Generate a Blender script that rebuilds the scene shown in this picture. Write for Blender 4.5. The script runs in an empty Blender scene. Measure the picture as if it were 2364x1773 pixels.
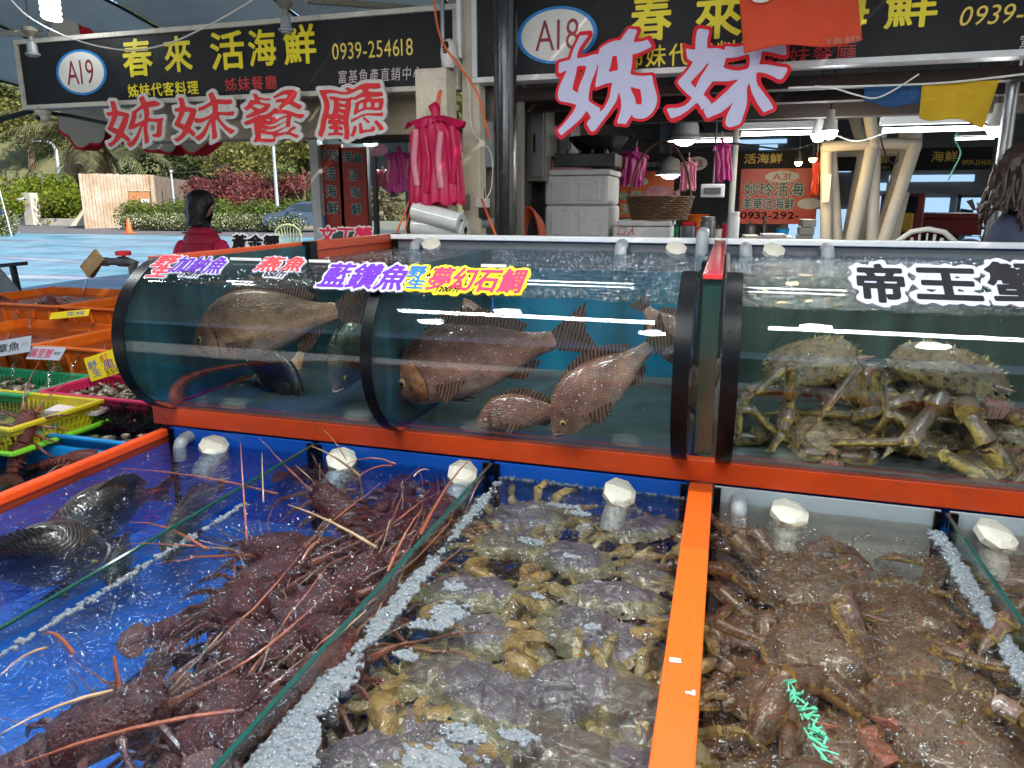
import bpy, math, random, time
import numpy as np
from mathutils import Vector, Matrix, Euler, noise as mnoise

# ------------------------------------------------------------------ scene, camera, sky, sun, exposure
S = bpy.context.scene
COL = S.collection
R = math.radians
random.seed(7)

FPX, CX, CY, HY = 1640.0, 1182.0, 818.0, 465.0      # focal length, principal point and horizon of the 2364 x 1773 photograph
PITCH = math.atan((CY - HY) / FPX)
YAW = math.atan(503 / math.hypot(FPX, CY - HY))
CAM = Vector((0, 0, 1.55))
FW = Vector((-math.sin(YAW) * math.cos(PITCH), math.cos(YAW) * math.cos(PITCH), -math.sin(PITCH)))
RT = Vector((math.cos(YAW), math.sin(YAW), 0))
UP = RT.cross(FW)
cam_d = bpy.data.cameras.new('camera')
cam = bpy.data.objects.new('camera', cam_d)
COL.objects.link(cam)
cam_d.sensor_width = 36
cam_d.lens = FPX / 2364 * 36
cam_d.shift_y = -(1773 / 2 - CY) / 2364
cam_d.clip_start, cam_d.clip_end = 0.05, 3000
mw = Matrix((RT, UP, -FW)).transposed().to_4x4()
mw.translation = CAM
cam.matrix_world = mw
S.camera = cam

SUN_EL, SUN_AZ = R(42), R(112)                        # azimuth measured from +Y towards +X: to the right and a little behind the camera
w = bpy.data.worlds.new('World')
S.world = w
w.use_nodes = True
wt = w.node_tree
wt.nodes.clear()
sky = wt.nodes.new('ShaderNodeTexSky')
sky.sky_type = 'NISHITA'
sky.sun_disc = False
sky.sun_elevation = SUN_EL
sky.sun_rotation = SUN_AZ
bg = wt.nodes.new('ShaderNodeBackground')
bg.inputs[1].default_value = 0.14
wo = wt.nodes.new('ShaderNodeOutputWorld')
wt.links.new(sky.outputs[0], bg.inputs[0])
wt.links.new(bg.outputs[0], wo.inputs[0])
sd = bpy.data.lights.new('sun', 'SUN')
sd.energy = 5.0
sd.angle = R(0.53)
sd.color = (1.0, 0.95, 0.86)
sun = bpy.data.objects.new('sun', sd)
COL.objects.link(sun)
sdir = Vector((math.sin(SUN_AZ) * math.cos(SUN_EL), math.cos(SUN_AZ) * math.cos(SUN_EL), math.sin(SUN_EL)))
sun.rotation_euler = sdir.to_track_quat('Z', 'Y').to_euler()
sun.location = (0, -10, 30)

S.view_settings.view_transform = 'Standard'
S.view_settings.look = 'None'
S.view_settings.exposure = 0.85
S.view_settings.gamma = 1.0
S.render.engine = 'CYCLES'
S.cycles.use_denoising = True
S.cycles.max_bounces = 7
S.cycles.transparent_max_bounces = 18
S.cycles.diffuse_bounces = 3
S.cycles.glossy_bounces = 3
S.cycles.transmission_bounces = 6
S.cycles.caustics_reflective = False
S.cycles.caustics_refractive = False
S.cycles.sample_clamp_indirect = 6
S.cycles.use_adaptive_sampling = True
S.cycles.adaptive_threshold = 0.035
S.cycles.adaptive_min_samples = 20
S.cycles.blur_glossy = 0.5


# ------------------------------------------------------------------ helpers
DD = 2364 / 2212.0


def at(u, v, Y):
    """Point on the plane y = Y seen at photo pixel (u, v)."""
    d = FW + RT * ((u - CX) / FPX) - UP * ((v - CY) / FPX)
    return CAM + d * (Y / d.y)


def ad(u, v, Y):
    return at(u * DD, v * DD, Y)


def atz(u, v, z):
    d = FW + RT * ((u - CX) / FPX) - UP * ((v - CY) / FPX)
    return CAM + d * ((z - CAM.z) / d.z)


class MB:
    def __init__(self):
        self.v, self.f = [], []

    def add(self, vs, fs, M=None):
        n = len(self.v)
        if M is not None:
            vs = [M @ Vector(p) for p in vs]
        self.v.extend([tuple(p) for p in vs])
        self.f.extend([tuple(i + n for i in f) for f in fs])
        return self

    def box(self, c, s, rot=None):
        x, y, z = s[0] / 2, s[1] / 2, s[2] / 2
        M = Matrix.Translation(c)
        if rot is not None:
            M = M @ Euler(rot).to_matrix().to_4x4()
        return self.add([(-x, -y, -z), (x, -y, -z), (x, y, -z), (-x, y, -z), (-x, -y, z), (x, -y, z), (x, y, z), (-x, y, z)],
                        [(0, 3, 2, 1), (4, 5, 6, 7), (0, 1, 5, 4), (1, 2, 6, 5), (2, 3, 7, 6), (3, 0, 4, 7)], M)

    def bb(self, x0, x1, y0, y1, z0, z1):
        return self.box(((x0 + x1) / 2, (y0 + y1) / 2, (z0 + z1) / 2), (x1 - x0, y1 - y0, z1 - z0))

    def bar(self, a, b, wd, ht):
        """box from a to b with cross-section wd x ht"""
        a, b = Vector(a), Vector(b)
        d = b - a
        q = d.to_track_quat('X', 'Z').to_matrix().to_4x4()
        M = Matrix.Translation((a + b) / 2) @ q
        L = d.length
        x, y, z = L / 2, wd / 2, ht / 2
        return self.add([(-x, -y, -z), (x, -y, -z), (x, y, -z), (-x, y, -z), (-x, -y, z), (x, -y, z), (x, y, z), (-x, y, z)],
                        [(0, 3, 2, 1), (4, 5, 6, 7), (0, 1, 5, 4), (1, 2, 6, 5), (2, 3, 7, 6), (3, 0, 4, 7)], M)

    def quad(self, a, b, c, d):
        return self.add([a, b, c, d], [(0, 1, 2, 3)])

    def tube(self, path, r, n=8, cap=True, flat=1.0):
        P = [Vector(p) for p in path]
        if not isinstance(r, (list, tuple)):
            r = [r] * len(P)
        vs, fs = [], []
        prev = None
        for i, p in enumerate(P):
            t = (P[min(i + 1, len(P) - 1)] - P[max(i - 1, 0)])
            if t.length < 1e-9:
                t = Vector((0, 0, 1))
            t.normalize()
            if prev is None:
                ref = Vector((0, 0, 1)) if abs(t.z) < 0.9 else Vector((1, 0, 0))
                a = t.cross(ref).normalized()
            else:
                a = (prev - t * prev.dot(t))
                if a.length < 1e-6:
                    a = t.orthogonal()
                a.normalize()
            prev = a
            b = t.cross(a)
            for k in range(n):
                th = 2 * math.pi * k / n
                vs.append(p + a * (r[i] * math.cos(th)) + b * (r[i] * flat * math.sin(th)))
        for i in range(len(P) - 1):
            for k in range(n):
                fs.append((i * n + k, i * n + (k + 1) % n, (i + 1) * n + (k + 1) % n, (i + 1) * n + k))
        if cap:
            fs.append(tuple(range(n - 1, -1, -1)))
            fs.append(tuple((len(P) - 1) * n + k for k in range(n)))
        return self.add(vs, fs)

    def lathe(self, prof, n=20, c=(0, 0, 0), M=None, cap=True):
        vs, fs = [], []
        for (r, z) in prof:
            for k in range(n):
                th = 2 * math.pi * k / n
                vs.append((r * math.cos(th), r * math.sin(th), z))
        m = len(prof)
        for i in range(m - 1):
            for k in range(n):
                fs.append((i * n + k, i * n + (k + 1) % n, (i + 1) * n + (k + 1) % n, (i + 1) * n + k))
        if cap:
            fs.append(tuple(range(n - 1, -1, -1)))
            fs.append(tuple((m - 1) * n + k for k in range(n)))
        T = Matrix.Translation(c)
        if M is not None:
            T = T @ M
        return self.add(vs, fs, T)

    def ball(self, c, r, nu=12, nv=8, M=None):
        if not isinstance(r, (list, tuple)):
            r = (r, r, r)
        vs, fs = [], []
        for j in range(1, nv):
            ph = math.pi * j / nv
            for i in range(nu):
                th = 2 * math.pi * i / nu
                vs.append((r[0] * math.sin(ph) * math.cos(th), r[1] * math.sin(ph) * math.sin(th), r[2] * math.cos(ph)))
        top = len(vs)
        vs += [(0, 0, r[2]), (0, 0, -r[2])]
        for j in range(nv - 2):
            for i in range(nu):
                fs.append((j * nu + i, (j + 1) * nu + i, (j + 1) * nu + (i + 1) % nu, j * nu + (i + 1) % nu))
        for i in range(nu):
            fs.append((top, i, (i + 1) % nu))
            fs.append((top + 1, (nv - 2) * nu + (i + 1) % nu, (nv - 2) * nu + i))
        T = Matrix.Translation(c)
        if M is not None:
            T = T @ M
        return self.add(vs, fs, T)

    def prism(self, poly, t, M=None):
        """polygon in local xy, extruded by t along local z"""
        n = len(poly)
        vs = [(x, y, 0) for x, y in poly] + [(x, y, t) for x, y in poly]
        fs = [tuple(range(n - 1, -1, -1)), tuple(range(n, 2 * n))]
        for i in range(n):
            j = (i + 1) % n
            fs.append((i, j, n + j, n + i))
        return self.add(vs, fs, M)

    def grid(self, nx, ny, fn, closed=False):
        vs = [fn(i / nx, j / ny) for j in range(ny + 1) for i in range(nx + 1)]
        fs = []
        for j in range(ny):
            for i in range(nx):
                a = j * (nx + 1) + i
                fs.append((a, a + 1, a + nx + 2, a + nx + 1))
        return self.add(vs, fs)

    def obj(self, name, mat, parent=None, smooth=False, bevel=0, world=True, base=True):
        vs = self.v
        loc = None
        if parent is not None and world:
            o = parent
            off = Vector((0, 0, 0))
            while o is not None:
                off += Vector(o.location)
                o = o.parent
            vs = [(x - off.x, y - off.y, z - off.z) for x, y, z in vs]
        elif parent is None and base and vs:
            A = np.array(vs)
            lo, hi = A.min(0), A.max(0)
            loc = ((lo[0] + hi[0]) / 2, (lo[1] + hi[1]) / 2, lo[2])
            vs = (A - np.array(loc)).tolist()
        me = bpy.data.meshes.new(name)
        me.from_pydata(vs, [], self.f)
        if mat is not None:
            me.materials.append(M_(mat))
        if smooth:
            me.polygons.foreach_set('use_smooth', [True] * len(me.polygons))
            if smooth != 'all':
                me.set_sharp_from_angle(angle=R(40 if smooth is True else smooth))
        me.update()
        ob = bpy.data.objects.new(name, me)
        COL.objects.link(ob)
        if parent is not None:
            ob.parent = parent
        elif loc:
            ob.location = loc
        if bevel:
            b = ob.modifiers.new('bevel', 'BEVEL')
            b.width = bevel
            b.segments = 2
            b.limit_method = 'ANGLE'
            b.angle_limit = R(50)
        return ob


def tag(o, label=None, cat=None, group=None, kind=None):
    if label:
        o['label'] = label
    if cat:
        o['category'] = cat
    if group:
        o['group'] = group
    if kind:
        o['kind'] = kind
    return o


def thing(name, label, cat, loc=(0, 0, 0), rot=(0, 0, 0), group=None):
    o = bpy.data.objects.new(name, None)
    o.empty_display_size = 0.05
    COL.objects.link(o)
    o.location = loc
    o.rotation_euler = rot
    return tag(o, label, cat, group)


def dup(root, loc, rot=(0, 0, 0), label=None, group=None, scale=1.0):
    r = root.copy()
    COL.objects.link(r)
    r.location = loc
    r.rotation_euler = rot
    r.scale = (scale,) * 3 if not isinstance(scale, (tuple, list)) else scale
    if label:
        r['label'] = label
    if group:
        r['group'] = group
    for ch in list(root.children):
        c = ch.copy()
        COL.objects.link(c)
        c.parent = r
        for g in ch.children:
            d = g.copy()
            COL.objects.link(d)
            d.parent = c
    return r


WOB = {}


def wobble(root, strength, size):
    """bent look of refraction put into the shape, and uneven surfaces: every copy is pushed about by a noise fixed in the world, so no two look alike"""
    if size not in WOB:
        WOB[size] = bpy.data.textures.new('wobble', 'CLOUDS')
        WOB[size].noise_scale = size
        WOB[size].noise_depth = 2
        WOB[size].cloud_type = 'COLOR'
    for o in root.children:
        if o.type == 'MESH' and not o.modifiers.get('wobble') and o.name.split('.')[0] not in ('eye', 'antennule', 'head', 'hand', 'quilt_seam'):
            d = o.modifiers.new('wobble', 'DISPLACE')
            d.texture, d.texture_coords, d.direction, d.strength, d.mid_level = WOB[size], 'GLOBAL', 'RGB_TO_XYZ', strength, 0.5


# ------------------------------------------------------------------ materials
MATS = {}


def M_(m):
    return MATS[m] if isinstance(m, str) else m


def new_mat(name):
    m = bpy.data.materials.new(name)
    m.use_nodes = True
    nt = m.node_tree
    nt.nodes.clear()
    out = nt.nodes.new('ShaderNodeOutputMaterial')
    MATS[name] = m
    return m, nt, out


def N(nt, typ, **kw):
    n = nt.nodes.new(typ)
    for k, v in kw.items():
        if k.startswith('i_'):
            key = k[2:]
            key = int(key) if key.isdigit() else key.replace('_', ' ')
            n.inputs[key].default_value = v
        else:
            setattr(n, k, v)
    return n


def ramp(nt, fac, stops):
    r = nt.nodes.new('ShaderNodeValToRGB')
    els = r.color_ramp.elements
    while len(els) < len(stops):
        els.new(0.5)
    for e, (p, c) in zip(els, stops):
        e.position = p
        e.color = (*c, 1) if len(c) == 3 else c
    nt.links.new(fac, r.inputs[0])
    return r.outputs[0]


def pm(name, col, rough=0.5, metal=0.0, col2=None, var=0.35, scale=9, bump=0.0, bscale=60, spec=0.5, coat=0.0, dirt=0.0, island=False, speck=0.0, trans=0.0):
    """painted / moulded surface: two-tone noise colour, uneven gloss, fine relief, optional grime"""
    m, nt, out = new_mat(name)
    L = nt.links.new
    tc = N(nt, 'ShaderNodeTexCoord')
    b = N(nt, 'ShaderNodeBsdfPrincipled', i_Metallic=metal)
    b.inputs['Specular IOR Level'].default_value = spec
    b.inputs['Coat Weight'].default_value = coat
    b.inputs['Coat Roughness'].default_value = 0.1
    if col2 is None:
        col2 = tuple(c * (1 - var * 0.55) for c in col)
    n1 = N(nt, 'ShaderNodeTexNoise', i_Scale=scale, i_Detail=5.0, i_Roughness=0.62)
    L(tc.outputs['Object'], n1.inputs['Vector'])
    c = ramp(nt, n1.outputs['Fac'], [(0.32, col2), (0.68, col)])
    if island:
        g = N(nt, 'ShaderNodeNewGeometry')
        mx = N(nt, 'ShaderNodeMix', data_type='RGBA', blend_type='MULTIPLY', i_0=1.0)
        L(c, mx.inputs[6])
        L(ramp(nt, g.outputs['Random Per Island'], [(0.0, (0.55, 0.55, 0.5)), (1.0, (1.25, 1.2, 1.1))]), mx.inputs[7])
        c = mx.outputs[2]
    if dirt:
        n3 = N(nt, 'ShaderNodeTexNoise', i_Scale=scale * 2.7, i_Detail=8.0, i_Roughness=0.7)
        L(tc.outputs['Object'], n3.inputs['Vector'])
        mx = N(nt, 'ShaderNodeMix', data_type='RGBA')
        L(ramp(nt, n3.outputs['Fac'], [(0.52, (0, 0, 0)), (0.75, (dirt,) * 3)]), mx.inputs[0])
        L(c, mx.inputs[6])
        mx.inputs[7].default_value = (0.10, 0.075, 0.05, 1)
        c = mx.outputs[2]
    if speck:
        n7 = N(nt, 'ShaderNodeTexNoise', i_Scale=170.0, i_Detail=3.0, i_Roughness=0.7)
        L(tc.outputs['Object'], n7.inputs['Vector'])
        mx = N(nt, 'ShaderNodeMix', data_type='RGBA')
        L(ramp(nt, n7.outputs['Fac'], [(0.66, (0, 0, 0)), (0.70, (speck,) * 3)]), mx.inputs[0])
        L(c, mx.inputs[6])
        mx.inputs[7].default_value = (0.62, 0.50, 0.42, 1)
        c = mx.outputs[2]
    L(c, b.inputs['Base Color'])
    n2 = N(nt, 'ShaderNodeTexNoise', i_Scale=scale * 3.1, i_Detail=3.0)
    L(tc.outputs['Object'], n2.inputs['Vector'])
    mr = N(nt, 'ShaderNodeMapRange', i_3=max(0.03, rough - 0.09), i_4=min(1, rough + 0.12))
    L(n2.outputs['Fac'], mr.inputs[0])
    L(mr.outputs[0], b.inputs['Roughness'])
    if bump:
        n4 = N(nt, 'ShaderNodeTexNoise', i_Scale=bscale, i_Detail=4.0)
        L(tc.outputs['Object'], n4.inputs['Vector'])
        bp = N(nt, 'ShaderNodeBump', i_Strength=min(1.0, bump), i_Distance=0.01)
        L(n4.outputs['Fac'], bp.inputs['Height'])
        L(bp.outputs[0], b.inputs['Normal'])
    if trans:
        tr = N(nt, 'ShaderNodeBsdfTranslucent')
        L(c, tr.inputs[0])
        ms = N(nt, 'ShaderNodeMixShader', i_0=trans)
        L(b.outputs[0], ms.inputs[1])
        L(tr.outputs[0], ms.inputs[2])
        L(ms.outputs[0], out.inputs[0])
    else:
        L(b.outputs[0], out.inputs[0])
    return m


def emit(name, col, st):
    m, nt, out = new_mat(name)
    e = N(nt, 'ShaderNodeEmission', i_Strength=st)
    e.inputs[0].default_value = (*col, 1)
    nt.links.new(e.outputs[0], out.inputs[0])
    return m


def clear(name, tint, ior=1.33, rough=0.02, bump=0.0, bscale=30, dist=0.02, boost=1.0, fine=0.0):
    """clear glass or water film: light passes straight through, tinted; reflects by Fresnel; bump makes ripples"""
    m, nt, out = new_mat(name)
    L = nt.links.new
    t = N(nt, 'ShaderNodeBsdfTransparent')
    t.inputs[0].default_value = (*tint, 1)
    g = N(nt, 'ShaderNodeBsdfGlossy', i_Roughness=rough)
    geo = N(nt, 'ShaderNodeNewGeometry')
    nrm = geo.outputs['Normal']
    if bump:
        tc = N(nt, 'ShaderNodeTexCoord')
        n1 = N(nt, 'ShaderNodeTexNoise', i_Scale=bscale, i_Detail=3.0, i_Distortion=1.2)
        L(tc.outputs['Object'], n1.inputs['Vector'])
        bp = N(nt, 'ShaderNodeBump', i_Strength=bump, i_Distance=dist)
        L(n1.outputs['Fac'], bp.inputs['Height'])
        nrm = bp.outputs[0]
        if fine:
            n2 = N(nt, 'ShaderNodeTexNoise', i_Scale=bscale * 4.5, i_Detail=2.0)
            L(tc.outputs['Object'], n2.inputs['Vector'])
            b2 = N(nt, 'ShaderNodeBump', i_Strength=fine, i_Distance=dist * 0.35)
            L(n2.outputs['Fac'], b2.inputs['Height'])
            L(nrm, b2.inputs['Normal'])
            nrm = b2.outputs[0]
        L(nrm, g.inputs['Normal'])
    # Schlick reflectance, the same from both sides of a thin film
    dt = N(nt, 'ShaderNodeVectorMath', operation='DOT_PRODUCT')
    L(nrm, dt.inputs[0])
    L(geo.outputs['Incoming'], dt.inputs[1])
    ab = N(nt, 'ShaderNodeMath', operation='ABSOLUTE')
    L(dt.outputs['Value'], ab.inputs[0])
    om = N(nt, 'ShaderNodeMath', operation='SUBTRACT', use_clamp=True)
    om.inputs[0].default_value = 1.0
    L(ab.outputs[0], om.inputs[1])
    pw = N(nt, 'ShaderNodeMath', operation='POWER')
    L(om.outputs[0], pw.inputs[0])
    pw.inputs[1].default_value = 5.0
    f0 = ((ior - 1) / (ior + 1)) ** 2
    ma = N(nt, 'ShaderNodeMath', operation='MULTIPLY_ADD', use_clamp=True)
    L(pw.outputs[0], ma.inputs[0])
    ma.inputs[1].default_value = (1 - f0) * boost
    ma.inputs[2].default_value = f0 * boost
    fac = ma.outputs[0]
    ms = N(nt, 'ShaderNodeMixShader')
    L(fac, ms.inputs[0])
    L(t.outputs[0], ms.inputs[1])
    L(g.outputs[0], ms.inputs[2])
    L(ms.outputs[0], out.inputs[0])
    return m


# ------------------------------------------------------------------ lettering
GL = {}


def glyph(ch, bold=0.0):
    k = (ch, bold)
    if k in GL:
        return GL[k]
    c = bpy.data.curves.new('t', 'FONT')
    c.body = ch
    c.size = 1
    c.resolution_u = 3
    c.offset = bold
    o = bpy.data.objects.new('t', c)
    COL.objects.link(o)
    dg = bpy.context.evaluated_depsgraph_get()
    ev = o.evaluated_get(dg)
    m = ev.to_mesh()
    vs = [(v.co.x, v.co.y) for v in m.vertices]
    fs = [tuple(p.vertices) for p in m.polygons]
    ev.to_mesh_clear()
    bpy.data.objects.remove(o)
    bpy.data.curves.remove(c)
    if ord(ch) > 0x2e80:
        wd = 1.0
    else:
        lo = min(v[0] for v in vs)
        vs = [(a - lo + 0.035, b) for a, b in vs]
        wd = max(max(v[0] for v in vs) + 0.05, 0.30)
    GL[k] = (vs, fs, wd)
    return GL[k]


def layout(text, gap=0.0, bold=0.0):
    """list of (char, x) and total width in em"""
    x, out = 0.0, []
    for ch in text:
        if ch == ' ':
            x += 0.35 + gap
            continue
        out.append((ch, x))
        x += glyph(ch, bold)[2] + gap
    return out, x - gap


def write(mb, text, M, h, width=None, gap=0.0, bold=0.0, shear=0.0, centre=False, squash=1.0, wob=0.0):
    """text in the local xy plane of M, em height h; optional total width in metres"""
    lay, tot = layout(text, gap, bold)
    sx = h * squash if width is None else width / tot
    x0 = -tot * sx / 2 if centre else 0
    rnd = random.Random(len(text) * 31 + ord(text[0]))
    for ch, x in lay:
        vs, fs, wd = glyph(ch, bold)
        dy = rnd.uniform(-wob, wob) * h
        ro = rnd.uniform(-wob, wob)
        pts = []
        for (a, b) in vs:
            if wob:
                ca, cb = a - 0.5, b - 0.38
                a, b = ca * math.cos(ro) - cb * math.sin(ro) + 0.5, ca * math.sin(ro) + cb * math.cos(ro) + 0.38
            pts.append((x0 + (x + a + shear * (b - 0.38)) * sx, b * h + dy, 0))
        mb.add(pts, fs, M)
    return tot * sx


def frame_xz(o, R_=(1, 0, 0), U_=(0, 0, 1)):
    """matrix with local x along R_, local y along U_, origin o"""
    r, u = Vector(R_).normalized(), Vector(U_).normalized()
    n = r.cross(u)
    M = Matrix((r, u, n)).transposed().to_4x4()
    M.translation = Vector(o)
    return M


def field_mesh(F, xs, ys, level, t0, t1, M=None, mb=None):
    """solid slab where F < level on the grid xs, ys (marching squares), between local z = t0 and t1"""
    mb = mb or MB()
    nx, ny = len(xs), len(ys)
    idx, pts, faces = {}, [], []

    def vid(key, p):
        if key not in idx:
            idx[key] = len(pts)
            pts.append(p)
        return idx[key]
    edges = {}
    for j in range(ny - 1):
        for i in range(nx - 1):
            q = [(i, j), (i + 1, j), (i + 1, j + 1), (i, j + 1)]
            val = [F[b][a] - level for a, b in q]
            if min(val) >= 0:
                continue
            poly = []
            for k in range(4):
                a, b = q[k], q[(k + 1) % 4]
                va, vb = val[k], val[(k + 1) % 4]
                if va < 0:
                    poly.append(vid(a, (xs[a[0]], ys[a[1]])))
                if (va < 0) != (vb < 0):
                    t = va / (va - vb)
                    t = min(0.97, max(0.03, t))
                    key = (a, b) if a < b else (b, a)
                    poly.append(vid(key, (xs[a[0]] + t * (xs[b[0]] - xs[a[0]]), ys[a[1]] + t * (ys[b[1]] - ys[a[1]]))))
            if len(poly) >= 3:
                faces.append(poly)
                for k in range(len(poly)):
                    a, b = poly[k], poly[(k + 1) % len(poly)]
                    if (b, a) in edges:
                        del edges[(b, a)]
                    else:
                        edges[(a, b)] = 1
    n = len(pts)
    vs = [(x, y, t1) for x, y in pts] + [(x, y, t0) for x, y in pts]
    fs = [tuple(p) for p in faces] + [tuple(n + i for i in reversed(p)) for p in faces]
    fs += [(b, a, n + a, n + b) for (a, b) in edges]
    return mb.add(vs, fs, M)


def sdf_of(items, xs, ys, XY=None):
    """distance field (negative inside) of glyphs: items = (char, x, y, sx, sy, shear)"""
    X, Y = np.meshgrid(xs, ys) if XY is None else XY
    segs = []
    for ch, x, y, sx, sy, sh in items:
        vs, fs, _ = glyph(ch)
        cnt = {}
        for f in fs:
            for k in range(len(f)):
                a, b = f[k], f[(k + 1) % len(f)]
                if (b, a) in cnt:
                    del cnt[(b, a)]
                else:
                    cnt[(a, b)] = 1
        P = [(x + (a + sh * (b - 0.38)) * sx, y + b * sy) for a, b in vs]
        segs += [(P[a], P[b]) for a, b in cnt]
    D2 = np.full(X.shape, 1e9)
    ins = np.zeros(X.shape, bool)
    for (ax, ay), (bx, by) in segs:
        dx, dy = bx - ax, by - ay
        l2 = dx * dx + dy * dy
        if l2 < 1e-14:
            continue
        t = np.clip(((X - ax) * dx + (Y - ay) * dy) / l2, 0, 1)
        D2 = np.minimum(D2, (X - ax - t * dx) ** 2 + (Y - ay - t * dy) ** 2)
        if ay != by:
            c = ((ay > Y) != (by > Y)) & (X < (bx - ax) * (Y - ay) / (by - ay) + ax)
            ins ^= c
    d = np.sqrt(D2)
    return np.where(ins, -d, d)


def cutout(items, margin, M, t, backing, face, parent, bold=0.0, res=0.012, jag=0.0, face_t=0.004, seed=1, world=True, bname='backing', fname='lettering', brush=0.0):
    """a sawn-out sign: backing board that follows the characters at a distance, characters on its face"""
    xs0 = [it[1] for it in items] + [it[1] + it[3] for it in items]
    ys0 = [it[2] - 0.1 * it[4] for it in items] + [it[2] + 0.9 * it[4] for it in items]
    g = margin + 3 * res + (0.25 * items[0][3] if items[0][5] else 0)
    xs = np.arange(min(xs0) - g, max(xs0) + g, res)
    ys = np.arange(min(ys0) - margin - 3 * res, max(ys0) + margin + 3 * res, res)
    F = sdf_of(items, xs, ys)
    if brush:
        X, Y = np.meshgrid(xs, ys)
        s, q = items[0][3], seed * 1.7
        Xw = X + s * 0.030 * np.sin(Y / s * 7.0 + q) + s * 0.015 * np.sin(Y / s * 17.0 + 2 * q)
        Yw = Y + s * 0.030 * np.sin(X / s * 6.0 + 1.3 * q) + s * 0.015 * np.sin(X / s * 15.0 + q)
        F = sdf_of(items, xs, ys, (Xw, Yw)) - brush * s * (np.sin(X / s * 9.0 + Y / s * 5.0 + q) + 0.8 * np.sin(Y / s * 11.0 - X / s * 6.0 + 2 * q))
    G = F
    if jag:
        rs = np.random.RandomState(seed)
        ph = rs.rand(6) * 6.28
        X, Y = np.meshgrid(xs, ys)
        s = items[0][3]
        G = F + jag * (np.abs(((X * 1.3 + Y) / s * 3.1 + ph[0]) % 1 - 0.5) + np.abs(((Y * 1.2 - X) / s * 2.7 + ph[1]) % 1 - 0.5) - 0.5)
    b = field_mesh(G, xs, ys, margin, 0, t, M).obj(bname, backing, parent, world=world)
    fm = field_mesh(F, xs, ys, bold, t + 0.0005, t + face_t, M).obj(fname, face, parent, world=world)
    return b, fm
# ------------------------------------------------------------------ material library
pm('orange_rail', (0.84, 0.075, 0.010), 0.30, var=0.22, scale=4, coat=0.25, bump=0.06, bscale=35, dirt=0.30, speck=0.7)
pm('orange_bar', (0.86, 0.125, 0.010), 0.28, var=0.18, scale=4, coat=0.3, bump=0.05, bscale=30, dirt=0.22, speck=0.4)
pm('rust_rail', (0.48, 0.06, 0.014), 0.38, var=0.2, scale=6, dirt=0.2)
pm('pink_gloss', (0.72, 0.05, 0.05), 0.12, var=0.15, scale=12, coat=0.6)
pm('blue_panel', (0.006, 0.11, 0.55), 0.30, var=0.25, scale=5, dirt=0.10, bump=0.02)
pm('rear_panel', (0.16, 0.165, 0.165), 0.4, var=0.3, scale=5, dirt=0.3)
pm('pale_panel', (0.55, 0.60, 0.62), 0.35, var=0.2, scale=5, dirt=0.18)
pm('blue_floor', (0.008, 0.20, 0.72), 0.4, col2=(0.006, 0.11, 0.52), scale=7, dirt=0.15)
pm('dark_floor', (0.04, 0.058, 0.055), 0.5, col2=(0.015, 0.026, 0.026), scale=7)
pm('black_seal', (0.004, 0.0045, 0.005), 0.3, var=0.4, scale=20, spec=0.25)
pm('white_rail', (0.78, 0.78, 0.76), 0.35, var=0.12, scale=6, dirt=0.12)
pm('pvc_grey', (0.30, 0.32, 0.33), 0.35, var=0.25, scale=20, dirt=0.2)
pm('pvc_dark', (0.075, 0.08, 0.085), 0.35, var=0.3, scale=14, dirt=0.3)
pm('cream_plastic', (0.62, 0.58, 0.47), 0.4, var=0.2, scale=22, dirt=0.15)
clear('tank_glass', (0.95, 0.985, 0.98), 1.5, 0.015)
clear('pane_glass', (0.86, 0.94, 0.92), 1.5, 0.015)
clear('bag_film', (0.93, 0.94, 0.94), 1.5, 0.15, bump=0.5, bscale=16, dist=0.03, boost=1.6)
clear('bubble', (0.94, 0.96, 0.96), 1.33, 0.02, boost=4.0)
clear('glint_film', (0.90, 0.93, 0.94), 1.33, 0.05, boost=11.0)  # bubble film with reflectance raised to supply glints on the water
pm('glass_edge', (0.01, 0.07, 0.055), 0.12, var=0.4, scale=9, coat=0.5)


def wall_streak(name, a, b, c, sc=(14, 14, 0.9)):
    m, nt, out = new_mat(name)
    L = nt.links.new
    tc = N(nt, 'ShaderNodeTexCoord')
    mp = N(nt, 'ShaderNodeMapping')
    mp.inputs['Scale'].default_value = sc
    L(tc.outputs['Object'], mp.inputs['Vector'])
    n = N(nt, 'ShaderNodeTexNoise', i_Scale=1.0, i_Detail=4.0, i_Distortion=0.3)
    L(mp.outputs[0], n.inputs['Vector'])
    bs = N(nt, 'ShaderNodeBsdfPrincipled', i_Roughness=0.45)
    L(ramp(nt, n.outputs['Fac'], [(0.30, a), (0.5, b), (0.68, c)]), bs.inputs['Base Color'])
    L(bs.outputs[0], out.inputs[0])


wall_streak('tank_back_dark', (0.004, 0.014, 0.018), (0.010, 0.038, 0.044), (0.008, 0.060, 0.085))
wall_streak('tank_back_blue', (0.006, 0.07, 0.09), (0.006, 0.15, 0.26), (0.015, 0.22, 0.32), (5, 5, 0.5))
wall_streak('tank_back_green', (0.020, 0.030, 0.022), (0.048, 0.062, 0.042), (0.06, 0.10, 0.075), (9, 9, 0.8))
wall_streak('concrete_wall', (0.33, 0.30, 0.25), (0.42, 0.38, 0.31), (0.50, 0.46, 0.38), (2, 2, 0.7))


def water_mat(name, tint, sc=26, bump=0.55, fine=0.45, boost=1.0):
    clear(name, tint, 1.33, 0.03, bump=bump, bscale=sc, dist=0.02, boost=boost, fine=fine)


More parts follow.
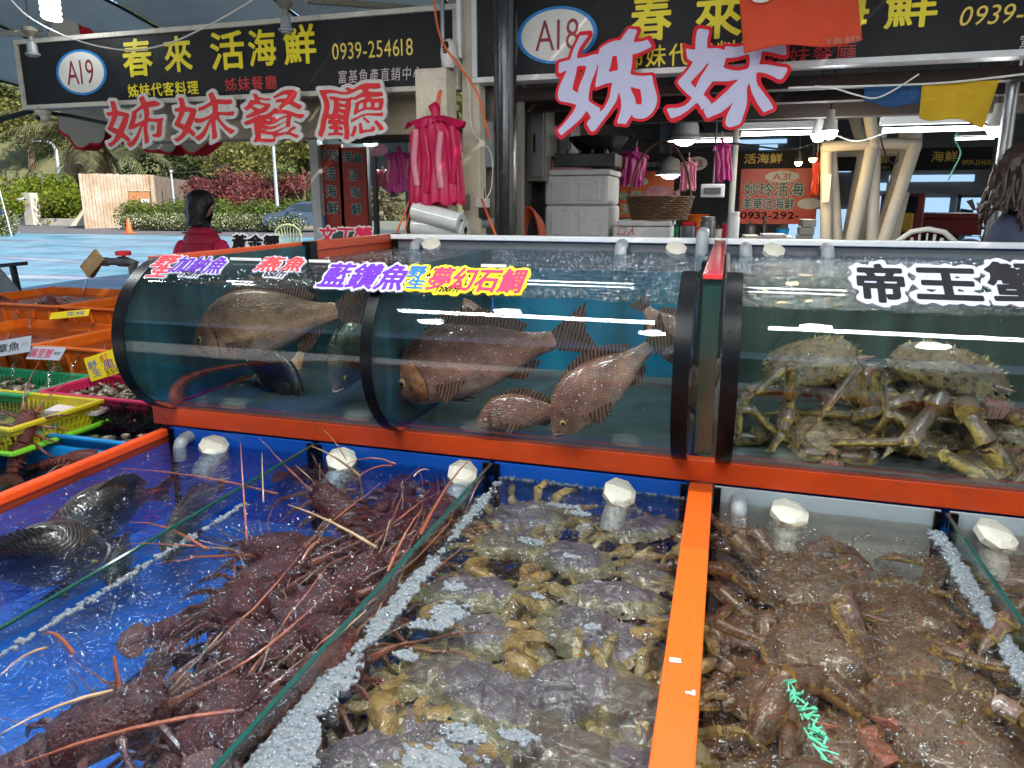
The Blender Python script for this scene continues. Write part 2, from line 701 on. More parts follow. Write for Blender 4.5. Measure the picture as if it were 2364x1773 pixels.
water_mat('water_blue', (0.70, 0.78, 0.86), 26, 0.6, 0.55, 1.25)
water_mat('water_murky', (0.84, 0.84, 0.80), 30, 0.6, 0.6, 1.1)
water_mat('water_brown', (0.84, 0.80, 0.72), 30, 0.6, 0.65, 1.15)
water_mat('water_tank', (0.72, 0.86, 0.88), 42, 0.8, 0.8, 1.3)
water_mat('water_crate', (0.78, 0.78, 0.74), 30, 0.5, 0.4, 1.3)


def foam_mat():
    m, nt, out = new_mat('foam')
    L = nt.links.new
    tc = N(nt, 'ShaderNodeTexCoord')
    v1 = N(nt, 'ShaderNodeTexVoronoi', i_Scale=130.0)
    v2 = N(nt, 'ShaderNodeTexVoronoi', i_Scale=48.0)
    for v in (v1, v2):
        L(tc.outputs['Object'], v.inputs['Vector'])
    b = N(nt, 'ShaderNodeBsdfPrincipled', i_Roughness=0.28)
    mn = N(nt, 'ShaderNodeMath', operation='MINIMUM')
    L(ramp(nt, v1.outputs['Distance'], [(0.08, (0.3,) * 3), (0.3, (1,) * 3)]), mn.inputs[0])
    L(ramp(nt, v2.outputs['Distance'], [(0.10, (0.1,) * 3), (0.2, (1,) * 3)]), mn.inputs[1])
    L(ramp(nt, mn.outputs[0], [(0.0, (0.05, 0.055, 0.06)), (1.0, (0.30, 0.33, 0.35))]), b.inputs['Base Color'])
    bp = N(nt, 'ShaderNodeBump', i_Strength=0.9, i_Distance=0.004)
    L(v1.outputs['Distance'], bp.inputs['Height'])
    L(bp.outputs[0], b.inputs['Normal'])
    tr = N(nt, 'ShaderNodeBsdfTransparent')
    ms = N(nt, 'ShaderNodeMixShader')
    L(ramp(nt, mn.outputs[0], [(0.0, (0.10,) * 3), (1.0, (0.55,) * 3)]), ms.inputs[0])
    L(tr.outputs[0], ms.inputs[1])
    L(b.outputs[0], ms.inputs[2])
    L(ms.outputs[0], out.inputs[0])


foam_mat()

m, nt, out = new_mat('foam_bubble')
b = N(nt, 'ShaderNodeBsdfPrincipled', i_Roughness=0.12)
b.inputs['Base Color'].default_value = (0.34, 0.37, 0.40, 1)
tp = N(nt, 'ShaderNodeBsdfTransparent')
ms = N(nt, 'ShaderNodeMixShader', i_0=0.48)
nt.links.new(tp.outputs[0], ms.inputs[1])
nt.links.new(b.outputs[0], ms.inputs[2])
nt.links.new(ms.outputs[0], out.inputs[0])
# signs, stall, hall
pm('sign_black', (0.010, 0.010, 0.012), 0.55, col2=(0.019, 0.018, 0.019), scale=3, dirt=0.06, spec=0.25)
pm('sign_frame', (0.60, 0.56, 0.48), 0.5, var=0.3, scale=7, dirt=0.55)
pm('sign_frame_clean', (0.68, 0.68, 0.66), 0.4, var=0.2, scale=7, dirt=0.2)
pm('yellow_print', (0.86, 0.70, 0.012), 0.45, var=0.15, scale=5)
pm('yellow_pale', (0.80, 0.58, 0.10), 0.45, var=0.15, scale=5)
pm('red_print', (0.55, 0.035, 0.035), 0.45, var=0.15, scale=5)
pm('white_print', (0.74, 0.73, 0.70), 0.8, spec=0.2, var=0.12, scale=8, dirt=0.15)
pm('oval_white', (0.70, 0.68, 0.62), 0.5, var=0.15, scale=6, dirt=0.18)
pm('oval_blue', (0.01, 0.20, 0.55), 0.45, var=0.2)
pm('maroon_print', (0.26, 0.010, 0.018), 0.45, var=0.2)
pm('cut_red', (0.70, 0.045, 0.05), 0.8, spec=0.2, var=0.25, scale=6, dirt=0.12)
pm('cut_white', (0.62, 0.59, 0.55), 0.8, spec=0.2, var=0.2, scale=10, dirt=0.35)
pm('cut_lilac', (0.50, 0.48, 0.62), 0.8, spec=0.2, var=0.12, scale=8, dirt=0.05)
pm('cut_scarlet', (0.62, 0.02, 0.03), 0.8, spec=0.2, var=0.2, scale=6)
pm('purple_print', (0.11, 0.022, 0.34), 0.8, spec=0.2, var=0.15)
pm('pink_print', (0.66, 0.035, 0.09), 0.8, spec=0.2, var=0.15)
pm('ink', (0.008, 0.008, 0.010), 0.8, spec=0.2, var=0.3)
pm('blue_print', (0.02, 0.14, 0.50), 0.8, spec=0.2, var=0.15)
pm('card_yellow', (0.82, 0.62, 0.02), 0.8, spec=0.2, var=0.15, scale=12, dirt=0.1)
pm('card_white', (0.40, 0.41, 0.47), 0.8, spec=0.2, var=0.1, scale=12, dirt=0.08)
pm('grey_print', (0.36, 0.36, 0.37), 0.5, var=0.2)
pm('green_print', (0.02, 0.30, 0.12), 0.5, var=0.2)
pm('teal_print', (0.02, 0.10, 0.09), 0.5, var=0.2)
pm('red_panel', (0.42, 0.045, 0.022), 0.35, var=0.25, scale=3, dirt=0.15)
pm('banner_red', (0.62, 0.075, 0.018), 0.4, col2=(0.50, 0.04, 0.012), scale=3)
pm('banner_orange', (0.72, 0.17, 0.03), 0.4, col2=(0.62, 0.09, 0.02), scale=3)
pm('fish_print', (0.42, 0.12, 0.16), 0.45, col2=(0.62, 0.32, 0.33), scale=18)
pm('beige_wall', (0.62, 0.52, 0.36), 0.6, var=0.2, scale=2.5, dirt=0.35)
pm('pillar_paint', (0.60, 0.53, 0.40), 0.6, var=0.25, scale=5, dirt=0.55, bump=0.1)
pm('black_pipe', (0.012, 0.012, 0.013), 0.22, var=0.5, scale=9, bump=0.06, bscale=30)
pm('steel', (0.30, 0.31, 0.32), 0.33, metal=0.8, var=0.3, scale=14, dirt=0.2)
pm('steel_dark', (0.10, 0.10, 0.105), 0.4, metal=0.6, var=0.3, scale=12, dirt=0.3)
pm('cable_orange', (0.75, 0.10, 0.015), 0.4, var=0.15)
pm('cable_white', (0.68, 0.66, 0.60), 0.5, var=0.2, dirt=0.3)
pm('cable_black', (0.012, 0.012, 0.012), 0.5, var=0.3)
pm('cable_green', (0.10, 0.34, 0.22), 0.5, var=0.3)
pm('roof_membrane', (0.30, 0.36, 0.37), 0.6, col2=(0.22, 0.27, 0.285), scale=0.7, dirt=0.2, trans=0.10)
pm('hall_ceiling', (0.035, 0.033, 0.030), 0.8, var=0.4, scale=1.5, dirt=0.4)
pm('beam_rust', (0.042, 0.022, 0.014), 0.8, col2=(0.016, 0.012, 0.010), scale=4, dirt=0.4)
pm('roof_tube', (0.46, 0.43, 0.36), 0.5, var=0.25, scale=5, dirt=0.3)
pm('column_white', (0.62, 0.57, 0.49), 0.45, var=0.2, scale=3, dirt=0.22)
pm('foam_box', (0.56, 0.55, 0.52), 0.7, var=0.15, scale=7, dirt=0.3, bump=0.12, bscale=220)
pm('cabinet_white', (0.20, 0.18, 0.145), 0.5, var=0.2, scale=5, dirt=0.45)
pm('cabinet_grey', (0.24, 0.26, 0.28), 0.4, var=0.3, scale=9, dirt=0.35)
pm('iron_black', (0.010, 0.010, 0.011), 0.45, var=0.4)
pm('wicker', (0.15, 0.075, 0.028), 0.6, col2=(0.06, 0.03, 0.014), scale=60, bump=0.5, bscale=140)
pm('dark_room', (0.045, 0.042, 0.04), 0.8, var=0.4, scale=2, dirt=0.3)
pm('enamel_grey', (0.35, 0.36, 0.37), 0.3, var=0.2, scale=8, dirt=0.2)
pm('lamp_grey', (0.52, 0.52, 0.50), 0.4, var=0.2, dirt=0.2)
emit('lamp_lit', (0.92, 0.98, 1.0), 14)
emit('lamp_tube', (0.90, 0.97, 1.0), 9)
emit('lamp_warm', (1.0, 0.74, 0.30), 9)
emit('exit_green', (0.55, 0.95, 0.75), 0.9)
pm('bag_pink', (0.72, 0.012, 0.12), 0.32, col2=(0.52, 0.006, 0.07), scale=9, trans=0.45)
pm('bag_rose', (0.78, 0.30, 0.38), 0.35, var=0.2, scale=20, trans=0.4)
pm('bag_magenta', (0.72, 0.08, 0.36), 0.35, var=0.3, scale=14, trans=0.4)
pm('film_roll', (0.60, 0.60, 0.56), 0.22, var=0.25, scale=14, coat=0.5, bump=0.2, bscale=30)
pm('cloth_red', (0.72, 0.085, 0.03), 0.85, var=0.2, scale=5, bump=0.2, bscale=300, trans=0.3)
pm('cloth_blue', (0.03, 0.10, 0.24), 0.9, var=0.25, scale=9, bump=0.3, bscale=250, trans=0.25)
pm('cloth_yellow', (0.66, 0.43, 0.02), 0.9, var=0.25, scale=9, bump=0.3, bscale=250, trans=0.3)
pm('vest_red', (0.52, 0.010, 0.055), 0.6, var=0.35, scale=25, bump=0.4, bscale=28)
pm('sleeve_red', (0.75, 0.008, 0.09), 0.55, var=0.3, scale=9, bump=0.1, bscale=14)
pm('shirt_navy', (0.045, 0.055, 0.10), 0.85, var=0.3, scale=6, bump=0.15, bscale=14)
pm('skin', (0.50, 0.29, 0.19), 0.5, var=0.15, scale=9)
pm('hair_black', (0.008, 0.006, 0.005), 0.42, var=0.4, scale=40, bump=0.3, bscale=120)
pm('hair_brown', (0.035, 0.016, 0.010), 0.45, var=0.5, scale=30, bump=0.4, bscale=90)
pm('trouser', (0.02, 0.022, 0.03), 0.8)
pm('plastic_white', (0.66, 0.64, 0.58), 0.4, var=0.15, scale=8, dirt=0.15)
pm('plastic_green', (0.30, 0.36, 0.18), 0.45, var=0.2)
pm('red_table', (0.20, 0.012, 0.012), 0.4, var=0.3)
pm('yellow_plastic', (0.55, 0.33, 0.02), 0.35, var=0.3)
emit('sheet_glow', (0.42, 0.66, 0.95), 0.62)  # window panes that glow themselves, in place of daylight behind them
pm('frame_grey', (0.16, 0.16, 0.155), 0.5, var=0.2, dirt=0.25)
pm('paper_pink', (0.62, 0.52, 0.52), 0.6, var=0.2)

# outdoors
pm('shed_wood', (0.46, 0.42, 0.37), 0.8, col2=(0.33, 0.22, 0.14), scale=1.1, dirt=0.5, bump=0.2, island=True)
pm('shed_rust', (0.42, 0.20, 0.085), 0.8, col2=(0.30, 0.13, 0.06), scale=1.2, dirt=0.3, island=True)
pm('shed_shaded', (0.20, 0.185, 0.18), 0.8, col2=(0.16, 0.11, 0.085), scale=1.4, dirt=0.25, island=True)  # darker copy of the planks: shade of the side wall put into colour
pm('galvanised', (0.50, 0.53, 0.56), 0.4, metal=0.4, var=0.2, scale=2)
pm('trunk', (0.15, 0.105, 0.07), 0.9, col2=(0.075, 0.05, 0.035), scale=5, bump=0.5, bscale=14)
for nm, a, b in (('leaf_olive', (0.25, 0.24, 0.065), (0.12, 0.14, 0.035)), ('leaf_dark', (0.075, 0.12, 0.04), (0.035, 0.06, 0.022)),
                 ('leaf_lime', (0.24, 0.30, 0.012), (0.11, 0.17, 0.012)), ('leaf_red', (0.30, 0.075, 0.085), (0.13, 0.045, 0.045)),
                 ('leaf_mid', (0.15, 0.20, 0.045), (0.07, 0.10, 0.025)), ('palm_leaf', (0.20, 0.20, 0.095), (0.10, 0.11, 0.05)),
                 ('palm_dead', (0.32, 0.24, 0.16), (0.18, 0.13, 0.08)), ('leaf_hedge', (0.16, 0.22, 0.035), (0.07, 0.11, 0.02))):
    pm(nm, a, 0.6, col2=b, scale=0.9, island=True, trans=0.40)
pm('flower_white', (0.62, 0.60, 0.50), 0.6, island=True)
pm('car_blue', (0.05, 0.075, 0.11), 0.18, metal=0.3, var=0.1, coat=0.8)
pm('car_glass', (0.02, 0.03, 0.04), 0.05, coat=0.6)
pm('tyre', (0.012, 0.012, 0.012), 0.8)
pm('chrome', (0.55, 0.56, 0.57), 0.15, metal=1.0)
pm('cone_orange', (0.85, 0.13, 0.02), 0.5)
pm('concrete_pale', (0.50, 0.46, 0.38), 0.8, dirt=0.2, scale=1.2)
pm('soil', (0.14, 0.13, 0.06), 0.9, col2=(0.09, 0.11, 0.04), scale=0.3, bump=0.3, bscale=3)
pm('asphalt', (0.12, 0.115, 0.12), 0.85, col2=(0.085, 0.08, 0.085), scale=0.5, bump=0.1, bscale=20)
pm('hall_floor', (0.15, 0.15, 0.145), 0.5, var=0.3, scale=1.0, dirt=0.4)


def plaza_mat():
    m, nt, out = new_mat('plaza_paint')
    L = nt.links.new
    tc = N(nt, 'ShaderNodeTexCoord')
    mp = N(nt, 'ShaderNodeMapping')
    mp.inputs['Scale'].default_value = (0.09, 0.42, 1)
    mp.inputs['Rotation'].default_value = (0, 0, R(-40))
    L(tc.outputs['Object'], mp.inputs['Vector'])
    n = N(nt, 'ShaderNodeTexNoise', i_Scale=1.0, i_Detail=6.0, i_Roughness=0.6, i_Distortion=0.8)
    L(mp.outputs[0], n.inputs['Vector'])
    b = N(nt, 'ShaderNodeBsdfPrincipled', i_Roughness=0.42)
    L(ramp(nt, n.outputs['Fac'], [(0.30, (0.06, 0.20, 0.28)), (0.43, (0.13, 0.30, 0.38)), (0.54, (0.20, 0.33, 0.42)), (0.58, (0.11, 0.22, 0.32)), (0.64, (0.33, 0.37, 0.44)), (0.75, (0.42, 0.43, 0.47))]), b.inputs['Base Color'])
    base = b.inputs['Base Color'].links[0].from_socket
    n9 = N(nt, 'ShaderNodeTexNoise', i_Scale=0.55, i_Detail=9.0, i_Roughness=0.72)
    L(tc.outputs['Object'], n9.inputs['Vector'])
    m9 = N(nt, 'ShaderNodeMix', data_type='RGBA', blend_type='MULTIPLY', i_0=1.0)
    L(base, m9.inputs[6])
    L(ramp(nt, n9.outputs['Fac'], [(0.36, (0.55, 0.56, 0.58)), (0.5, (0.95,) * 3), (0.66, (1.15,) * 3)]), m9.inputs[7])
    br = N(nt, 'ShaderNodeTexBrick', i_Scale=0.25)
    br.inputs['Mortar Size'].default_value = 0.006
    br.inputs['Color1'].default_value = br.inputs['Color2'].default_value = (1, 1, 1, 1)
    br.inputs['Mortar'].default_value = (0.45, 0.45, 0.48, 1)
    L(tc.outputs['Object'], br.inputs['Vector'])
    m8 = N(nt, 'ShaderNodeMix', data_type='RGBA', blend_type='MULTIPLY', i_0=1.0)
    L(m9.outputs[2], m8.inputs[6])
    L(br.outputs['Color'], m8.inputs[7])
    L(m8.outputs[2], b.inputs['Base Color'])
    n2 = N(nt, 'ShaderNodeTexNoise', i_Scale=6.0, i_Detail=4.0)
    L(tc.outputs['Object'], n2.inputs['Vector'])
    bp = N(nt, 'ShaderNodeBump', i_Strength=0.12, i_Distance=0.02)
    L(n2.outputs['Fac'], bp.inputs['Height'])
    L(bp.outputs[0], b.inputs['Normal'])
    L(b.outputs[0], out.inputs[0])


plaza_mat()


# sea creatures
def shell_mat(name, back, belly, spot, rough=0.32, p0=0.1, p1=0.45, p2=0.75, mott=0.9, edge=None, spot_scale=120, spot_amt=0.5, bump=0.5, bscale=140, coat=0.4):
    """dark back, pale belly (the animal's own colouring, by object-space normal), speckled"""
    m, nt, out = new_mat(name)
    L = nt.links.new
    tc = N(nt, 'ShaderNodeTexCoord')
    sp = N(nt, 'ShaderNodeSeparateXYZ')
    L(tc.outputs['Normal'], sp.inputs[0])
    n = N(nt, 'ShaderNodeTexNoise', i_Scale=spot_scale * 0.3, i_Detail=5.0, i_Roughness=0.65)
    L(tc.outputs['Object'], n.inputs['Vector'])
    ma = N(nt, 'ShaderNodeMath', operation='MULTIPLY_ADD')
    ma.inputs[1].default_value = mott
    L(n.outputs['Fac'], ma.inputs[0])
    L(sp.outputs[2], ma.inputs[2])
    mr = N(nt, 'ShaderNodeMapRange', i_1=0.5 * (mott - 0.9), i_2=1.0 + 0.5 * (mott - 0.9))
    L(ma.outputs[0], mr.inputs[0])
    c = ramp(nt, mr.outputs[0], [(p0, belly), (p1, tuple((x + y) / 2 for x, y in zip(belly, back))), (p2, back)])
    if edge:
        mp = N(nt, 'ShaderNodeMapping')
        mp.inputs['Location'].default_value = (-1.0, -1.0, 0)
        mp.inputs['Scale'].default_value = (2, 2, 0)
        L(tc.outputs['Generated'], mp.inputs['Vector'])
        ln = N(nt, 'ShaderNodeVectorMath', operation='LENGTH')
        L(mp.outputs[0], ln.inputs[0])
        ad_ = N(nt, 'ShaderNodeMath', operation='MULTIPLY_ADD')
        ad_.inputs[1].default_value = 0.5
        L(n.outputs['Fac'], ad_.inputs[0])
        L(ln.outputs['Value'], ad_.inputs[2])
        me = N(nt, 'ShaderNodeMix', data_type='RGBA')
        L(ramp(nt, ad_.outputs[0], [(0.96, (0, 0, 0)), (1.16, (1, 1, 1))]), me.inputs[0])
        L(c, me.inputs[6])
        me.inputs[7].default_value = (*edge, 1)
        c = me.outputs[2]
    v = N(nt, 'ShaderNodeTexVoronoi', i_Scale=spot_scale)
    L(tc.outputs['Object'], v.inputs['Vector'])
    mx = N(nt, 'ShaderNodeMix', data_type='RGBA')
    L(ramp(nt, v.outputs['Distance'], [(0.22, (spot_amt,) * 3), (0.4, (0, 0, 0))]), mx.inputs[0])
    L(c, mx.inputs[6])
    mx.inputs[7].default_value = (*spot, 1)
    b = N(nt, 'ShaderNodeBsdfPrincipled', i_Roughness=rough)
    b.inputs['Coat Weight'].default_value = coat
    b.inputs['Coat Roughness'].default_value = 0.12
    n5 = N(nt, 'ShaderNodeTexNoise', i_Scale=28.0, i_Detail=6.0, i_Roughness=0.7)
    L(tc.outputs['Object'], n5.inputs['Vector'])
    m5 = N(nt, 'ShaderNodeMix', data_type='RGBA', blend_type='MULTIPLY', i_0=1.0)
    L(mx.outputs[2], m5.inputs[6])
    L(ramp(nt, n5.outputs['Fac'], [(0.3, (0.45,) * 3), (0.7, (1.35,) * 3)]), m5.inputs[7])
    L(m5.outputs[2], b.inputs['Base Color'])
    n2 = N(nt, 'ShaderNodeTexNoise', i_Scale=bscale, i_Detail=4.0)
    L(tc.outputs['Object'], n2.inputs['Vector'])
    bp = N(nt, 'ShaderNodeBump', i_Strength=bump, i_Distance=0.006)
    L(n2.outputs['Fac'], bp.inputs['Height'])
    L(bp.outputs[0], b.inputs['Normal'])
    L(b.outputs[0], out.inputs[0])


shell_mat('crab_shell', (0.105, 0.088, 0.112), (0.42, 0.38, 0.20), (0.16, 0.14, 0.12), spot_scale=160, spot_amt=0.35, bump=0.5, bscale=60, edge=(0.165, 0.15, 0.085))
shell_mat('crab_shell_warm', (0.118, 0.095, 0.080), (0.44, 0.37, 0.16), (0.18, 0.145, 0.10), spot_scale=160, spot_amt=0.35, bump=0.5, bscale=60, edge=(0.20, 0.16, 0.07))
shell_mat('crab_leg', (0.26, 0.19, 0.065), (0.56, 0.46, 0.18), (0.10, 0.06, 0.03), spot_scale=200, spot_amt=0.3)
shell_mat('crab_claw', (0.30, 0.19, 0.06), (0.58, 0.47, 0.20), (0.16, 0.07, 0.03), spot_scale=150, spot_amt=0.35)
shell_mat('king_shell', (0.125, 0.078, 0.052), (0.56, 0.41, 0.15), (0.045, 0.02, 0.015), spot_scale=95, spot_amt=0.75, bump=0.6)
shell_mat('king_leg', (0.125, 0.066, 0.040), (0.60, 0.42, 0.11), (0.06, 0.035, 0.02), p0=0.35, p1=0.62, p2=0.85, mott=2.2, spot_scale=170, spot_amt=0.7, bump=0.4)
shell_mat('king_shell_pale', (0.21, 0.125, 0.060), (0.60, 0.44, 0.17), (0.07, 0.03, 0.02), p0=0.2, p1=0.55, p2=0.95, mott=1.8, spot_scale=42, spot_amt=0.85, bump=0.8, coat=0.2)
shell_mat('king_face', (0.34, 0.12, 0.09), (0.55, 0.40, 0.33), (0.2, 0.05, 0.04), spot_scale=90)
shell_mat('spine_pale', (0.42, 0.30, 0.11), (0.50, 0.38, 0.16), (0.2, 0.1, 0.05))
shell_mat('lobster_shell', (0.105, 0.013, 0.007), (0.17, 0.04, 0.02), (0.15, 0.03, 0.016), rough=0.42, spot_scale=190, spot_amt=0.4, bump=1.0, bscale=160, coat=0.05)
shell_mat('lobster_limb', (0.15, 0.036, 0.020), (0.24, 0.085, 0.04), (0.12, 0.03, 0.02), spot_scale=150)
shell_mat('antenna', (0.30, 0.080, 0.035), (0.36, 0.12, 0.06), (0.25, 0.06, 0.03), spot_scale=300, spot_amt=0.25, bump=0.3)
shell_mat('antenna_pale', (0.42, 0.27, 0.14), (0.46, 0.32, 0.18), (0.30, 0.16, 0.08), spot_scale=300, spot_amt=0.25, bump=0.3)
pm('shellfish', (0.26, 0.22, 0.16), 0.3, col2=(0.11, 0.085, 0.06), scale=30, island=True, coat=0.5)
pm('shrimp', (0.20, 0.13, 0.12), 0.25, col2=(0.10, 0.06, 0.06), scale=30, island=True, coat=0.6)
pm('urchin', (0.012, 0.010, 0.012), 0.3, coat=0.5)
pm('eye_black', (0.004, 0.004, 0.004), 0.06, coat=1.0)
pm('eye_gold', (0.42, 0.28, 0.05), 0.2, coat=1.0)


def fish_mat(name, back, side, belly, gleam, scale=1.0, metal=0.25, spots=0.0):
    m, nt, out = new_mat(name)
    L = nt.links.new
    tc = N(nt, 'ShaderNodeTexCoord')
    mp = N(nt, 'ShaderNodeMapping')
    mp.inputs['Rotation'].default_value = (R(90), 0, 0)
    L(tc.outputs['Object'], mp.inputs['Vector'])
    br = N(nt, 'ShaderNodeTexBrick', offset=0.5, i_Scale=46.0 / scale)
    br.inputs['Mortar Size'].default_value = 0.10
    br.inputs['Mortar Smooth'].default_value = 1.0
    br.inputs['Brick Width'].default_value = 0.5
    br.inputs['Row Height'].default_value = 0.32
    br.inputs['Color1'].default_value = (1, 1, 1, 1)
    br.inputs['Color2'].default_value = (0.45, 0.45, 0.45, 1)
    br.inputs['Mortar'].default_value = (0.12, 0.12, 0.12, 1)
    L(mp.outputs[0], br.inputs['Vector'])
    sp = N(nt, 'ShaderNodeSeparateXYZ')
    L(tc.outputs['Generated'], sp.inputs[0])
    n = N(nt, 'ShaderNodeTexNoise', i_Scale=14.0 / scale, i_Detail=5.0)
    L(tc.outputs['Object'], n.inputs['Vector'])
    ma = N(nt, 'ShaderNodeMath', operation='MULTIPLY_ADD')
    ma.inputs[1].default_value = 0.25
    L(n.outputs['Fac'], ma.inputs[0])
    L(sp.outputs[2], ma.inputs[2])
    c = ramp(nt, ma.outputs[0], [(0.20, belly), (0.42, side), (0.85, back)])
    mx = N(nt, 'ShaderNodeMix', data_type='RGBA')
    ml = N(nt, 'ShaderNodeMath', operation='MULTIPLY')
    L(br.outputs['Color'], ml.inputs[0])
    ml.inputs[1].default_value = 0.75
    L(ml.outputs[0], mx.inputs[0])
    mx.inputs[7].default_value = (*gleam, 1)
    L(c, mx.inputs[6])
    m2 = N(nt, 'ShaderNodeMix', data_type='RGBA', blend_type='MULTIPLY', i_0=1.0)
    L(c, m2.inputs[6])
    L(ramp(nt, br.outputs['Color'], [(0.1, (0.5,) * 3), (1.0, (1.5,) * 3)]), m2.inputs[7])
    m3 = N(nt, 'ShaderNodeMix', data_type='RGBA', i_0=0.35)
    L(m2.outputs[2], m3.inputs[6])
    L(mx.outputs[2], m3.inputs[7])
    b = N(nt, 'ShaderNodeBsdfPrincipled', i_Roughness=0.32, i_Metallic=metal)
    b.inputs['Coat Weight'].default_value = 0.5
    n6 = N(nt, 'ShaderNodeTexNoise', i_Scale=9.0 / scale, i_Detail=6.0, i_Roughness=0.7, i_Distortion=0.6)
    L(tc.outputs['Object'], n6.inputs['Vector'])
    m6 = N(nt, 'ShaderNodeMix', data_type='RGBA', blend_type='MULTIPLY', i_0=1.0)
    L(m3.outputs[2], m6.inputs[6])
    L(ramp(nt, n6.outputs['Fac'], [(0.30, (0.35, 0.34, 0.36)), (0.52, (0.9, 0.9, 0.9)), (0.70, (1.5, 1.35, 1.25))]), m6.inputs[7])
    vs_ = N(nt, 'ShaderNodeTexVoronoi', i_Scale=55.0)
    L(tc.outputs['Object'], vs_.inputs['Vector'])
    m7 = N(nt, 'ShaderNodeMix', data_type='RGBA')
    L(ramp(nt, vs_.outputs['Distance'], [(0.10, (spots,) * 3), (0.17, (0, 0, 0))]), m7.inputs[0])
    L(m6.outputs[2], m7.inputs[6])
    m7.inputs[7].default_value = (0.62, 0.62, 0.68, 1)
    L(m7.outputs[2], b.inputs['Base Color'])
    bp = N(nt, 'ShaderNodeBump', i_Strength=0.5, i_Distance=0.004)
    L(br.outputs['Color'], bp.inputs['Height'])
    L(bp.outputs[0], b.inputs['Normal'])
    L(b.outputs[0], out.inputs[0])


fish_mat('bream_skin', (0.28, 0.12, 0.055), (0.54, 0.27, 0.135), (0.60, 0.48, 0.38), (0.66, 0.38, 0.22))
fish_mat('bream_red', (0.21, 0.080, 0.055), (0.38, 0.185, 0.135), (0.56, 0.43, 0.38), (0.52, 0.28, 0.20), spots=0.8)
fish_mat('drum_skin', (0.09, 0.10, 0.055), (0.20, 0.21, 0.15), (0.36, 0.37, 0.33), (0.4, 0.4, 0.28))
fish_mat('grouper_skin', (0.022, 0.018, 0.017), (0.045, 0.035, 0.03), (0.11, 0.09, 0.075), (0.10, 0.08, 0.06))
fish_mat('slim_skin', (0.06, 0.05, 0.045), (0.15, 0.12, 0.10), (0.28, 0.24, 0.20), (0.3, 0.25, 0.2))


def fin_mat(name, a, b):
    m, nt, out = new_mat(name)
    L = nt.links.new
    tc = N(nt, 'ShaderNodeTexCoord')
    mp = N(nt, 'ShaderNodeMapping')
    mp.inputs['Rotation'].default_value = (0, R(35), 0)
    L(tc.outputs['Object'], mp.inputs['Vector'])
    wv = N(nt, 'ShaderNodeTexWave', i_Scale=30.0, i_Distortion=2.5, i_Detail=2.0)
    L(mp.outputs[0], wv.inputs['Vector'])
    p = N(nt, 'ShaderNodeBsdfPrincipled', i_Roughness=0.35)
    c = ramp(nt, wv.outputs['Fac'], [(0.15, b), (0.8, a)])
    L(c, p.inputs['Base Color'])
    bp = N(nt, 'ShaderNodeBump', i_Strength=0.6, i_Distance=0.003)
    L(wv.outputs['Fac'], bp.inputs['Height'])
    L(bp.outputs[0], p.inputs['Normal'])
    tl = N(nt, 'ShaderNodeBsdfTranslucent')
    L(c, tl.inputs[0])
    tp = N(nt, 'ShaderNodeBsdfTransparent')
    m1 = N(nt, 'ShaderNodeMixShader', i_0=0.35)
    L(p.outputs[0], m1.inputs[1])
    L(tl.outputs[0], m1.inputs[2])
    m2 = N(nt, 'ShaderNodeMixShader', i_0=0.22)
    L(m1.outputs[0], m2.inputs[1])
    L(tp.outputs[0], m2.inputs[2])
    L(m2.outputs[0], out.inputs[0])


fin_mat('fin_brown', (0.30, 0.15, 0.10), (0.07, 0.035, 0.028))
fin_mat('fin_dark', (0.12, 0.11, 0.085), (0.025, 0.02, 0.018))
pm('gill_copper', (0.74, 0.30, 0.12), 0.3, metal=0.4, col2=(0.22, 0.10, 0.05), scale=50, coat=0.4)
pm('lip_pale', (0.42, 0.30, 0.26), 0.35, var=0.3)

# crates
pm('crate_orange', (0.78, 0.17, 0.012), 0.33, col2=(0.62, 0.10, 0.008), scale=7, dirt=0.2, trans=0.12)
pm('crate_green', (0.02, 0.34, 0.14), 0.35, var=0.3, scale=9, dirt=0.2)
pm('crate_lime', (0.20, 0.60, 0.03), 0.35, var=0.2, scale=9)
pm('crate_yellow', (0.58, 0.46, 0.015), 0.35, var=0.25, scale=9, dirt=0.2)
pm('crate_pink', (0.55, 0.02, 0.10), 0.35, var=0.25, scale=9, dirt=0.15)
pm('crate_blue', (0.012, 0.26, 0.62), 0.3, var=0.25, scale=8, dirt=0.12)
pm('bamboo', (0.34, 0.21, 0.10), 0.55, var=0.4, scale=9)
pm('net_green', (0.03, 0.30, 0.08), 0.5, var=0.3)
pm('rope_mint', (0.12, 0.62, 0.38), 0.5, var=0.3, island=True)

pm('apron_concrete', (0.26, 0.255, 0.24), 0.7, var=0.2, scale=1.0, dirt=0.1)
pm('apron_white', (0.76, 0.755, 0.73), 0.6, var=0.12, scale=1.0, dirt=0.06)
# ------------------------------------------------------------------ the setting
g = MB()
g.grid(10, 10, lambda a, b: (-400 + 800 * a, -300 + 800 * b, -0.06))
tag(g.obj('ground', 'soil'), kind='structure')
g = MB()
g.bb(-90, 60, -40, 27.6, -0.05, -0.004)
tag(g.obj('plaza', 'plaza_paint'), kind='structure')
g = MB()
g.bb(-140, 60, 27.9, 37, -0.05, -0.012)
tag(g.obj('road', 'asphalt'), kind='structure')
g = MB()
g.bb(-4.9, 30, -0.9, 22, -0.03, 0.0)
tag(g.obj('hall_floor', 'hall_floor'), kind='structure')
g = MB()
g.bb(-2.19, 12, -9.0, -0.91, -0.03, 0.0)
tag(g.obj('apron', 'apron_concrete'), kind='structure')
g = MB()
g.bb(-12, -2.2, -9.0, -0.91, -0.03, 0.0)
tag(g.obj('reflector_apron', 'apron_white'), kind='structure')  # unseen ground whitened to send a bright band into the curved glass


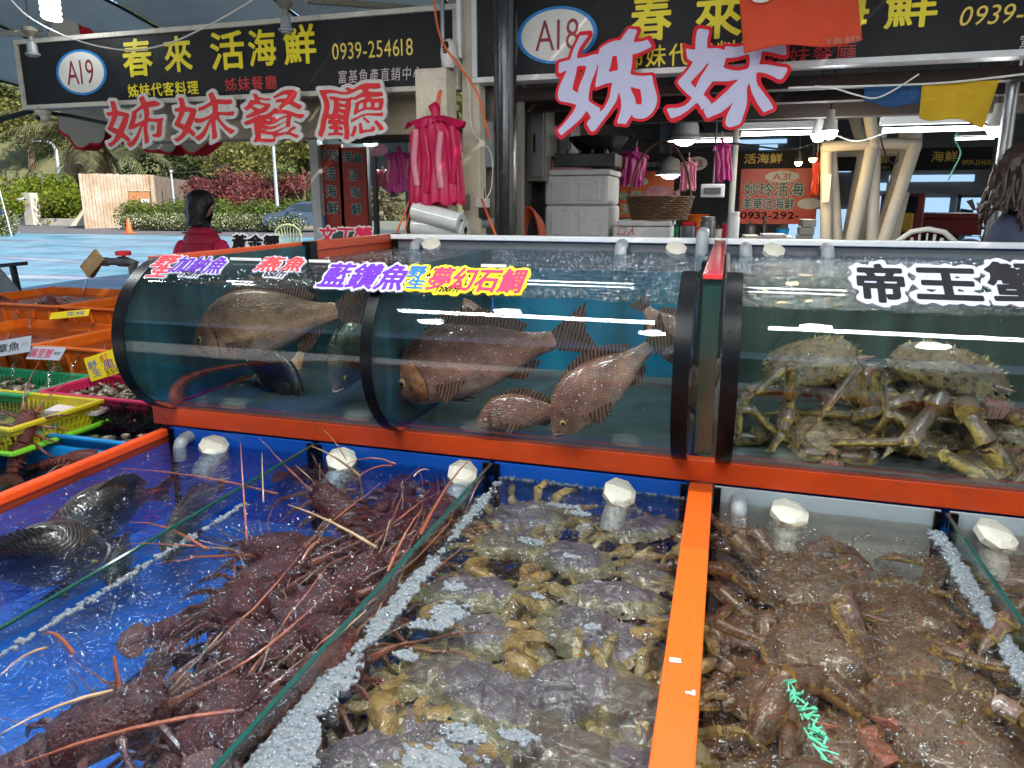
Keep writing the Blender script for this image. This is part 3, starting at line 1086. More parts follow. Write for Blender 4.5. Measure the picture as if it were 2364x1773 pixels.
def hill_z(x, y):
    d = max(0.0, y - 50 - 0.10 * (x + 40))
    return min(26, 0.50 * d) + 0.6 * math.sin(x * 0.21) * min(1, d / 5)


g = MB()
g.grid(44, 26, lambda a, b: (-190 + 240 * a, 44 + 90 * b, hill_z(-190 + 240 * a, 44 + 90 * b) - 0.10))
tag(g.obj('hill', 'soil', smooth=True), kind='structure')

# canopy over the stalls: sagging membrane panels on thin ribs
roof = thing('canopy_roof', 'grey membrane canopy on thin ribs above the fish stalls', 'roof', (0, 5, 3.3))


def roof_z(x, y):
    return 3.35 + 0.05 * (x + 8) - 0.018 * (y - 4) + 0.16 * math.sin((y + 1.5) * 1.15) - max(0.0, -2 - y) * 0.20


xs_ = [-9.2, -7.6, -6.0, -4.4, -2.8, -1.2, 0.4, 2.0, 3.6, 5.2]
for i in range(len(xs_) - 1):
    x0, x1 = xs_[i] + 0.012, xs_[i + 1] - 0.012
    MB().grid(4, 30, lambda a, b: (x0 + (x1 - x0) * a, -2.6 + 14.6 * b, roof_z(x0 + (x1 - x0) * a, -2.6 + 14.6 * b) + 0.06 * math.sin(math.pi * a))).obj('membrane', 'roof_membrane', roof, smooth=True)
for x in xs_:
    MB().tube([(x, -2.6 + 14.6 * k / 28, roof_z(x, -2.6 + 14.6 * k / 28) - 0.02) for k in range(29)], 0.016, 6).obj('rib', 'cable_black', roof, smooth=True)
for y in (5.3, 8.4):
    MB().tube([(-9.2, y, roof_z(-9.2, y) - 0.10), (5.2, y, roof_z(5.2, y) - 0.10)], 0.035, 8).obj('purlin', 'roof_tube', roof, smooth=True)
for (a, b) in (((-3.4, 5.5, 3.15), (-2.2, 8.5, 3.6)), ((-3.0, 5.5, 3.2), (-1.6, 8.0, 3.7)), ((-9, 4.9, 3.15), (-4.6, 6.0, 3.05)), ((-8.2, 7.5, 2.85), (-5.8, 5.2, 3.1))):
    MB().tube([a, b], 0.03, 8).obj('brace', 'roof_tube', roof, smooth=True)

# added dark block behind the camera, keeping open sky out of the glass reflections
t = thing('sky_blocker', 'added dark block behind the viewer keeping sky out of reflections', 'building', (-2, -14, 0))
MB().bb(-30, 26, -15, -13, 0, 6.5).obj('wall', 'dark_room', t)
MB().bb(-31, 27, -16, -12.4, 6.51, 6.8).obj('roof', 'steel_dark', t)
for k in range(12):
    MB().bb(-28 + 4.4 * k, -25.5 + 4.4 * k, -12.99, -12.95, 0.0, 2.8).obj('shutter', 'cabinet_grey', t)

# ------------------------------------------------------------------ tall tanks with the bulging glass front
AC, AR = (1.965, 1.115), 0.26
TH0, TH1 = R(-73.7), R(77.4)
ZW = 1.30


def arc(th, off=0.0):
    return AC[0] - (AR + off) * math.cos(th), AC[1] + (AR + off) * math.sin(th)


def arc_strip(x0, x1, o0, o1, n=28, ends=True):
    """curved slab between radial offsets o0 (inner) and o1 (outer)"""
    mb = MB()
    vs, fs = [], []
    for i in range(n + 1):
        th = TH0 + (TH1 - TH0) * i / n
        for o in (o0, o1):
            y, z = arc(th, o)
            vs += [(x0, y, z), (x1, y, z)]
    for i in range(n):
        a = i * 4
        b = a + 4
        fs += [(a + 2, a + 3, b + 3, b + 2), (a + 1, a, b, b + 1), (a, a + 2, b + 2, b), (a + 3, a + 1, b + 1, b + 3)]
    fs += [(0, 1, 3, 2), (n * 4 + 1, n * 4, n * 4 + 2, n * 4 + 3)]
    return mb.add(vs, fs)


def end_pane(x0, x1):
    n = 24
    poly = []
    for i in range(n + 1):
        th = TH0 + (TH1 - TH0) * i / n
        y, z = arc(th, -0.013)
        poly.append((y, z))
    poly += [(2.79, 1.36), (2.79, 0.868)]
    M = Matrix(((0, 0, 1, x0), (1, 0, 0, 0), (0, 1, 0, 0), (0, 0, 0, 1)))
    return MB().prism(poly, x1 - x0, M)


def ripple(x0, x1, y0, y1, z, amp, nx, ny, sc):
    return MB().grid(nx, ny, lambda a, b: (x0 + (x1 - x0) * a, y0 + (y1 - y0) * b,
                                           z + amp * mnoise.noise(Vector(((x0 + (x1 - x0) * a) * sc, (y0 + (y1 - y0) * b) * sc, 3.7)))))


def bubbles(x0, x1, y0, y1, z0, z1, n, r0, r1, seed, nu=8, nv=6):
    rnd = random.Random(seed)
    mb = MB()
    for _ in range(n):
        r = r0 + (r1 - r0) * rnd.random() ** 2.5
        mb.ball((rnd.uniform(x0, x1), rnd.uniform(y0, y1), rnd.uniform(z0, z1)), r, nu, nv)
    return mb


def tall_tank(name, label, x0, x1, bands, chambers, drains, elbows):
    t = thing(name, label, 'fish tank', ((x0 + x1) / 2, 2.3, 0))
    arc_strip(x0 + 0.002, x1 - 0.002, -0.012, 0.0).obj('curved_glass', 'tank_glass', t, smooth=True)
    for (a, b) in bands:
        arc_strip(a, b, 0.0015, 0.004).obj('black_band', 'black_seal', t, smooth=True)
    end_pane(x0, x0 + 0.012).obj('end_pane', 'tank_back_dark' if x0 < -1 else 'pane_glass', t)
    end_pane(x1 - 0.012, x1).obj('end_pane', 'pane_glass', t)
    for (a, b, m) in chambers:
        MB().bb(a + 0.014, b - 0.014, 2.79, 2.80, 0.868, 1.285).obj('back_panel', m, t)
        MB().bb(a + 0.014, b - 0.014, 1.895, 2.788, 0.85, 0.867).obj('tank_floor', 'dark_floor', t)
    for k in range(len(chambers) - 1):
        b = chambers[k][1]
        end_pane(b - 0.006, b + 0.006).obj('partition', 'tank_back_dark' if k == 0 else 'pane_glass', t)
    # rear trough
    MB().bb(x0, x1, 3.66, 3.70, 0.9, 1.345).obj('rear_wall', 'rear_panel', t)
    MB().bb(x0, x1, 3.63, 3.715, 1.346, 1.372).obj('white_rail', 'white_rail', t, bevel=0.004)
    MB().bb(x0 + 0.03, x1 - 0.03, 2.802, 3.658, 1.02, 1.04).obj('trough_floor', 'blue_floor', t)
    wy0 = AC[0] - math.sqrt((AR - 0.014) ** 2 - (ZW - AC[1]) ** 2) + 0.002
    ripple(x0 + 0.013, x1 - 0.013, wy0, 3.658, ZW, 0.006, 140, 90, 16).obj('water', 'water_tank', t, smooth='all')
    tag(bubbles(x0 + 0.05, x1 - 0.05, wy0 + 0.005, wy0 + 0.22, ZW - 0.004, ZW + 0.004, 650, 0.002, 0.009, int(x0 * 100) + 500, 6, 4).obj('bubble', 'bubble', t, smooth='all'), kind='stuff')
    tag(bubbles(x0 + 0.05, x1 - 0.05, wy0 + 0.02, 3.62, ZW - 0.002, ZW + 0.004, 2600, 0.0015, 0.006, int(x0 * 100) + 900, 6, 4).obj('glint_fizz', 'glint_film', t, smooth='all'), kind='stuff')  # surface bubbles added for their glints
    tag(bubbles(x0 + 0.1, x1 - 0.06, 1.85, 2.0, 0.90, ZW - 0.01, 150, 0.0015, 0.007, int(x0 * 100) + 990, 8, 6).obj('rising_bubbles', 'bubble', t, smooth='all'), kind='stuff')
    MB().bb(x0 + 0.01, x1 - 0.01, 1.93, 3.64, 0.05, 0.848).obj('base_cabinet', 'blue_panel', t)
    for (u, v) in drains:
        p = at(u, v, 3.58)
        c = MB()
        c.lathe([(0.052, 0), (0.052, 0.022), (0.03, 0.03)], 8, (p.x, 3.58, ZW + 0.012), Euler((R(35), 0, R(15))).to_matrix().to_4x4())
        c.obj('drain_cap', 'cream_plastic', t)
    for (u, v) in elbows:
        p = at(u, v, 3.55)
        MB().tube([(p.x, 3.55, ZW - 0.1), (p.x, 3.55, p.z - 0.03), (p.x, 3.56, p.z), (p.x, 3.60, p.z + 0.012), (p.x, 3.66, p.z + 0.01)], 0.03, 12).obj('inlet_pipe', 'pvc_grey', t, smooth=True)
    return t


tankA = tall_tank('fish_tank', 'long glass tank with bulging front holding large brown sea bream', -1.795, -0.062,
                  [(-1.797, -1.752), (-0.946, -0.912), (-0.108, -0.068)],
                  [(-1.795, -0.93, 'tank_back_dark'), (-0.93, -0.062, 'tank_back_blue')],
                  [(996, 573), (1560, 580)], [(956, 568), (1432, 572), (1622, 545)])
tankB = tall_tank('fish_tank', 'glass tank with bulging front packed with king crabs', 0.0, 1.75,
                  [(0.004, 0.044), (1.70, 1.746)], [(0.0, 1.75, 'tank_back_green')],
                  [(1785, 582)], [(1722, 580), (1912, 582)])
# side rails along the left end of the tank
MB().bb(-1.845, -1.80, 1.93, 3.78, 1.33, 1.372).obj('side_rail', 'rust_rail', tankA, bevel=0.003)
MB().bb(-1.832, -1.812, 1.95, 3.76, 0.87, 1.328).obj('side_panel', 'rust_rail', tankA)
for y in (2.80, 3.68):
    MB().bb(-1.798, -1.76, y - 0.03, y + 0.03, 1.0, 1.376).obj('corner_seal', 'black_seal', tankA)
gap = thing('gap_cover', 'glossy red cover strip between the two tall tanks', 'cover strip', (-0.03, 2.8, 1.3))
MB().bb(-0.056, -0.006, 1.915, 3.62, 1.352, 1.366).obj('strip', 'pink_gloss', gap, bevel=0.002)
MB().bb(-0.054, -0.008, 1.93, 1.95, 0.868, 1.35).obj('seal', 'glass_edge', gap)

# ------------------------------------------------------------------ low troughs in front
YB = 1.894
YF = 0.42
ZR, ZL = 0.80, 0.757
trough_frame = thing('trough_stand', 'orange framed stand carrying the row of open seafood troughs', 'stand', (-0.4, 1.2, 0))
MB().bb(-1.86, 1.95, YB, YB + 0.034, 0.80, 0.864).obj('back_rail', 'orange_rail', trough_frame, bevel=0.004)
MB().bb(-1.803, -1.772, YF, YB - 0.03, 0.772, 0.80).obj('side_rail', 'orange_rail', trough_frame, bevel=0.006)
MB().bb(-1.800, -1.786, YF, YB - 0.002, 0.60, 0.771).obj('side_panel', 'rust_rail', trough_frame)
MB().bb(-1.784, -1.779, YF, YB - 0.025, 0.50, 0.748).obj('inner_wall', 'blue_panel', trough_frame)
MB().bb(-0.060, 0.002, YF, YB - 0.001, 0.745, 0.80).obj('cross_bar', 'orange_bar', trough_frame, bevel=0.004)
MB().bb(-1.81, 1.85, YF - 0.06, YF, 0.05, 0.80).obj('front_panel', 'orange_rail', trough_frame)
MB().bb(-1.785, 1.80, YF + 0.01, YB - 0.02, 0.05, 0.40).obj('base_cabinet', 'blue_panel', trough_frame)
MB().bb(1.153, 1.20, YF, YB - 0.002, 0.42, 0.80).obj('end_wall', 'orange_rail', trough_frame, bevel=0.004)
# stuck paper scraps and chips on the cross bar
for (u, v, a, b) in ((1559, 1525, 0.019, 0.013), (1590, 1600, 0.010, 0.006), (1600, 1604, 0.007, 0.004), (1612, 1598, 0.005, 0.004), (1632, 1607, 0.006, 0.004)):
    p = atz(u, v, 0.801)
    if p.x > -0.002:
        p.x = -0.008
    MB().prism([(-a / 2, -b / 2), (a / 2, -b / 2 * 0.8), (a / 2 * 0.9, b / 2), (-a / 2, b / 2 * 0.9)], 0.0015, Matrix.Translation((p.x, p.y, 0.8005)) @ Matrix.Rotation(0.05, 4, 'Z')).obj('paper_scrap', 'white_print', trough_frame)


def trough(name, label, x0, x1, back, floor, wmat, zf, seed, nb, drains=(), elbows=(), ripple_amp=0.003):
    t = thing(name, label, 'trough', ((x0 + x1) / 2, 1.1, zf))
    MB().bb(x0 + 0.004, x1 - 0.004, YB - 0.012, YB - 0.003, zf, 0.797).obj('back_wall', back, t)
    MB().bb(x0 + 0.004, x1 - 0.004, YF, YB - 0.013, zf - 0.015, zf).obj('trough_floor', floor, t)
    ripple(x0 + 0.006, x1 - 0.006, YF + 0.01, YB - 0.0135, ZL, ripple_amp, 70, 130, 22).obj('water', wmat, t, smooth='all')
    tag(bubbles(x0 + 0.02, x1 - 0.02, 0.75, 1.78, ZL - 0.001, ZL + 0.001, nb, 0.0012, 0.012, seed, 8, 6).obj('bubble', 'bubble', t, smooth='all'), kind='stuff')
    rnd = random.Random(seed * 7)
    fz = MB()  # small bubbles scattered to stand in for glints on the ripples
    for _ in range(int(nb * 5)):
        cx_, cy_ = rnd.uniform(x0 + 0.02, x1 - 0.02), 0.7 + 1.1 * rnd.random() ** 1.25
        if mnoise.noise(Vector((cx_ * 7, cy_ * 5, seed))) < -0.12:
            continue
        fz.ball((cx_, cy_, ZL + 0.001), 0.0012 + 0.0026 * rnd.random() ** 2, 6, 4)
    tag(fz.obj('glint_fizz', 'glint_film', t, smooth='all'), kind='stuff')
    for x in (x0 + 0.012, x1 - 0.012):
        MB().bb(x - 0.008, x + 0.008, YB - 0.022, YB - 0.0125, zf, 0.796).obj('corner_seal', 'black_seal', t)
    for (u, v, big) in drains:
        p = atz(u, v, 0.775)
        y = YB - 0.055
        p = at(u, v, y)
        d = MB()
        d.tube([(p.x, YB - 0.02, p.z - 0.03), (p.x, YB - 0.06, p.z - 0.035), (p.x - 0.004, YB - 0.10, p.z - 0.055), (p.x - 0.006, YB - 0.115, p.z - 0.085)], [0.03, 0.031, 0.033, 0.033], 14)
        d = d.obj('drain', 'pvc_grey', t, smooth=True)
        MB().lathe([(0.047 * big, 0), (0.047 * big, 0.016), (0.030, 0.024)], 8, (p.x + 0.002, y, p.z - 0.004), Euler((R(16 + (u * 7) % 24), R((u * 3) % 17 - 8), R(u % 45))).to_matrix().to_4x4()).obj('cap', 'cream_plastic', d)
    for (u, v) in elbows:
        p = at(u, v, YB - 0.05)
        MB().tube([(p.x, YB - 0.015, p.z + 0.004), (p.x, YB - 0.04, p.z + 0.004), (p.x, YB - 0.058, p.z - 0.004), (p.x, YB - 0.066, p.z - 0.02), (p.x, YB - 0.066, p.z - 0.06)], 0.021, 12).obj('inlet_elbow', 'pvc_grey', t, smooth=True)
    return t


T1 = trough('trough', 'leftmost blue trough holding large dark fish', -1.785, -1.225, 'blue_panel', 'blue_floor', 'water_blue', 0.50, 11, 90, [(492, 1032, 1)], [(421, 1018)])
T2 = trough('trough', 'blue trough full of red spiny lobsters', -1.215, -0.632, 'blue_panel', 'blue_floor', 'water_blue', 0.50, 12, 260, [(787, 1063, 1), (1066, 1094, 0.95)], [], 0.005)
T3 = trough('trough', 'blue trough heaped with grey shelled crabs', -0.622, -0.062, 'blue_panel', 'blue_floor', 'water_murky', 0.50, 13, 420, [(1426, 1140, 1)], [])
T4 = trough('trough', 'pale walled trough full of spiny king crabs', 0.004, 0.555, 'pale_panel', 'dark_floor', 'water_brown', 0.50, 14, 360, [(1818, 1188, 1.05)], [(1706, 1168)], 0.004)
T5 = trough('trough', 'rightmost trough cut by the picture edge with purple lobsters', 0.567, 1.15, 'pale_panel', 'dark_floor', 'water_brown', 0.50, 15, 120, [(2292, 1238, 1.05)], [])
for x, nm in ((-1.22, 'clear glass divider between the dark fish and lobster troughs'), (-0.627, 'clear glass divider between the lobster and crab troughs'),
              (0.561, 'clear glass divider right of the king crab trough')):
    d = thing('glass_divider', nm, 'glass divider', (x, 1.1, 0.5), group='trough dividers')
    MB().bb(x - 0.004, x + 0.004, YF + 0.01, YB - 0.014, 0.501, 0.791).obj('pane', 'pane_glass', d)
    MB().bb(x - 0.0042, x + 0.0042, YF + 0.01, YB - 0.014, 0.7912, 0.796).obj('polished_edge', 'glass_edge', d)


# foam that gathers along the glass and in patches
def foam_patch(name, parent, x0, x1, y0, y1, fn, res=0.004, k_=1.0):
    xs = np.arange(x0, x1, res)
    ys = np.arange(y0, y1, res)
    F = [[fn(float(x), float(y)) + 0.010 * k_ * mnoise.noise(Vector((float(x) * 70, float(y) * 70, 1.3))) + 0.012 * k_ * mnoise.noise(Vector((float(x) * 150, float(y) * 150, 7.3))) for x in xs] for y in ys]
    tag(field_mesh(F, xs, ys, 0.0, ZL - 0.002, ZL + 0.002).obj(name, 'foam', parent), kind='stuff')
    rnd = random.Random(int(abs(x0) * 997 + abs(y0) * 331))
    mb = MB()
    nb_ = int((x1 - x0) * (y1 - y0) * 30000)
    for _ in range(nb_):
        i, j = rnd.randrange(len(xs)), rnd.randrange(len(ys))
        if F[j][i] < 0.004 * k_ * rnd.random():
            r = 0.0014 + 0.0052 * rnd.random() ** 3
            mb.ball((xs[i] + rnd.uniform(-res, res) / 2, ys[j] + rnd.uniform(-res, res) / 2, ZL + 0.001), r, 6, 4)
    if mb.v:
        tag(mb.obj('foam_bubbles', 'foam_bubble', parent, smooth='all'), kind='stuff')


def fn3(x, y):
    wob = 0.018 * mnoise.noise(Vector((x * 9, y * 9, 1.0))) + 0.010 * mnoise.noise(Vector((x * 28, y * 28, 4.0)))
    d = x + 0.622
    wid = 0.008 + 0.020 * max(0, min(1, (1.62 - y) / 0.5)) * 0.35 + max(0, 0.98 - y) * 0.24
    off = 0.030
    a = abs(d - off) - wid
    if y > 1.84 or y < 0.5:
        a += 0.1
    b = -1.0
    hole = 0.045 - math.hypot((d - 0.10) / 1.0, (y - 0.90) / 1.8) if y < 1.05 else -1
    return max(a, hole) + wob


foam_patch('foam', T3, -0.618, -0.25, 0.5, 1.87, fn3)
for k, (u, v, rx, ry) in enumerate(((1225, 1250, 0.028, 0.016), (1030, 1420, 0.032, 0.04), (985, 1445, 0.03, 0.012), (940, 1515, 0.022, 0.012), (1075, 1700, 0.035, 0.02),
                                    (1300, 1168, 0.045, 0.012), (1340, 1185, 0.028, 0.012), (1320, 1285, 0.016, 0.008), (1050, 1355, 0.02, 0.012), (1365, 1450, 0.014, 0.009), (1000, 1760, 0.05, 0.03), (1240, 1375, 0.012, 0.01), (1190, 1700, 0.03, 0.014))):
    p = atz(u, v, ZL)
    foam_patch('foam', T3, p.x - rx * 1.8, p.x + rx * 1.8, p.y - ry * 1.8, p.y + ry * 1.8,
               lambda x, y: math.hypot((x - p.x) / rx, (y - p.y) / ry) - 1 + 0.7 * mnoise.noise(Vector((x * 40, y * 40, k * 3.1))), 0.003, 40)


def fn4(x, y):
    d = 0.555 - x
    a = abs(d - 0.022) - (0.014 + 0.010 * max(0, 1.7 - y))
    return a + 0.010 * mnoise.noise(Vector((x * 14, y * 14, 9.0))) + (0.1 if y > 1.85 else 0)


foam_patch('foam', T4, 0.42, 0.553, 0.9, 1.875, fn4)
for y0, x0_, x1_ in ((YB - 0.022, -0.60, -0.07),):
    foam_patch('foam', T3, x0_, x1_, y0 - 0.02, y0 + 0.008, lambda x, y: abs(y - y0) - 0.004 + 0.008 * mnoise.noise(Vector((x * 20, y * 30, 2.0))), 0.004)


def fn2(x, y):
    return abs(-1.21 + 0.012 - x) - 0.0045 + 0.006 * mnoise.noise(Vector((x * 20, y * 20, 5.0))) + (0.1 if y > 1.5 else 0)


foam_patch('foam', T2, -1.214, -1.18, 0.6, 1.6, fn2, 0.003)
# ------------------------------------------------------------------ fish
def fish(name, label, L, H, W, skin, fin, loc, rot, bend=0.0, group=None, copper=False, lip=None, hump=0.0, forked=0.5, fins_up=1.0, tall_tail=1.0, mouth=0.0):
    """head towards +x; L length without tail, H depth, W width"""
    t = thing(name, label, 'fish', loc, rot, group)
    prof = [(0.0, 0.07, 0.06, 0.10), (0.03, 0.20, 0.16, 0.30), (0.08, 0.40, 0.27, 0.55), (0.16, 0.62 + hump, 0.36, 0.80), (0.26, 0.78 + hump, 0.42, 0.95), (0.38, 0.84, 0.46, 1.0),
            (0.50, 0.80, 0.45, 0.92), (0.62, 0.66, 0.38, 0.76), (0.74, 0.46, 0.28, 0.55), (0.84, 0.28, 0.18, 0.34), (0.92, 0.19, 0.14, 0.20), (1.0, 0.18, 0.15, 0.10)]
    n = 20
    tot = 1.26

    def bz(s):
        return bend * L * (s ** 2)

    vs, fs = [], []
    for (s, up, dn, wd) in prof:
        for k in range(n):
            a = 2 * math.pi * k / n
            c, sn = math.cos(a), math.sin(a)
            hz = (up if sn > 0 else dn) * H / tot
            y = abs(c) ** 0.85 * (1 if c > 0 else -1) * wd * W / 2
            vs.append((L * (0.5 - s), y + bz(s), sn * hz - 0.1 * H * max(0, 0.12 - s)))
    m = len(prof)
    for i in range(m - 1):
        for k in range(n):
            fs.append((i * n + k, (i + 1) * n + k, (i + 1) * n + (k + 1) % n, i * n + (k + 1) % n))
    fs.append(tuple(range(n)))
    fs.append(tuple((m - 1) * n + k for k in range(n - 1, -1, -1)))
    body = MB().add(vs, fs).obj('body', skin, t, smooth='all', world=False)
    sb = body.modifiers.new('sub', 'SUBSURF')
    sb.levels = sb.render_levels = 1

    def fin_sheet(pts_base, pts_tip, nm, th=0.0025):
        k = len(pts_base)
        v2, f2 = [], []
        for (b, p) in zip(pts_base, pts_tip):
            for sgn in (-1, 1):
                v2 += [(b[0], b[1] + sgn * th, b[2]), (p[0], p[1] + sgn * th * 0.3, p[2])]
        for i in range(k - 1):
            a, b = i * 4, i * 4 + 4
            f2 += [(a, a + 1, b + 1, b), (a + 2, b + 2, b + 3, a + 3), (a + 1, a + 3, b + 3, b + 1), (a, b, b + 2, a + 2)]
        f2 += [(0, 2, 3, 1), (k * 4 - 4, k * 4 - 3, k * 4 - 1, k * 4 - 2)]
        return MB().add(v2, f2).obj(nm, fin, t, world=False)

    def top(s):
        for i in range(m - 1):
            if prof[i][0] <= s <= prof[i + 1][0]:
                q = (s - prof[i][0]) / (prof[i + 1][0] - prof[i][0])
                return (prof[i][1] * (1 - q) + prof[i + 1][1] * q) * H / tot, (prof[i][2] * (1 - q) + prof[i + 1][2] * q) * H / tot, (prof[i][3] * (1 - q) + prof[i + 1][3] * q) * W / 2
        return prof[-1][1] * H / tot, prof[-1][2] * H / tot, prof[-1][3] * W / 2
    # dorsal fin: spiny, saw-toothed
    bs, tp = [], []
    K = 24
    for i in range(K + 1):
        s = 0.27 + 0.56 * i / K
        h = H * 0.17 * fins_up * (math.sin(math.pi * min(1, (i + 1) / (K + 2))) ** 0.5) * (1 - 0.28 * (i % 2) * (1 if i < 15 else 0.2))
        z = top(s)[0] * 0.95
        bs.append((L * (0.5 - s), bz(s), z))
        tp.append((L * (0.5 - s - 0.05), bz(s) + 0.004, z + h))
    fin_sheet(bs, tp, 'dorsal_fin')
    bs, tp = [], []
    for i in range(9):
        s = 0.66 + 0.17 * i / 8
        h = H * 0.15 * (1 - 0.6 * i / 8) * (0.4 + 0.6 * min(1, i / 2))
        z = -top(s)[1] * 0.95
        bs.append((L * (0.5 - s), bz(s), z))
        tp.append((L * (0.5 - s - 0.05), bz(s), z - h))
    fin_sheet(bs, tp, 'anal_fin')
    # tail
    bs, tp = [], []
    for i in range(11):
        q = i / 10 * 2 - 1
        z0 = q * 0.16 * H / tot
        bs.append((L * -0.485, bz(1), z0))
        ln = 0.16 + 0.10 * forked * abs(q) ** 1.3
        tp.append((L * (-0.5 - ln), bz(1) + bend * L * ln * 2.2, q * H * 0.34 * tall_tail))
    fin_sheet(bs, tp, 'tail_fin')
    for sd in (-1, 1):
        # pectoral and pelvic fins lie along the flank
        wd = top(0.30)[2]
        bs = [(L * 0.5 - L * 0.29, sd * wd * 0.93 + bz(0.3), -H * 0.05 - H * 0.09 * i / 4) for i in range(5)]
        tp = [(L * 0.5 - L * (0.50 - 0.045 * i), sd * (wd + 0.022 - 0.003 * i), -H * (0.10 + 0.055 * i)) for i in range(5)]
        fin_sheet(bs, tp, 'pectoral_fin', 0.0015)
        bs = [(L * 0.5 - L * (0.31 + 0.02 * i), sd * W * 0.10 + bz(0.3), -top(0.33)[1] * 0.93) for i in range(4)]
        tp = [(L * 0.5 - L * (0.50 - 0.03 * i), sd * W * 0.20, -top(0.33)[1] - H * (0.13 - 0.03 * i)) for i in range(4)]
        fin_sheet(bs, tp, 'pelvic_fin', 0.0015)
        ex, ey, ez = L * 0.5 - L * 0.105, sd * top(0.105)[2] * 0.93 + bz(0.1), H * 0.085
        er = H * 0.056
        e = MB().ball((ex, ey, ez), (er, er * 0.55, er), 14, 10).obj('eye', 'eye_gold', t, smooth='all', world=False)
        MB().ball((ex + er * 0.05, ey + sd * er * 0.30, ez), (er * 0.62, er * 0.36, er * 0.62), 12, 8).obj('pupil', 'eye_black', e, smooth='all', world=False)
        # gill cover: a raised plate with a curved rear edge
        def gp(a, b):
            s = 0.135 + 0.12 * a * (0.72 + 0.28 * math.sin(math.pi * b))
            zt = H * (0.30 - 0.53 * b)
            up, dn, hw = top(s)
            hh = up if zt > 0 else dn
            q = max(0.0, 1 - (zt / (hh * 0.999)) ** 2) if abs(zt) < hh else 0.0
            bulge = 0.006 * math.sin(math.pi * a) * math.sin(math.pi * b) + 0.0035 * a
            return (L * (0.5 - s), sd * (hw * q ** 0.42 + bulge) + bz(s), zt * 0.96)
        MB().grid(8, 10, gp).obj('gill_cover', 'gill_copper' if copper else skin, t, smooth='all', world=False)
        rim_ = [gp(1.0, b_ / 10) for b_ in range(11)]
        MB().tube([(x_, y_ + sd * 0.0005, z_) for x_, y_, z_ in rim_], H * 0.007, 6).obj('gill_edge', 'fin_dark', t, smooth='all', world=False)
    # lips
    lz = -0.1 * H * 0.12
    MB().tube([(L * 0.455, sd2 * W * 0.20, lz - H * 0.045 - 0.006) for sd2 in (-1,)] + [(L * (0.505 + mouth), -W * 0.05, lz - H * 0.012), (L * (0.505 + mouth), W * 0.05, lz - H * 0.012), (L * 0.455, W * 0.20, lz - H * 0.051)],
              [H * 0.012, H * 0.024, H * 0.024, H * 0.012], 8).obj('upper_lip', lip or skin, t, smooth='all', world=False)
    MB().tube([(L * 0.45, -W * 0.18, lz - H * 0.072), (L * (0.492 + mouth), -W * 0.05, lz - H * 0.056), (L * (0.492 + mouth), W * 0.05, lz - H * 0.056), (L * 0.45, W * 0.18, lz - H * 0.072)],
              [H * 0.012, H * 0.022, H * 0.022, H * 0.012], 8).obj('lower_lip', lip or skin, t, smooth='all', world=False)
    return t


def fish_at(u0, v0, u1, v1, Y, dY=0.0):
    """centre, length and rotation for a fish whose nose is at photo pixel (u0, v0) and tail root at (u1, v1), near the plane y = Y"""
    a, b = at(u0, v0, Y), at(u1, v1, Y + dY)
    d = a - b
    L = d.length
    yaw = math.atan2(d.y, d.x)
    pit = -math.asin(d.z / L)
    return (a + b) / 2, L, (0, pit, yaw)


GF = 'sea bream swimming in the tall tank'
c, L, r = fish_at(452, 800, 795, 715, 2.00, -0.02)
fish('sea_bream', 'large bronze scaled bream behind the white reflection in the left chamber', L * 1.03, 0.23, 0.115, 'bream_skin', 'fin_brown', c, r, 0.06, GF, lip='lip_pale', tall_tail=1.0)
c, L, r = fish_at(905, 905, 1290, 780, 1.93, 0.05)
fish('sea_bream', 'large red bream with copper gill cover facing left in the blue chamber', L, 0.235, 0.12, 'bream_red', 'fin_brown', c, r, 0.05, GF, copper=True, lip='lip_pale')
c, L, r = fish_at(1112, 975, 1290, 945, 1.88, 0.10)
fish('sea_bream', 'small bream with pale mouth resting on the tank floor', L * 1.15, 0.115, 0.065, 'bream_red', 'fin_brown', c, r, 0.10, GF, hump=0.06)
c, L, r = fish_at(1278, 1000, 1510, 800, 1.85, 0.12)
fish('sea_bream', 'dark red bream nosing down steeply beside the small bream', L, 0.165, 0.085, 'bream_red', 'fin_brown', c, r, -0.05, GF, hump=0.05)
c, L, r = fish_at(770, 905, 875, 700, 2.02, 0.30)
fish('drum_fish', 'olive green fish with thick lips facing out at the black band', L * 0.95, 0.20, 0.115, 'drum_skin', 'fin_dark', c, r, 0.12, GF, lip='lip_pale', mouth=0.01)
c, L, r = fish_at(690, 925, 560, 800, 2.16, 0.12)
fish('sea_bream', 'dark striped bream with white chin pointing down below the bronze bream', L * 1.2, 0.17, 0.085, 'grouper_skin', 'fin_dark', c, r, 0.03, GF, lip='lip_pale')
c, L, r = fish_at(1575, 835, 1490, 715, 2.35, 0.05)
fish('sea_bream', 'bream hanging nose down behind the big tail', L * 1.05, 0.15, 0.075, 'bream_red', 'fin_brown', c, r, 0.03, GF)
c, L, r = fish_at(1030, 690, 1130, 880, 2.45, 0.05)
fish('sea_bream', 'bream mostly hidden behind the copper gilled bream', L * 1.1, 0.17, 0.075, 'bream_red', 'fin_brown', c, r, 0.0, GF)
c, L, r = fish_at(640, 960, 690, 830, 2.42, 0.1)
fish('sea_bream', 'brown bream deep in shade of the left chamber', L * 1.3, 0.15, 0.075, 'bream_skin', 'fin_brown', c, r, 0.0, GF)
c, L, r = fish_at(1560, 985, 1660, 830, 2.25, 0.2)
fish('sea_bream', 'shadowy bream at the right end of the blue chamber', L, 0.16, 0.075, 'bream_red', 'fin_brown', c, r, 0.05, GF)
c, L, r = fish_at(470, 975, 520, 880, 2.35, 0.15)
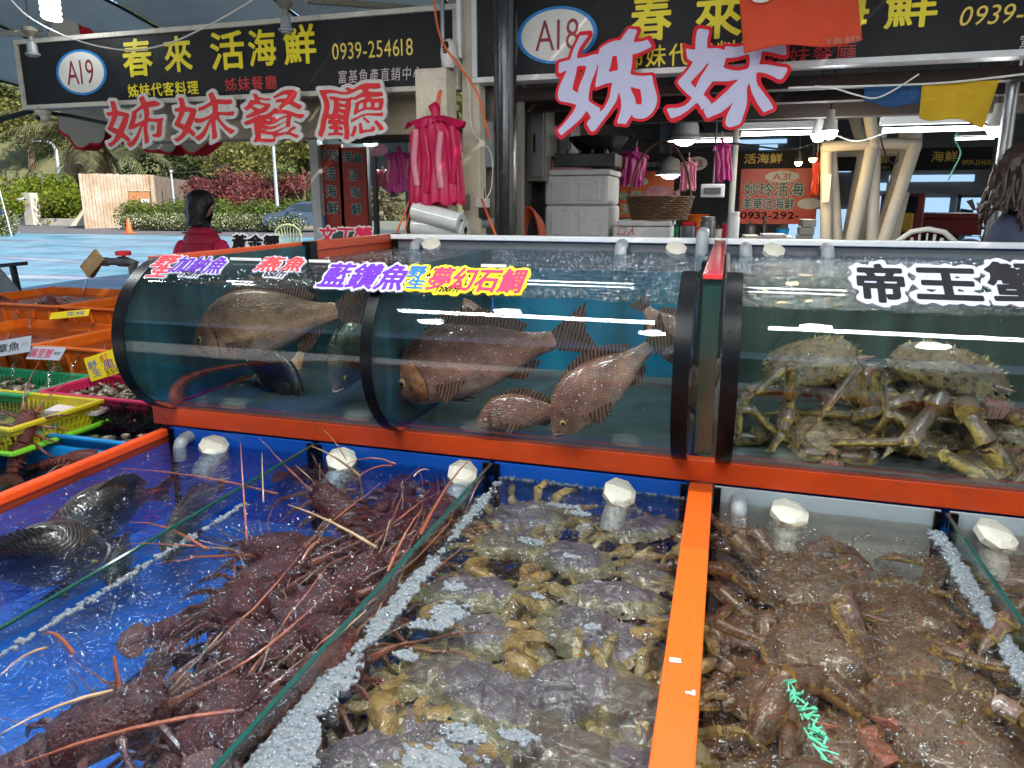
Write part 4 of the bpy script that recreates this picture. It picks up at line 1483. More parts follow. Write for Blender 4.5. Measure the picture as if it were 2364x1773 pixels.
fish('sea_bream', 'small rust red bream at the dark left end of the tank', L, 0.12, 0.07, 'bream_red', 'fin_brown', c, r, 0.05, GF)

GT = 'fish in the leftmost trough'


def fish_top(u0, v0, u1, v1, z, z2=None):
    a, b = atz(u0, v0, z), atz(u1, v1, z if z2 is None else z2)
    d = a - b
    return (a + b) / 2, d.length, (0, -math.asin(d.z / d.length), math.atan2(d.y, d.x))


c, L, r = fish_top(250, 1265, -90, 1330, 0.70)
fish('grouper', 'big black grouper with pale snout at the left picture edge', L * 1.0, 0.20, 0.14, 'grouper_skin', 'fin_dark', c, (R(38), r[1], r[2]), 0.05, GT, lip='lip_pale')
c, L, r = fish_top(110, 1265, 330, 1130, 0.68)
fish('grouper', 'brown grouper lying above the big black one', L * 1.05, 0.19, 0.13, 'grouper_skin', 'fin_dark', c, (R(-25), r[1], r[2]), 0.08, GT)
c, L, r = fish_top(385, 1290, 460, 1130, 0.62)
fish('grey_fish', 'grey fish under the first glass divider with raised tail', L * 1.05, 0.12, 0.075, 'slim_skin', 'fin_brown', c, r, 0.12, GT)
c, L, r = fish_top(255, 1345, 320, 1245, 0.60)
fish('grey_fish', 'slender grey brown fish low beside the divider', L * 1.15, 0.09, 0.06, 'slim_skin', 'fin_brown', c, r, -0.12, GT)
c, L, r = fish_top(200, 1165, 350, 1095, 0.64)
fish('grouper', 'maroon tinged fish along the orange side rail', L * 1.1, 0.14, 0.09, 'grouper_skin', 'fin_brown', c, (R(20), r[1], r[2]), 0.1, GT)
c, L, r = fish_top(130, 1190, -60, 1260, 0.60)
fish('grouper', 'dark fish with pale belly under the other two', L * 1.1, 0.17, 0.10, 'slim_skin', 'fin_dark', c, (R(60), r[1], r[2]), 0.1, GT)


# ------------------------------------------------------------------ crustaceans
def cone(mb, p, d, r, h, n=5):
    d = Vector(d).normalized()
    a = d.orthogonal().normalized()
    b = d.cross(a)
    p = Vector(p)
    vs = [p + a * (r * math.cos(2 * math.pi * k / n)) + b * (r * math.sin(2 * math.pi * k / n)) for k in range(n)] + [p + d * h]
    mb.add(vs, [(k, (k + 1) % n, n) for k in range(n)])


def limb(mb, pts, rad, n=10, knob=1.15, flat=0.8):
    """jointed limb: each segment is its own swelling tube"""
    for i in range(len(pts) - 1):
        a, b = Vector(pts[i]), Vector(pts[i + 1])
        r0, r1 = rad[i], rad[i + 1]
        last = i == len(pts) - 2
        path = [a.lerp(b, q) for q in (0.0, 0.08, 0.45, 0.85, 0.97, 1.0)]
        rs = [r0 * 0.6, r0, r0 * 1.02 * 0.5 + r1 * 0.5, r1 * knob, r1 * knob, r1 * 0.65]
        if last:
            rs = [r0 * 0.6, r0, r0 * 0.62, r0 * 0.3, r0 * 0.12, 0.0006]
        mb.tube(path, rs, n, True, flat)


def king_crab(name, label, size, loc, rot, pose, group, seed, detail=True, scale=1.0, shell='king_shell', tank=False):
    """back up (+z), face towards -y; pose = list of legs, each a list of joint points in units of carapace width"""
    t = thing(name, label, 'crab', loc, rot, group)
    rnd = random.Random(seed)
    w = size
    vs, fs = [], []
    nu, nv = 44, 22
    mb = MB()

    def carap(a, b):
        th, ph = 2 * math.pi * a, math.pi * b
        rx = 0.52 * w * (1 + 0.10 * math.cos(2 * th) + 0.06 * math.sin(th))
        ry = 0.46 * w
        x, y, z = rx * math.sin(ph) * math.cos(th), ry * math.sin(ph) * math.sin(th), 0.26 * w * math.cos(ph)
        if z < 0:
            z *= 0.65
        # three swollen regions with grooves between
        z += 0.045 * w * math.cos(3 * th + 0.5) * math.sin(ph) ** 2 * (1 if z > 0 else 0.2)
        k = mnoise.noise(Vector((x, y, z)) * (16 / w) + Vector((seed, 0, 0)))
        f = 1 + 0.06 * k + 0.03 * mnoise.noise(Vector((x, y, z)) * (40 / w))
        return (x * f, y * f, z * f)
    mb.grid(nu, nv, carap)
    mb.obj('carapace', shell, t, smooth='all', world=False)
    sp = MB()
    for _ in range(70):
        a, b = rnd.random(), rnd.uniform(0.08, 0.56)
        p = Vector(carap(a, b))
        nrm = Vector((p.x * 0.8, p.y * 0.8, p.z * 2.4)).normalized()
        cone(sp, p - nrm * 0.002, nrm, 0.016 * w, rnd.uniform(0.03, 0.06) * w)
    sp.obj('shell_spine', 'spine_pale', t, world=False)
    # face: mouthparts and eye stalks
    fm = MB()
    for k in range(-2, 3):
        fm.tube([(k * 0.045 * w, -0.42 * w, -0.02 * w), (k * 0.05 * w, -0.50 * w, -0.06 * w), (k * 0.035 * w, -0.52 * w, -0.16 * w)], [0.03 * w, 0.035 * w, 0.015 * w], 7)
    cone(fm, (0, -0.44 * w, 0.08 * w), (0, -1, 0.25), 0.035 * w, 0.16 * w, 6)
    fm.obj('mouthparts', 'king_face', t, smooth=True, world=False)
    for sd in (-1, 1):
        MB().ball((sd * 0.07 * w, -0.49 * w, 0.05 * w), 0.020 * w, 8, 6).obj('eye', 'eye_black', t, smooth='all', world=False)
    for li, lg in enumerate(pose):
        claw = lg[0] == 'claw'
        pts = [Vector(p) * w for p in (lg[1:] if claw else lg)]
        if tank:
            Mw = Matrix.Translation(loc) @ Euler(rot).to_matrix().to_4x4()
            for i_, q_ in enumerate(pts):
                g_ = Mw @ q_
                g_.z = max(g_.z, 0.885)
                ym = AC[0] - math.sqrt(max(0.0, (AR - 0.045) ** 2 - (g_.z - AC[1]) ** 2))
                g_.y = max(g_.y, ym)
                g_.x = max(g_.x, 0.06)
                pts[i_] = Mw.inverted() @ g_
        lm = MB()
        r0 = (0.072 if tank else 0.092) * w if not claw else 0.10 * w
        rad = [r0, r0 * 0.92, r0 * 0.85, r0 * 0.62, r0 * 0.5, r0 * 0.3][:len(pts)]
        limb(lm, pts, rad)
        for i in range(len(pts) - 1):
            a, b = pts[i], pts[i + 1]
            d = (b - a).normalized()
            side = d.orthogonal().normalized()
            oth = d.cross(side)
            ns = 7 if detail else 4
            for k in range(ns):
                q = (k + 0.5) / ns
                rr = rad[i] * (1 - q) + rad[i + 1] * q
                if i == len(pts) - 2:
                    rr = rad[i] * (1 - q)
                an = rnd.uniform(0, 6.28)
                nn = side * math.cos(an) + oth * math.sin(an)
                cone(lm, a.lerp(b, q) + nn * rr * 0.75, nn + d * 0.4, rr * 0.22, rr * rnd.uniform(0.4, 0.8))
        if claw:
            e, d = pts[-1], (pts[-1] - pts[-2]).normalized()
            lm.tube([pts[-2].lerp(e, 0.2), e, e + d * 0.12 * w + Vector((0.03 * w, 0, 0)), e + d * 0.26 * w], [r0 * 0.8, r0 * 1.05, r0 * 0.6, 0.004], 8)
            lm.tube([e, e + d * 0.11 * w - Vector((0.07 * w, 0, 0.03 * w)), e + d * 0.25 * w - Vector((0.03 * w, 0, 0.02 * w))], [r0 * 0.6, r0 * 0.4, 0.003], 8)
        o = lm.obj('claw' if claw else 'leg', 'king_leg', t, smooth=62, world=False)
    t.scale = (scale,) * 3
    return t


def legs_std(seed, spread=1.0, droop=0.3, fold=0.0):
    """three walking legs a side and two claws"""
    rnd = random.Random(seed)
    pose = []
    for sd in (-1, 1):
        for k, ang in enumerate((-22, 14, 48)):
            a = R(ang + rnd.uniform(-10, 10))
            dx, dy = math.cos(a) * sd, math.sin(a)
            z1 = rnd.uniform(0.05, 0.32)
            k2 = rnd.uniform(0.9, 1.1) * spread
            p0 = (dx * 0.38, dy * 0.36 + 0.02, -0.06)
            p1 = (dx * 0.56, dy * 0.54, 0.0)
            p2 = (dx * (0.56 + 0.52 * k2), dy * (0.54 + 0.55 * k2), z1)
            b = R(rnd.uniform(-35, 35) + fold * 120 * (1 if sd * (ang + 1) < 0 else -1))
            ex, ey = dx * math.cos(b) - dy * math.sin(b), dx * math.sin(b) + dy * math.cos(b)
            p3 = (p2[0] + ex * 0.18 * k2, p2[1] + ey * 0.18 * k2, z1 - 0.02)
            p4 = (p3[0] + ex * 0.46 * k2, p3[1] + ey * 0.46 * k2, z1 - 0.22 - droop * 0.5)
            p5 = (p4[0] + ex * 0.22, p4[1] + ey * 0.22, z1 - 0.5 - droop)
            pose.append([p0, p1, p2, p3, p4, p5])
        pose.append(['claw', (sd * 0.22, -0.36, -0.05), (sd * 0.42, -0.58, 0.02), (sd * 0.40, -0.82, 0.0), (sd * 0.22, -0.98, -0.12)])
    return pose


GK = 'king crabs crowded in the tall tank'
# the crab facing out on the tank floor: legs arch up and out like in a squat
squat = [
    [(-0.35, -0.1, 0.0), (-0.60, -0.15, 0.10), (-0.98, -0.30, 0.52), (-1.10, -0.36, 0.52), (-1.45, -0.40, 0.22), (-1.75, -0.42, -0.12)],
    [(-0.33, 0.05, 0.1), (-0.48, 0.05, 0.5), (-0.52, -0.05, 0.98), (-0.60, -0.15, 1.02), (-0.95, -0.30, 0.72), (-1.2, -0.35, 0.6)],
    [(0.33, -0.05, 0.0), (0.55, -0.1, 0.2), (0.62, -0.28, 0.55), (0.75, -0.32, 0.50), (1.05, -0.38, 0.05), (1.25, -0.40, -0.2)],
    [(0.33, 0.1, 0.1), (0.42, 0.05, 0.4), (0.25, -0.10, 1.05), (0.22, -0.2, 1.10), (-0.15, -0.42, 0.60), (-0.42, -0.48, 0.12)],
    [(0.3, 0.2, 0.1), (0.5, 0.25, 0.3), (0.55, 0.2, 0.85), (0.58, 0.12, 0.9), (0.62, -0.1, 0.4), (0.6, -0.2, 0.1)],
    ['claw', (-0.22, -0.36, -0.05), (-0.38, -0.50, 0.05), (-0.40, -0.58, -0.12), (-0.22, -0.66, -0.24)],
    ['claw', (0.22, -0.36, -0.05), (0.40, -0.48, 0.10), (0.42, -0.56, -0.10), (0.22, -0.66, -0.24)],
]
p = at(1905, 1015, 2.06)
king_crab('king_crab', 'king crab facing out at the bottom centre with legs drawn up', 0.22, p, (R(10), 0, R(4)), squat, GK, 3, shell='king_shell_pale', tank=True)
p = at(1880, 845, 2.26)
king_crab('king_crab', 'spotted king crab high in the tank with red tufted face', 0.30, p, (R(-8), R(-8), R(62)), [
    [(-0.35, 0.0, -0.05), (-0.6, 0.0, -0.1), (-0.95, -0.1, -0.25), (-1.05, -0.12, -0.30), (-1.5, -0.2, -0.55), (-1.8, -0.25, -0.75)],
    [(-0.3, 0.3, -0.05), (-0.45, 0.5, -0.15), (-0.75, 0.85, -0.25), (-0.85, 0.9, -0.3), (-1.2, 1.15, -0.5), (-1.4, 1.2, -0.7)],
    [(0.3, 0.1, -0.1), (0.45, 0.15, -0.25), (0.55, 0.2, -0.8), (0.58, 0.2, -0.9), (0.4, 0.15, -1.2), (0.3, 0.1, -1.4)],
    [(-0.3, -0.2, -0.1), (-0.45, -0.3, -0.25), (-0.5, -0.4, -0.8), (-0.5, -0.42, -0.9), (-0.6, -0.5, -1.3), (-0.7, -0.5, -1.5)],
    ['claw', (-0.2, -0.36, -0.08), (-0.36, -0.55, -0.15), (-0.30, -0.75, -0.3), (-0.15, -0.85, -0.45)],
    ['claw', (0.2, -0.36, -0.08), (0.36, -0.55, -0.15), (0.30, -0.75, -0.3), (0.15, -0.85, -0.45)]], GK, 5, shell='king_shell_pale', tank=True)
p = at(2190, 870, 2.24)
king_crab('king_crab', 'pale king crab on the right with long legs reaching forward', 0.32, p, (R(10), R(12), R(38)), [
    [(-0.35, -0.1, -0.05), (-0.55, -0.15, -0.2), (-0.95, -0.1, -0.42), (-1.05, -0.1, -0.45), (-1.1, 0.55, -0.72), (-1.15, 0.8, -0.9)],
    [(-0.3, 0.15, -0.05), (-0.5, 0.25, -0.22), (-0.85, 0.55, -0.5), (-0.92, 0.62, -0.52), (-1.05, 1.05, -0.75), (-1.1, 1.25, -0.9)],
    [(-0.32, -0.25, -0.05), (-0.5, -0.35, -0.2), (-0.9, -0.55, -0.45), (-1.0, -0.6, -0.42), (-1.2, -0.05, -0.75), (-1.25, 0.3, -0.95)],
    [(0.3, 0.1, -0.1), (0.45, 0.15, -0.25), (0.75, 0.3, -0.5), (0.85, 0.32, -0.55), (0.9, 0.35, -0.9), (0.9, 0.35, -1.1)],
    ['claw', (-0.2, -0.36, -0.08), (-0.36, -0.55, -0.15), (-0.30, -0.75, -0.3), (-0.15, -0.85, -0.45)],
    ['claw', (0.2, -0.36, -0.08), (0.36, -0.55, -0.15), (0.30, -0.75, -0.3), (0.15, -0.85, -0.45)]], GK, 8, shell='king_shell_pale', tank=True)
p = at(2130, 1040, 2.16)
king_crab('king_crab', 'king crab lying flat on the floor under crossing legs', 0.22, p, (R(-12), R(10), R(25)), legs_std(31, 0.8, -0.25), GK, 9, shell='king_shell_pale', tank=True)
p = at(2330, 1010, 2.20)
king_crab('king_crab', 'king crab at the right picture edge near the tank floor', 0.22, p, (R(0), R(-12), R(-20)), legs_std(12, 0.9, -0.1), GK, 10, shell='king_shell_pale', tank=True)
p = at(1735, 1045, 2.22)
king_crab('king_crab', 'king crab wedged in the left corner behind the black band', 0.19, p, (R(5), R(8), R(-25)), legs_std(18, 0.8, -0.2), GK, 11, shell='king_shell_pale', tank=True)
p = at(2060, 960, 2.5)
king_crab('king_crab', 'dark king crab at the back between the others', 0.24, p, (R(15), R(-10), R(150)), legs_std(21, 0.8, 0.0), GK, 12, False, shell='king_shell_pale', tank=True)

GQ = 'king crabs in the pale walled trough'
spots = [(1880, 1335, 0.165, 140, 0.70, 'king crab with folded legs at the top centre of the trough'),
         (2085, 1390, 0.175, -65, 0.70, 'speckled king crab beside the foam line'),
         (1890, 1470, 0.17, 95, 0.695, 'brown king crab in the middle of the trough'),
         (2230, 1690, 0.22, -70, 0.69, 'largest king crab in the lower right corner'),
         (1745, 1440, 0.15, 30, 0.66, 'dim king crab along the orange bar'),
         (1760, 1620, 0.17, 70, 0.655, 'dark king crab at the lower left by the green cord'),
         (2130, 1520, 0.17, 130, 0.70, 'king crab with an orange tipped leg across the middle'),
         (1790, 1240, 0.15, -160, 0.655, 'reddish king crab deep under the drain'),
         (1960, 1700, 0.16, 10, 0.64, 'murky king crab at the bottom edge of the picture'),
         (1700, 1740, 0.16, 210, 0.64, 'king crab in the nearest corner beside the orange bar')]
for k, (u, v, s, az, z, lb) in enumerate(spots):
    s *= 1.42
    p = atz(u, v, z)
    king_crab('king_crab', lb, s, (p.x, p.y, z - 0.038), (R(random.uniform(-14, 10)), R(random.uniform(-12, 12)), R(az)), legs_std(50 + k, 0.68, -0.36, 0.6 if k % 2 else 0.3), GQ, 60 + k, False)
p = atz(2345, 1330, 0.68)
king_crab('king_crab', 'purple brown crab in the rightmost trough under the drain', 0.16, (p.x, p.y, 0.68), (0, 0, R(40)), legs_std(77, 0.7, -0.3, 0.4), 'crabs in the rightmost trough', 78, False)
p = atz(2390, 1480, 0.68)
king_crab('king_crab', 'purple brown crab in the rightmost trough at the picture edge', 0.16, (p.x, p.y, 0.68), (0, 0, R(150)), legs_std(79, 0.7, -0.3, 0.4), 'crabs in the rightmost trough', 80, False)


def crab(name, label, w, shell, seed):
    """edible crab: wide fan-shaped shell with a crimped edge, two stout claws, eight legs; face towards -y"""
    t = thing(name, label, 'crab')
    rnd = random.Random(seed)

    def top(a, b):
        th = 2 * math.pi * a
        cx, sy = math.cos(th), math.sin(th)
        rx = 0.5 * w
        ry = (0.30 if sy < 0 else 0.36) * w
        e = 1 + 0.035 * (math.cos(th * 30) if sy < 0.25 else 0.15 * math.cos(th * 12)) * b ** 6
        p = abs(cx) ** 0.86
        x = rx * p * (1 if cx > 0 else -1) * b * e
        y = ry * sy * b * e
        z = 0.15 * w * (1 - b ** 2.6) + 0.012 * w * math.cos(x / w * 26) * math.cos(y / w * 24) * (1 - b)
        z += (0.03 * mnoise.noise(Vector((x / w * 7, y / w * 7, seed))) + 0.014 * mnoise.noise(Vector((x / w * 22, y / w * 22, seed)))) * w * (1 - 0.5 * b)
        return (x, y, z)
    mb = MB()
    mb.grid(90, 16, top)
    mb.obj('carapace', shell, t, smooth='all', world=False)
    un = MB()
    un.grid(40, 4, lambda a, b: (top(a, 1)[0] * (1 - b * 0.97), top(a, 1)[1] * (1 - b * 0.97), top(a, 1)[2] - 0.004 - 0.14 * w * math.sin(b * math.pi / 2) ** 0.7))
    un.obj('underside', 'crab_claw', t, smooth='all', world=False)
    for sd in (-1, 1):
        cl = MB()
        e = rnd.uniform(-0.08, 0.08)
        P = [Vector(q) * w for q in ((sd * 0.28, -0.20, -0.05), (sd * 0.47, -0.33, -0.04), (sd * (0.44 + e), -0.50, -0.03), (sd * (0.24 + e), -0.58, -0.05))]
        cl.tube([P[0], P[0].lerp(P[1], 0.5), P[1]], [0.05 * w, 0.075 * w, 0.065 * w], 8)
        cl.tube([P[1], P[1].lerp(P[2], 0.5), P[2]], [0.06 * w, 0.075 * w, 0.06 * w], 8)
        d = (P[3] - P[2]).normalized()
        cl.tube([P[2], P[2].lerp(P[3], 0.5), P[3], P[3] + d * 0.1 * w + Vector((0, -0.03 * w, 0)), P[3] + d * 0.19 * w], [0.06 * w, 0.10 * w, 0.085 * w, 0.04 * w, 0.004], 9, True, 0.75)
        cl.tube([P[3] + Vector((0, 0.04 * w, 0)), P[3] + d * 0.1 * w + Vector((0, 0.05 * w, -0.01 * w)), P[3] + d * 0.18 * w + Vector((0, 0.015 * w, 0))], [0.05 * w, 0.032 * w, 0.003], 8)
        cl.obj('claw', 'crab_claw', t, smooth=True, world=False)
        for k in range(4):
            a = R(-8 + 27 * k + rnd.uniform(-8, 8))
            dx, dy = math.cos(a) * sd, math.sin(a)
            lift = rnd.uniform(-0.02, 0.10)
            lm = MB()
            q = [(dx * 0.34, dy * 0.24, -0.06), (dx * 0.60, dy * 0.50, lift), (dx * 0.72 , dy * 0.64 + 0.03, lift - 0.06), (dx * 0.86, dy * 0.80 + 0.05, -0.16), (dx * 0.92, dy * 0.90 + 0.06, -0.26)]
            limb(lm, [Vector(z_) * w for z_ in q], [0.042 * w, 0.045 * w, 0.036 * w, 0.030 * w, 0.018 * w], 7, 1.1, 0.7)
            lm.obj('leg', 'crab_leg', t, smooth=True, world=False)
    MB().ball((-0.07 * w, -0.30 * w, 0.02 * w), 0.017 * w, 8, 6).obj('eye', 'eye_black', t, smooth='all', world=False)
    MB().ball((0.07 * w, -0.30 * w, 0.02 * w), 0.017 * w, 8, 6).obj('eye', 'eye_black', t, smooth='all', world=False)
    return t


GC = 'grey crabs heaped in the blue trough'
cspots = [(1200, 1178, 0.20, 8, .738, 22, 'mauve crab lying along the blue back wall'),
          (1180, 1232, 0.155, 18, .735, 5, 'smooth grey crab with a foam patch on its edge'),
          (1325, 1262, 0.16, -15, .732, 8, 'flat grey crab right of the smooth grey one'),
          (1490, 1195, 0.17, 30, .728, -5, 'reddish crab under the white drain cap'),
          (1475, 1300, 0.15, -30, .715, 10, 'dull brown crab against the orange bar'),
          (1090, 1335, 0.19, 25, .735, -8, 'purple grey crab touching the foam line'),
          (1420, 1345, 0.19, 8, .735, -10, 'wide bluish grey crab below the drain'),
          (1240, 1370, 0.14, 160, .705, 6, 'sunken crab in the gap between larger shells'),
          (1090, 1430, 0.17, -20, .72, 8, 'brown crab beside the open blue water'),
          (1390, 1435, 0.23, -18, .738, -6, 'large pale edged crab in the middle of the trough'),
          (1010, 1520, 0.15, 60, .72, -12, 'crab with yellow belly leaning towards the foam'),
          (1115, 1560, 0.22, -35, .74, -10, 'large violet grey crab dotted with bubbles'),
          (1320, 1560, 0.20, 30, .735, 6, 'greenish crab right of the violet one'),
          (1480, 1620, 0.19, -40, .73, 8, 'dark crab at the orange bar low in the picture'),
          (1010, 1650, 0.19, 110, .71, 10, 'brown crab lying on its side near the bottom'),
          (830, 1720, 0.16, 40, .725, -8, 'crab in the lower left corner by the widest foam'),
          (1290, 1700, 0.25, -20, .74, -6, 'nearest big purple shell at the bottom edge'),
          (1120, 1760, 0.18, 70, .72, 8, 'crab cut by the bottom edge beside foam'),
          (1450, 1760, 0.18, 20, .73, 4, 'crab at the bottom edge beside the orange bar'),
          (1230, 1480, 0.15, 200, .70, 10, 'upturned looking crab showing amber claws'),
          (1530, 1440, 0.13, 80, .70, 0, 'small crab squeezed beside the orange bar'),
          (1350, 1180, 0.13, 170, .70, 0, 'crab half hidden behind the drain cap')]
protos = [crab('crab', cspots[0][6], 0.16, 'crab_shell', 1), crab('crab', cspots[1][6], 0.16, 'crab_shell_warm', 2), crab('crab', cspots[2][6], 0.16, 'crab_shell', 3)]
for k, (u, v, s, az, z, tilt, lb) in enumerate(cspots):
    p = atz(u, v, z)
    sc = s / 0.16 * 1.28
    zz = z - 0.031 * sc
    ro = (R(tilt), R(((k * 37) % 21) - 10), R(az))
    if k < 3:
        o = protos[k]
        o.location, o.rotation_euler, o.scale = (p.x, p.y, zz), ro, (sc,) * 3
        o['group'] = GC
    else:
        dup(protos[k % 3], (p.x, p.y, zz), ro, lb, GC, sc)
# a lower layer that only shows through the gaps
for k in range(16):
    x, y = -0.55 + 0.14 * (k % 4) + 0.03 * ((k * 7) % 3), 0.78 + 0.26 * (k // 4) + 0.04 * ((k * 5) % 3)
    if x < -0.38 and 0.85 < y < 1.5:
        continue
    dup(protos[(k + 1) % 3], (x, y, 0.605), (R(8), R(-6), R(k * 67)), 'crab in the lower layer showing between the shells', 'lower layer of crabs in the blue trough', 1.0)


def lobster(name, label, Ln, seed):
    """spiny lobster: head towards +x, back up"""
    t = thing(name, label, 'lobster')
    rnd = random.Random(seed)
    w = Ln * 0.135
    cb = MB()
    st = [(0.50, 0.45), (0.47, 0.75), (0.40, 0.95), (0.28, 1.08), (0.15, 1.08), (0.04, 1.0), (0.0, 0.9)]
    cb.tube([(Ln * s, 0, w * 0.1 * (1 - abs(s - .2))) for s, _ in st], [w * r for _, r in st], 16, True, 0.95)
    for _ in range(90):
        s = rnd.uniform(0.05, 0.47)
        a = rnd.uniform(0.1, 3.04)
        nn = Vector((0.35, math.cos(a), math.sin(a)))
        cone(cb, Vector((Ln * s, 0, 0)) + Vector((0, math.cos(a), math.sin(a))) * w * 0.95, nn, w * 0.07, w * rnd.uniform(0.12, 0.28), 4)
    for sd in (-1, 1):
        cone(cb, (Ln * 0.46, sd * w * 0.42, w * 0.55), (1, sd * 0.1, 0.55), w * 0.16, w * 0.65, 6)
    cb.obj('carapace', 'lobster_shell', t, smooth=40, world=False)
    ab = MB()
    for k in range(6):
        s0 = -0.01 - 0.068 * k
        r = w * (0.92 - 0.065 * k)
        dz = -0.02 * Ln * (k / 5) ** 2
        ab.tube([(Ln * s0, 0, dz), (Ln * (s0 - 0.02), 0, dz), (Ln * (s0 - 0.062), 0, dz - 0.002), (Ln * (s0 - 0.078), 0, dz - 0.003)], [r * 0.9, r * 1.04, r * 0.98, r * 0.82], 14, True, 0.8)
        for sd in (-1, 1):
            cone(ab, (Ln * (s0 - 0.04), sd * r * 0.95, dz - r * 0.35), (-0.5, sd, -0.7), r * 0.22, r * 0.55, 4)
    ab.obj('abdomen', 'lobster_shell', t, smooth=40, world=False)
    for k in range(-2, 3):
        a = R(k * 24)
        MB().prism([(0, -w * 0.16), (w * 1.2, -w * 0.42), (w * 1.55, -w * 0.28), (w * 1.62, 0), (w * 1.55, w * 0.28), (w * 1.2, w * 0.42), (0, w * 0.16)], 0.003,
                   Matrix.Translation((-Ln * 0.42, 0, -0.028 * Ln - abs(k) * 0.002)) @ Matrix.Rotation(math.pi - a, 4, 'Z')).obj('tail_plate', 'lobster_limb', t, world=False)
    for sd in (-1, 1):
        for k in range(4):
            s = 0.36 - 0.10 * k
            lm = MB()
            f = 0.12 - 0.10 * k
            q = [(Ln * s, sd * w * 0.7, -w * 0.4), (Ln * (s + f * 0.5), sd * w * 1.8, w * rnd.uniform(-0.1, 0.5)), (Ln * (s + f), sd * w * 2.9, -w * 0.3), (Ln * (s + f * 1.3), sd * w * 3.7, -w * 1.1)]
            limb(lm, q, [w * 0.16, w * 0.15, w * 0.12, w * 0.07], 6, 1.05, 1.0)
            lm.obj('leg', 'lobster_limb', t, smooth=True, world=False)
        aa = rnd.uniform(0.1, 0.5)
        cv = rnd.uniform(-0.5, 0.5)
        up = rnd.uniform(0.02, 0.16)
        P = [(Ln * 0.46, sd * w * 0.45, 0), (Ln * 0.53, sd * w * 0.75, w * 0.1), (Ln * 0.60, sd * w * 0.95, w * 0.25)]
        for j in range(1, 9):
            q = j / 8
            P.append((Ln * (0.60 + 0.78 * q * math.cos(aa)), sd * (w * 0.95 + Ln * 0.72 * q * math.sin(aa) + cv * Ln * q * q), w * 0.25 + Ln * up * q))
        MB().tube(P, [w * 0.22, w * 0.18, w * 0.11] + [w * 0.075 * (1 - 0.85 * j / 8) for j in range(1, 9)], 7).obj('antenna', 'antenna', t, smooth=True, world=False)
        MB().tube([(Ln * 0.49, sd * w * 0.15, w * 0.1), (Ln * 0.62, sd * w * 0.35, w * 0.5), (Ln * 0.80, sd * w * 1.0, w * 0.9)], [w * 0.06, w * 0.045, w * 0.02], 5).obj('antennule', 'antenna_pale', t, smooth=True, world=False)
        MB().ball((Ln * 0.475, sd * w * 0.40, w * 0.42), w * 0.13, 8, 6).obj('eye', 'eye_black', t, smooth='all', world=False)
    return t


GL_ = 'spiny lobsters in the blue trough'
lspots = [(905, 1130, 0.30, 85, .705, 'red lobster nearest the back wall with feelers over the orange rail'),
          (1000, 1160, 0.30, 100, .69, 'lobster at the back against the glass divider'),
          (800, 1175, 0.31, 150, .71, 'lobster left of the back pile pointing to the first divider'),
          (880, 1250, 0.32, 95, .705, 'lobster in the middle of the pile under the thick feeler'),
          (690, 1240, 0.30, -120, .715, 'brown lobster with upright feelers beside open blue water'),
          (560, 1340, 0.33, 62, .715, 'long lobster stretched along the middle of the trough'),
          (770, 1360, 0.31, 75, .71, 'dark red lobster below the pile centre'),
          (640, 1430, 0.36, 62, .705, 'largest maroon lobster flat under the sparkling water'),
          (820, 1440, 0.30, 78, .70, 'lobster pressed along the glass near the foam'),
          (550, 1600, 0.28, -150, .68, 'dim lobster low in the near half of the trough'),
          (120, 1700, 0.36, 50, .705, 'dark maroon lobster in the bottom left corner'),
          (420, 1720, 0.30, 75, .70, 'lobster with yellow joints at the bottom edge'),
          (640, 1530, 0.28, 110, .68, 'lobster under the bright ripples beside the divider')]
lp = [lobster('spiny_lobster', lspots[0][5], 0.32, 5), lobster('spiny_lobster', lspots[1][5], 0.32, 6), lobster('spiny_lobster', lspots[2][5], 0.32, 9)]
for k, (u, v, s, az, z, lb) in enumerate(lspots):
    p = atz(u, v, z)
    ro = (R(((k * 29) % 31) - 15), R(-6 - (k * 13) % 9), R(az))
    if k < 3:
        o = lp[k]
        o.location, o.rotation_euler, o.scale = (p.x, p.y, z - 0.030), ro, (s / 0.32,) * 3
        o['group'] = GL_
    else:
        dup(lp[k % 3], (p.x, p.y, z - 0.030), ro, lb, GL_, s / 0.32)
more = [(1010, 1235, .67, 100, 'lobster wedged between pile and divider'), (930, 1185, .66, -40, 'lobster buried under the back pile'), (700, 1330, .66, 160, 'lobster hidden left under the middle pile'), (880, 1350, .66, 80, 'lobster under the feeler near the divider'),
        (720, 1480, .66, -20, 'lobster in shadow under the largest one'), (560, 1470, .67, 120, 'lobster with its tail in open blue water'), (760, 1100, .68, 10, 'lobster under the left drain cap'), (500, 1440, .65, 40, 'lobster lying low left of the long one'), (680, 1640, .69, 70, 'lobster along the divider near the bottom')]
for k, (u, v, z, az, lb) in enumerate(more):
    p = atz(u, v, z)
    dup(lp[(k + 1) % 3], (p.x, p.y, z + 0.02), (R(8), R(-3), R(az)), lb, GL_, 0.95)
for k in range(14):
    x, y = -1.12 + 0.13 * (k % 4), 0.86 + 0.25 * (k // 4) + 0.05 * (k % 2)
    if x < -1.0 and 1.0 < y < 1.5 or (x < -0.95 and y < 1.1):
        continue
    dup(lp[k % 3], (x, y, 0.58), (R(6), 0, R(k * 77)), 'lobster lying deep on the blue trough floor', 'lobsters on the trough floor', 0.9)

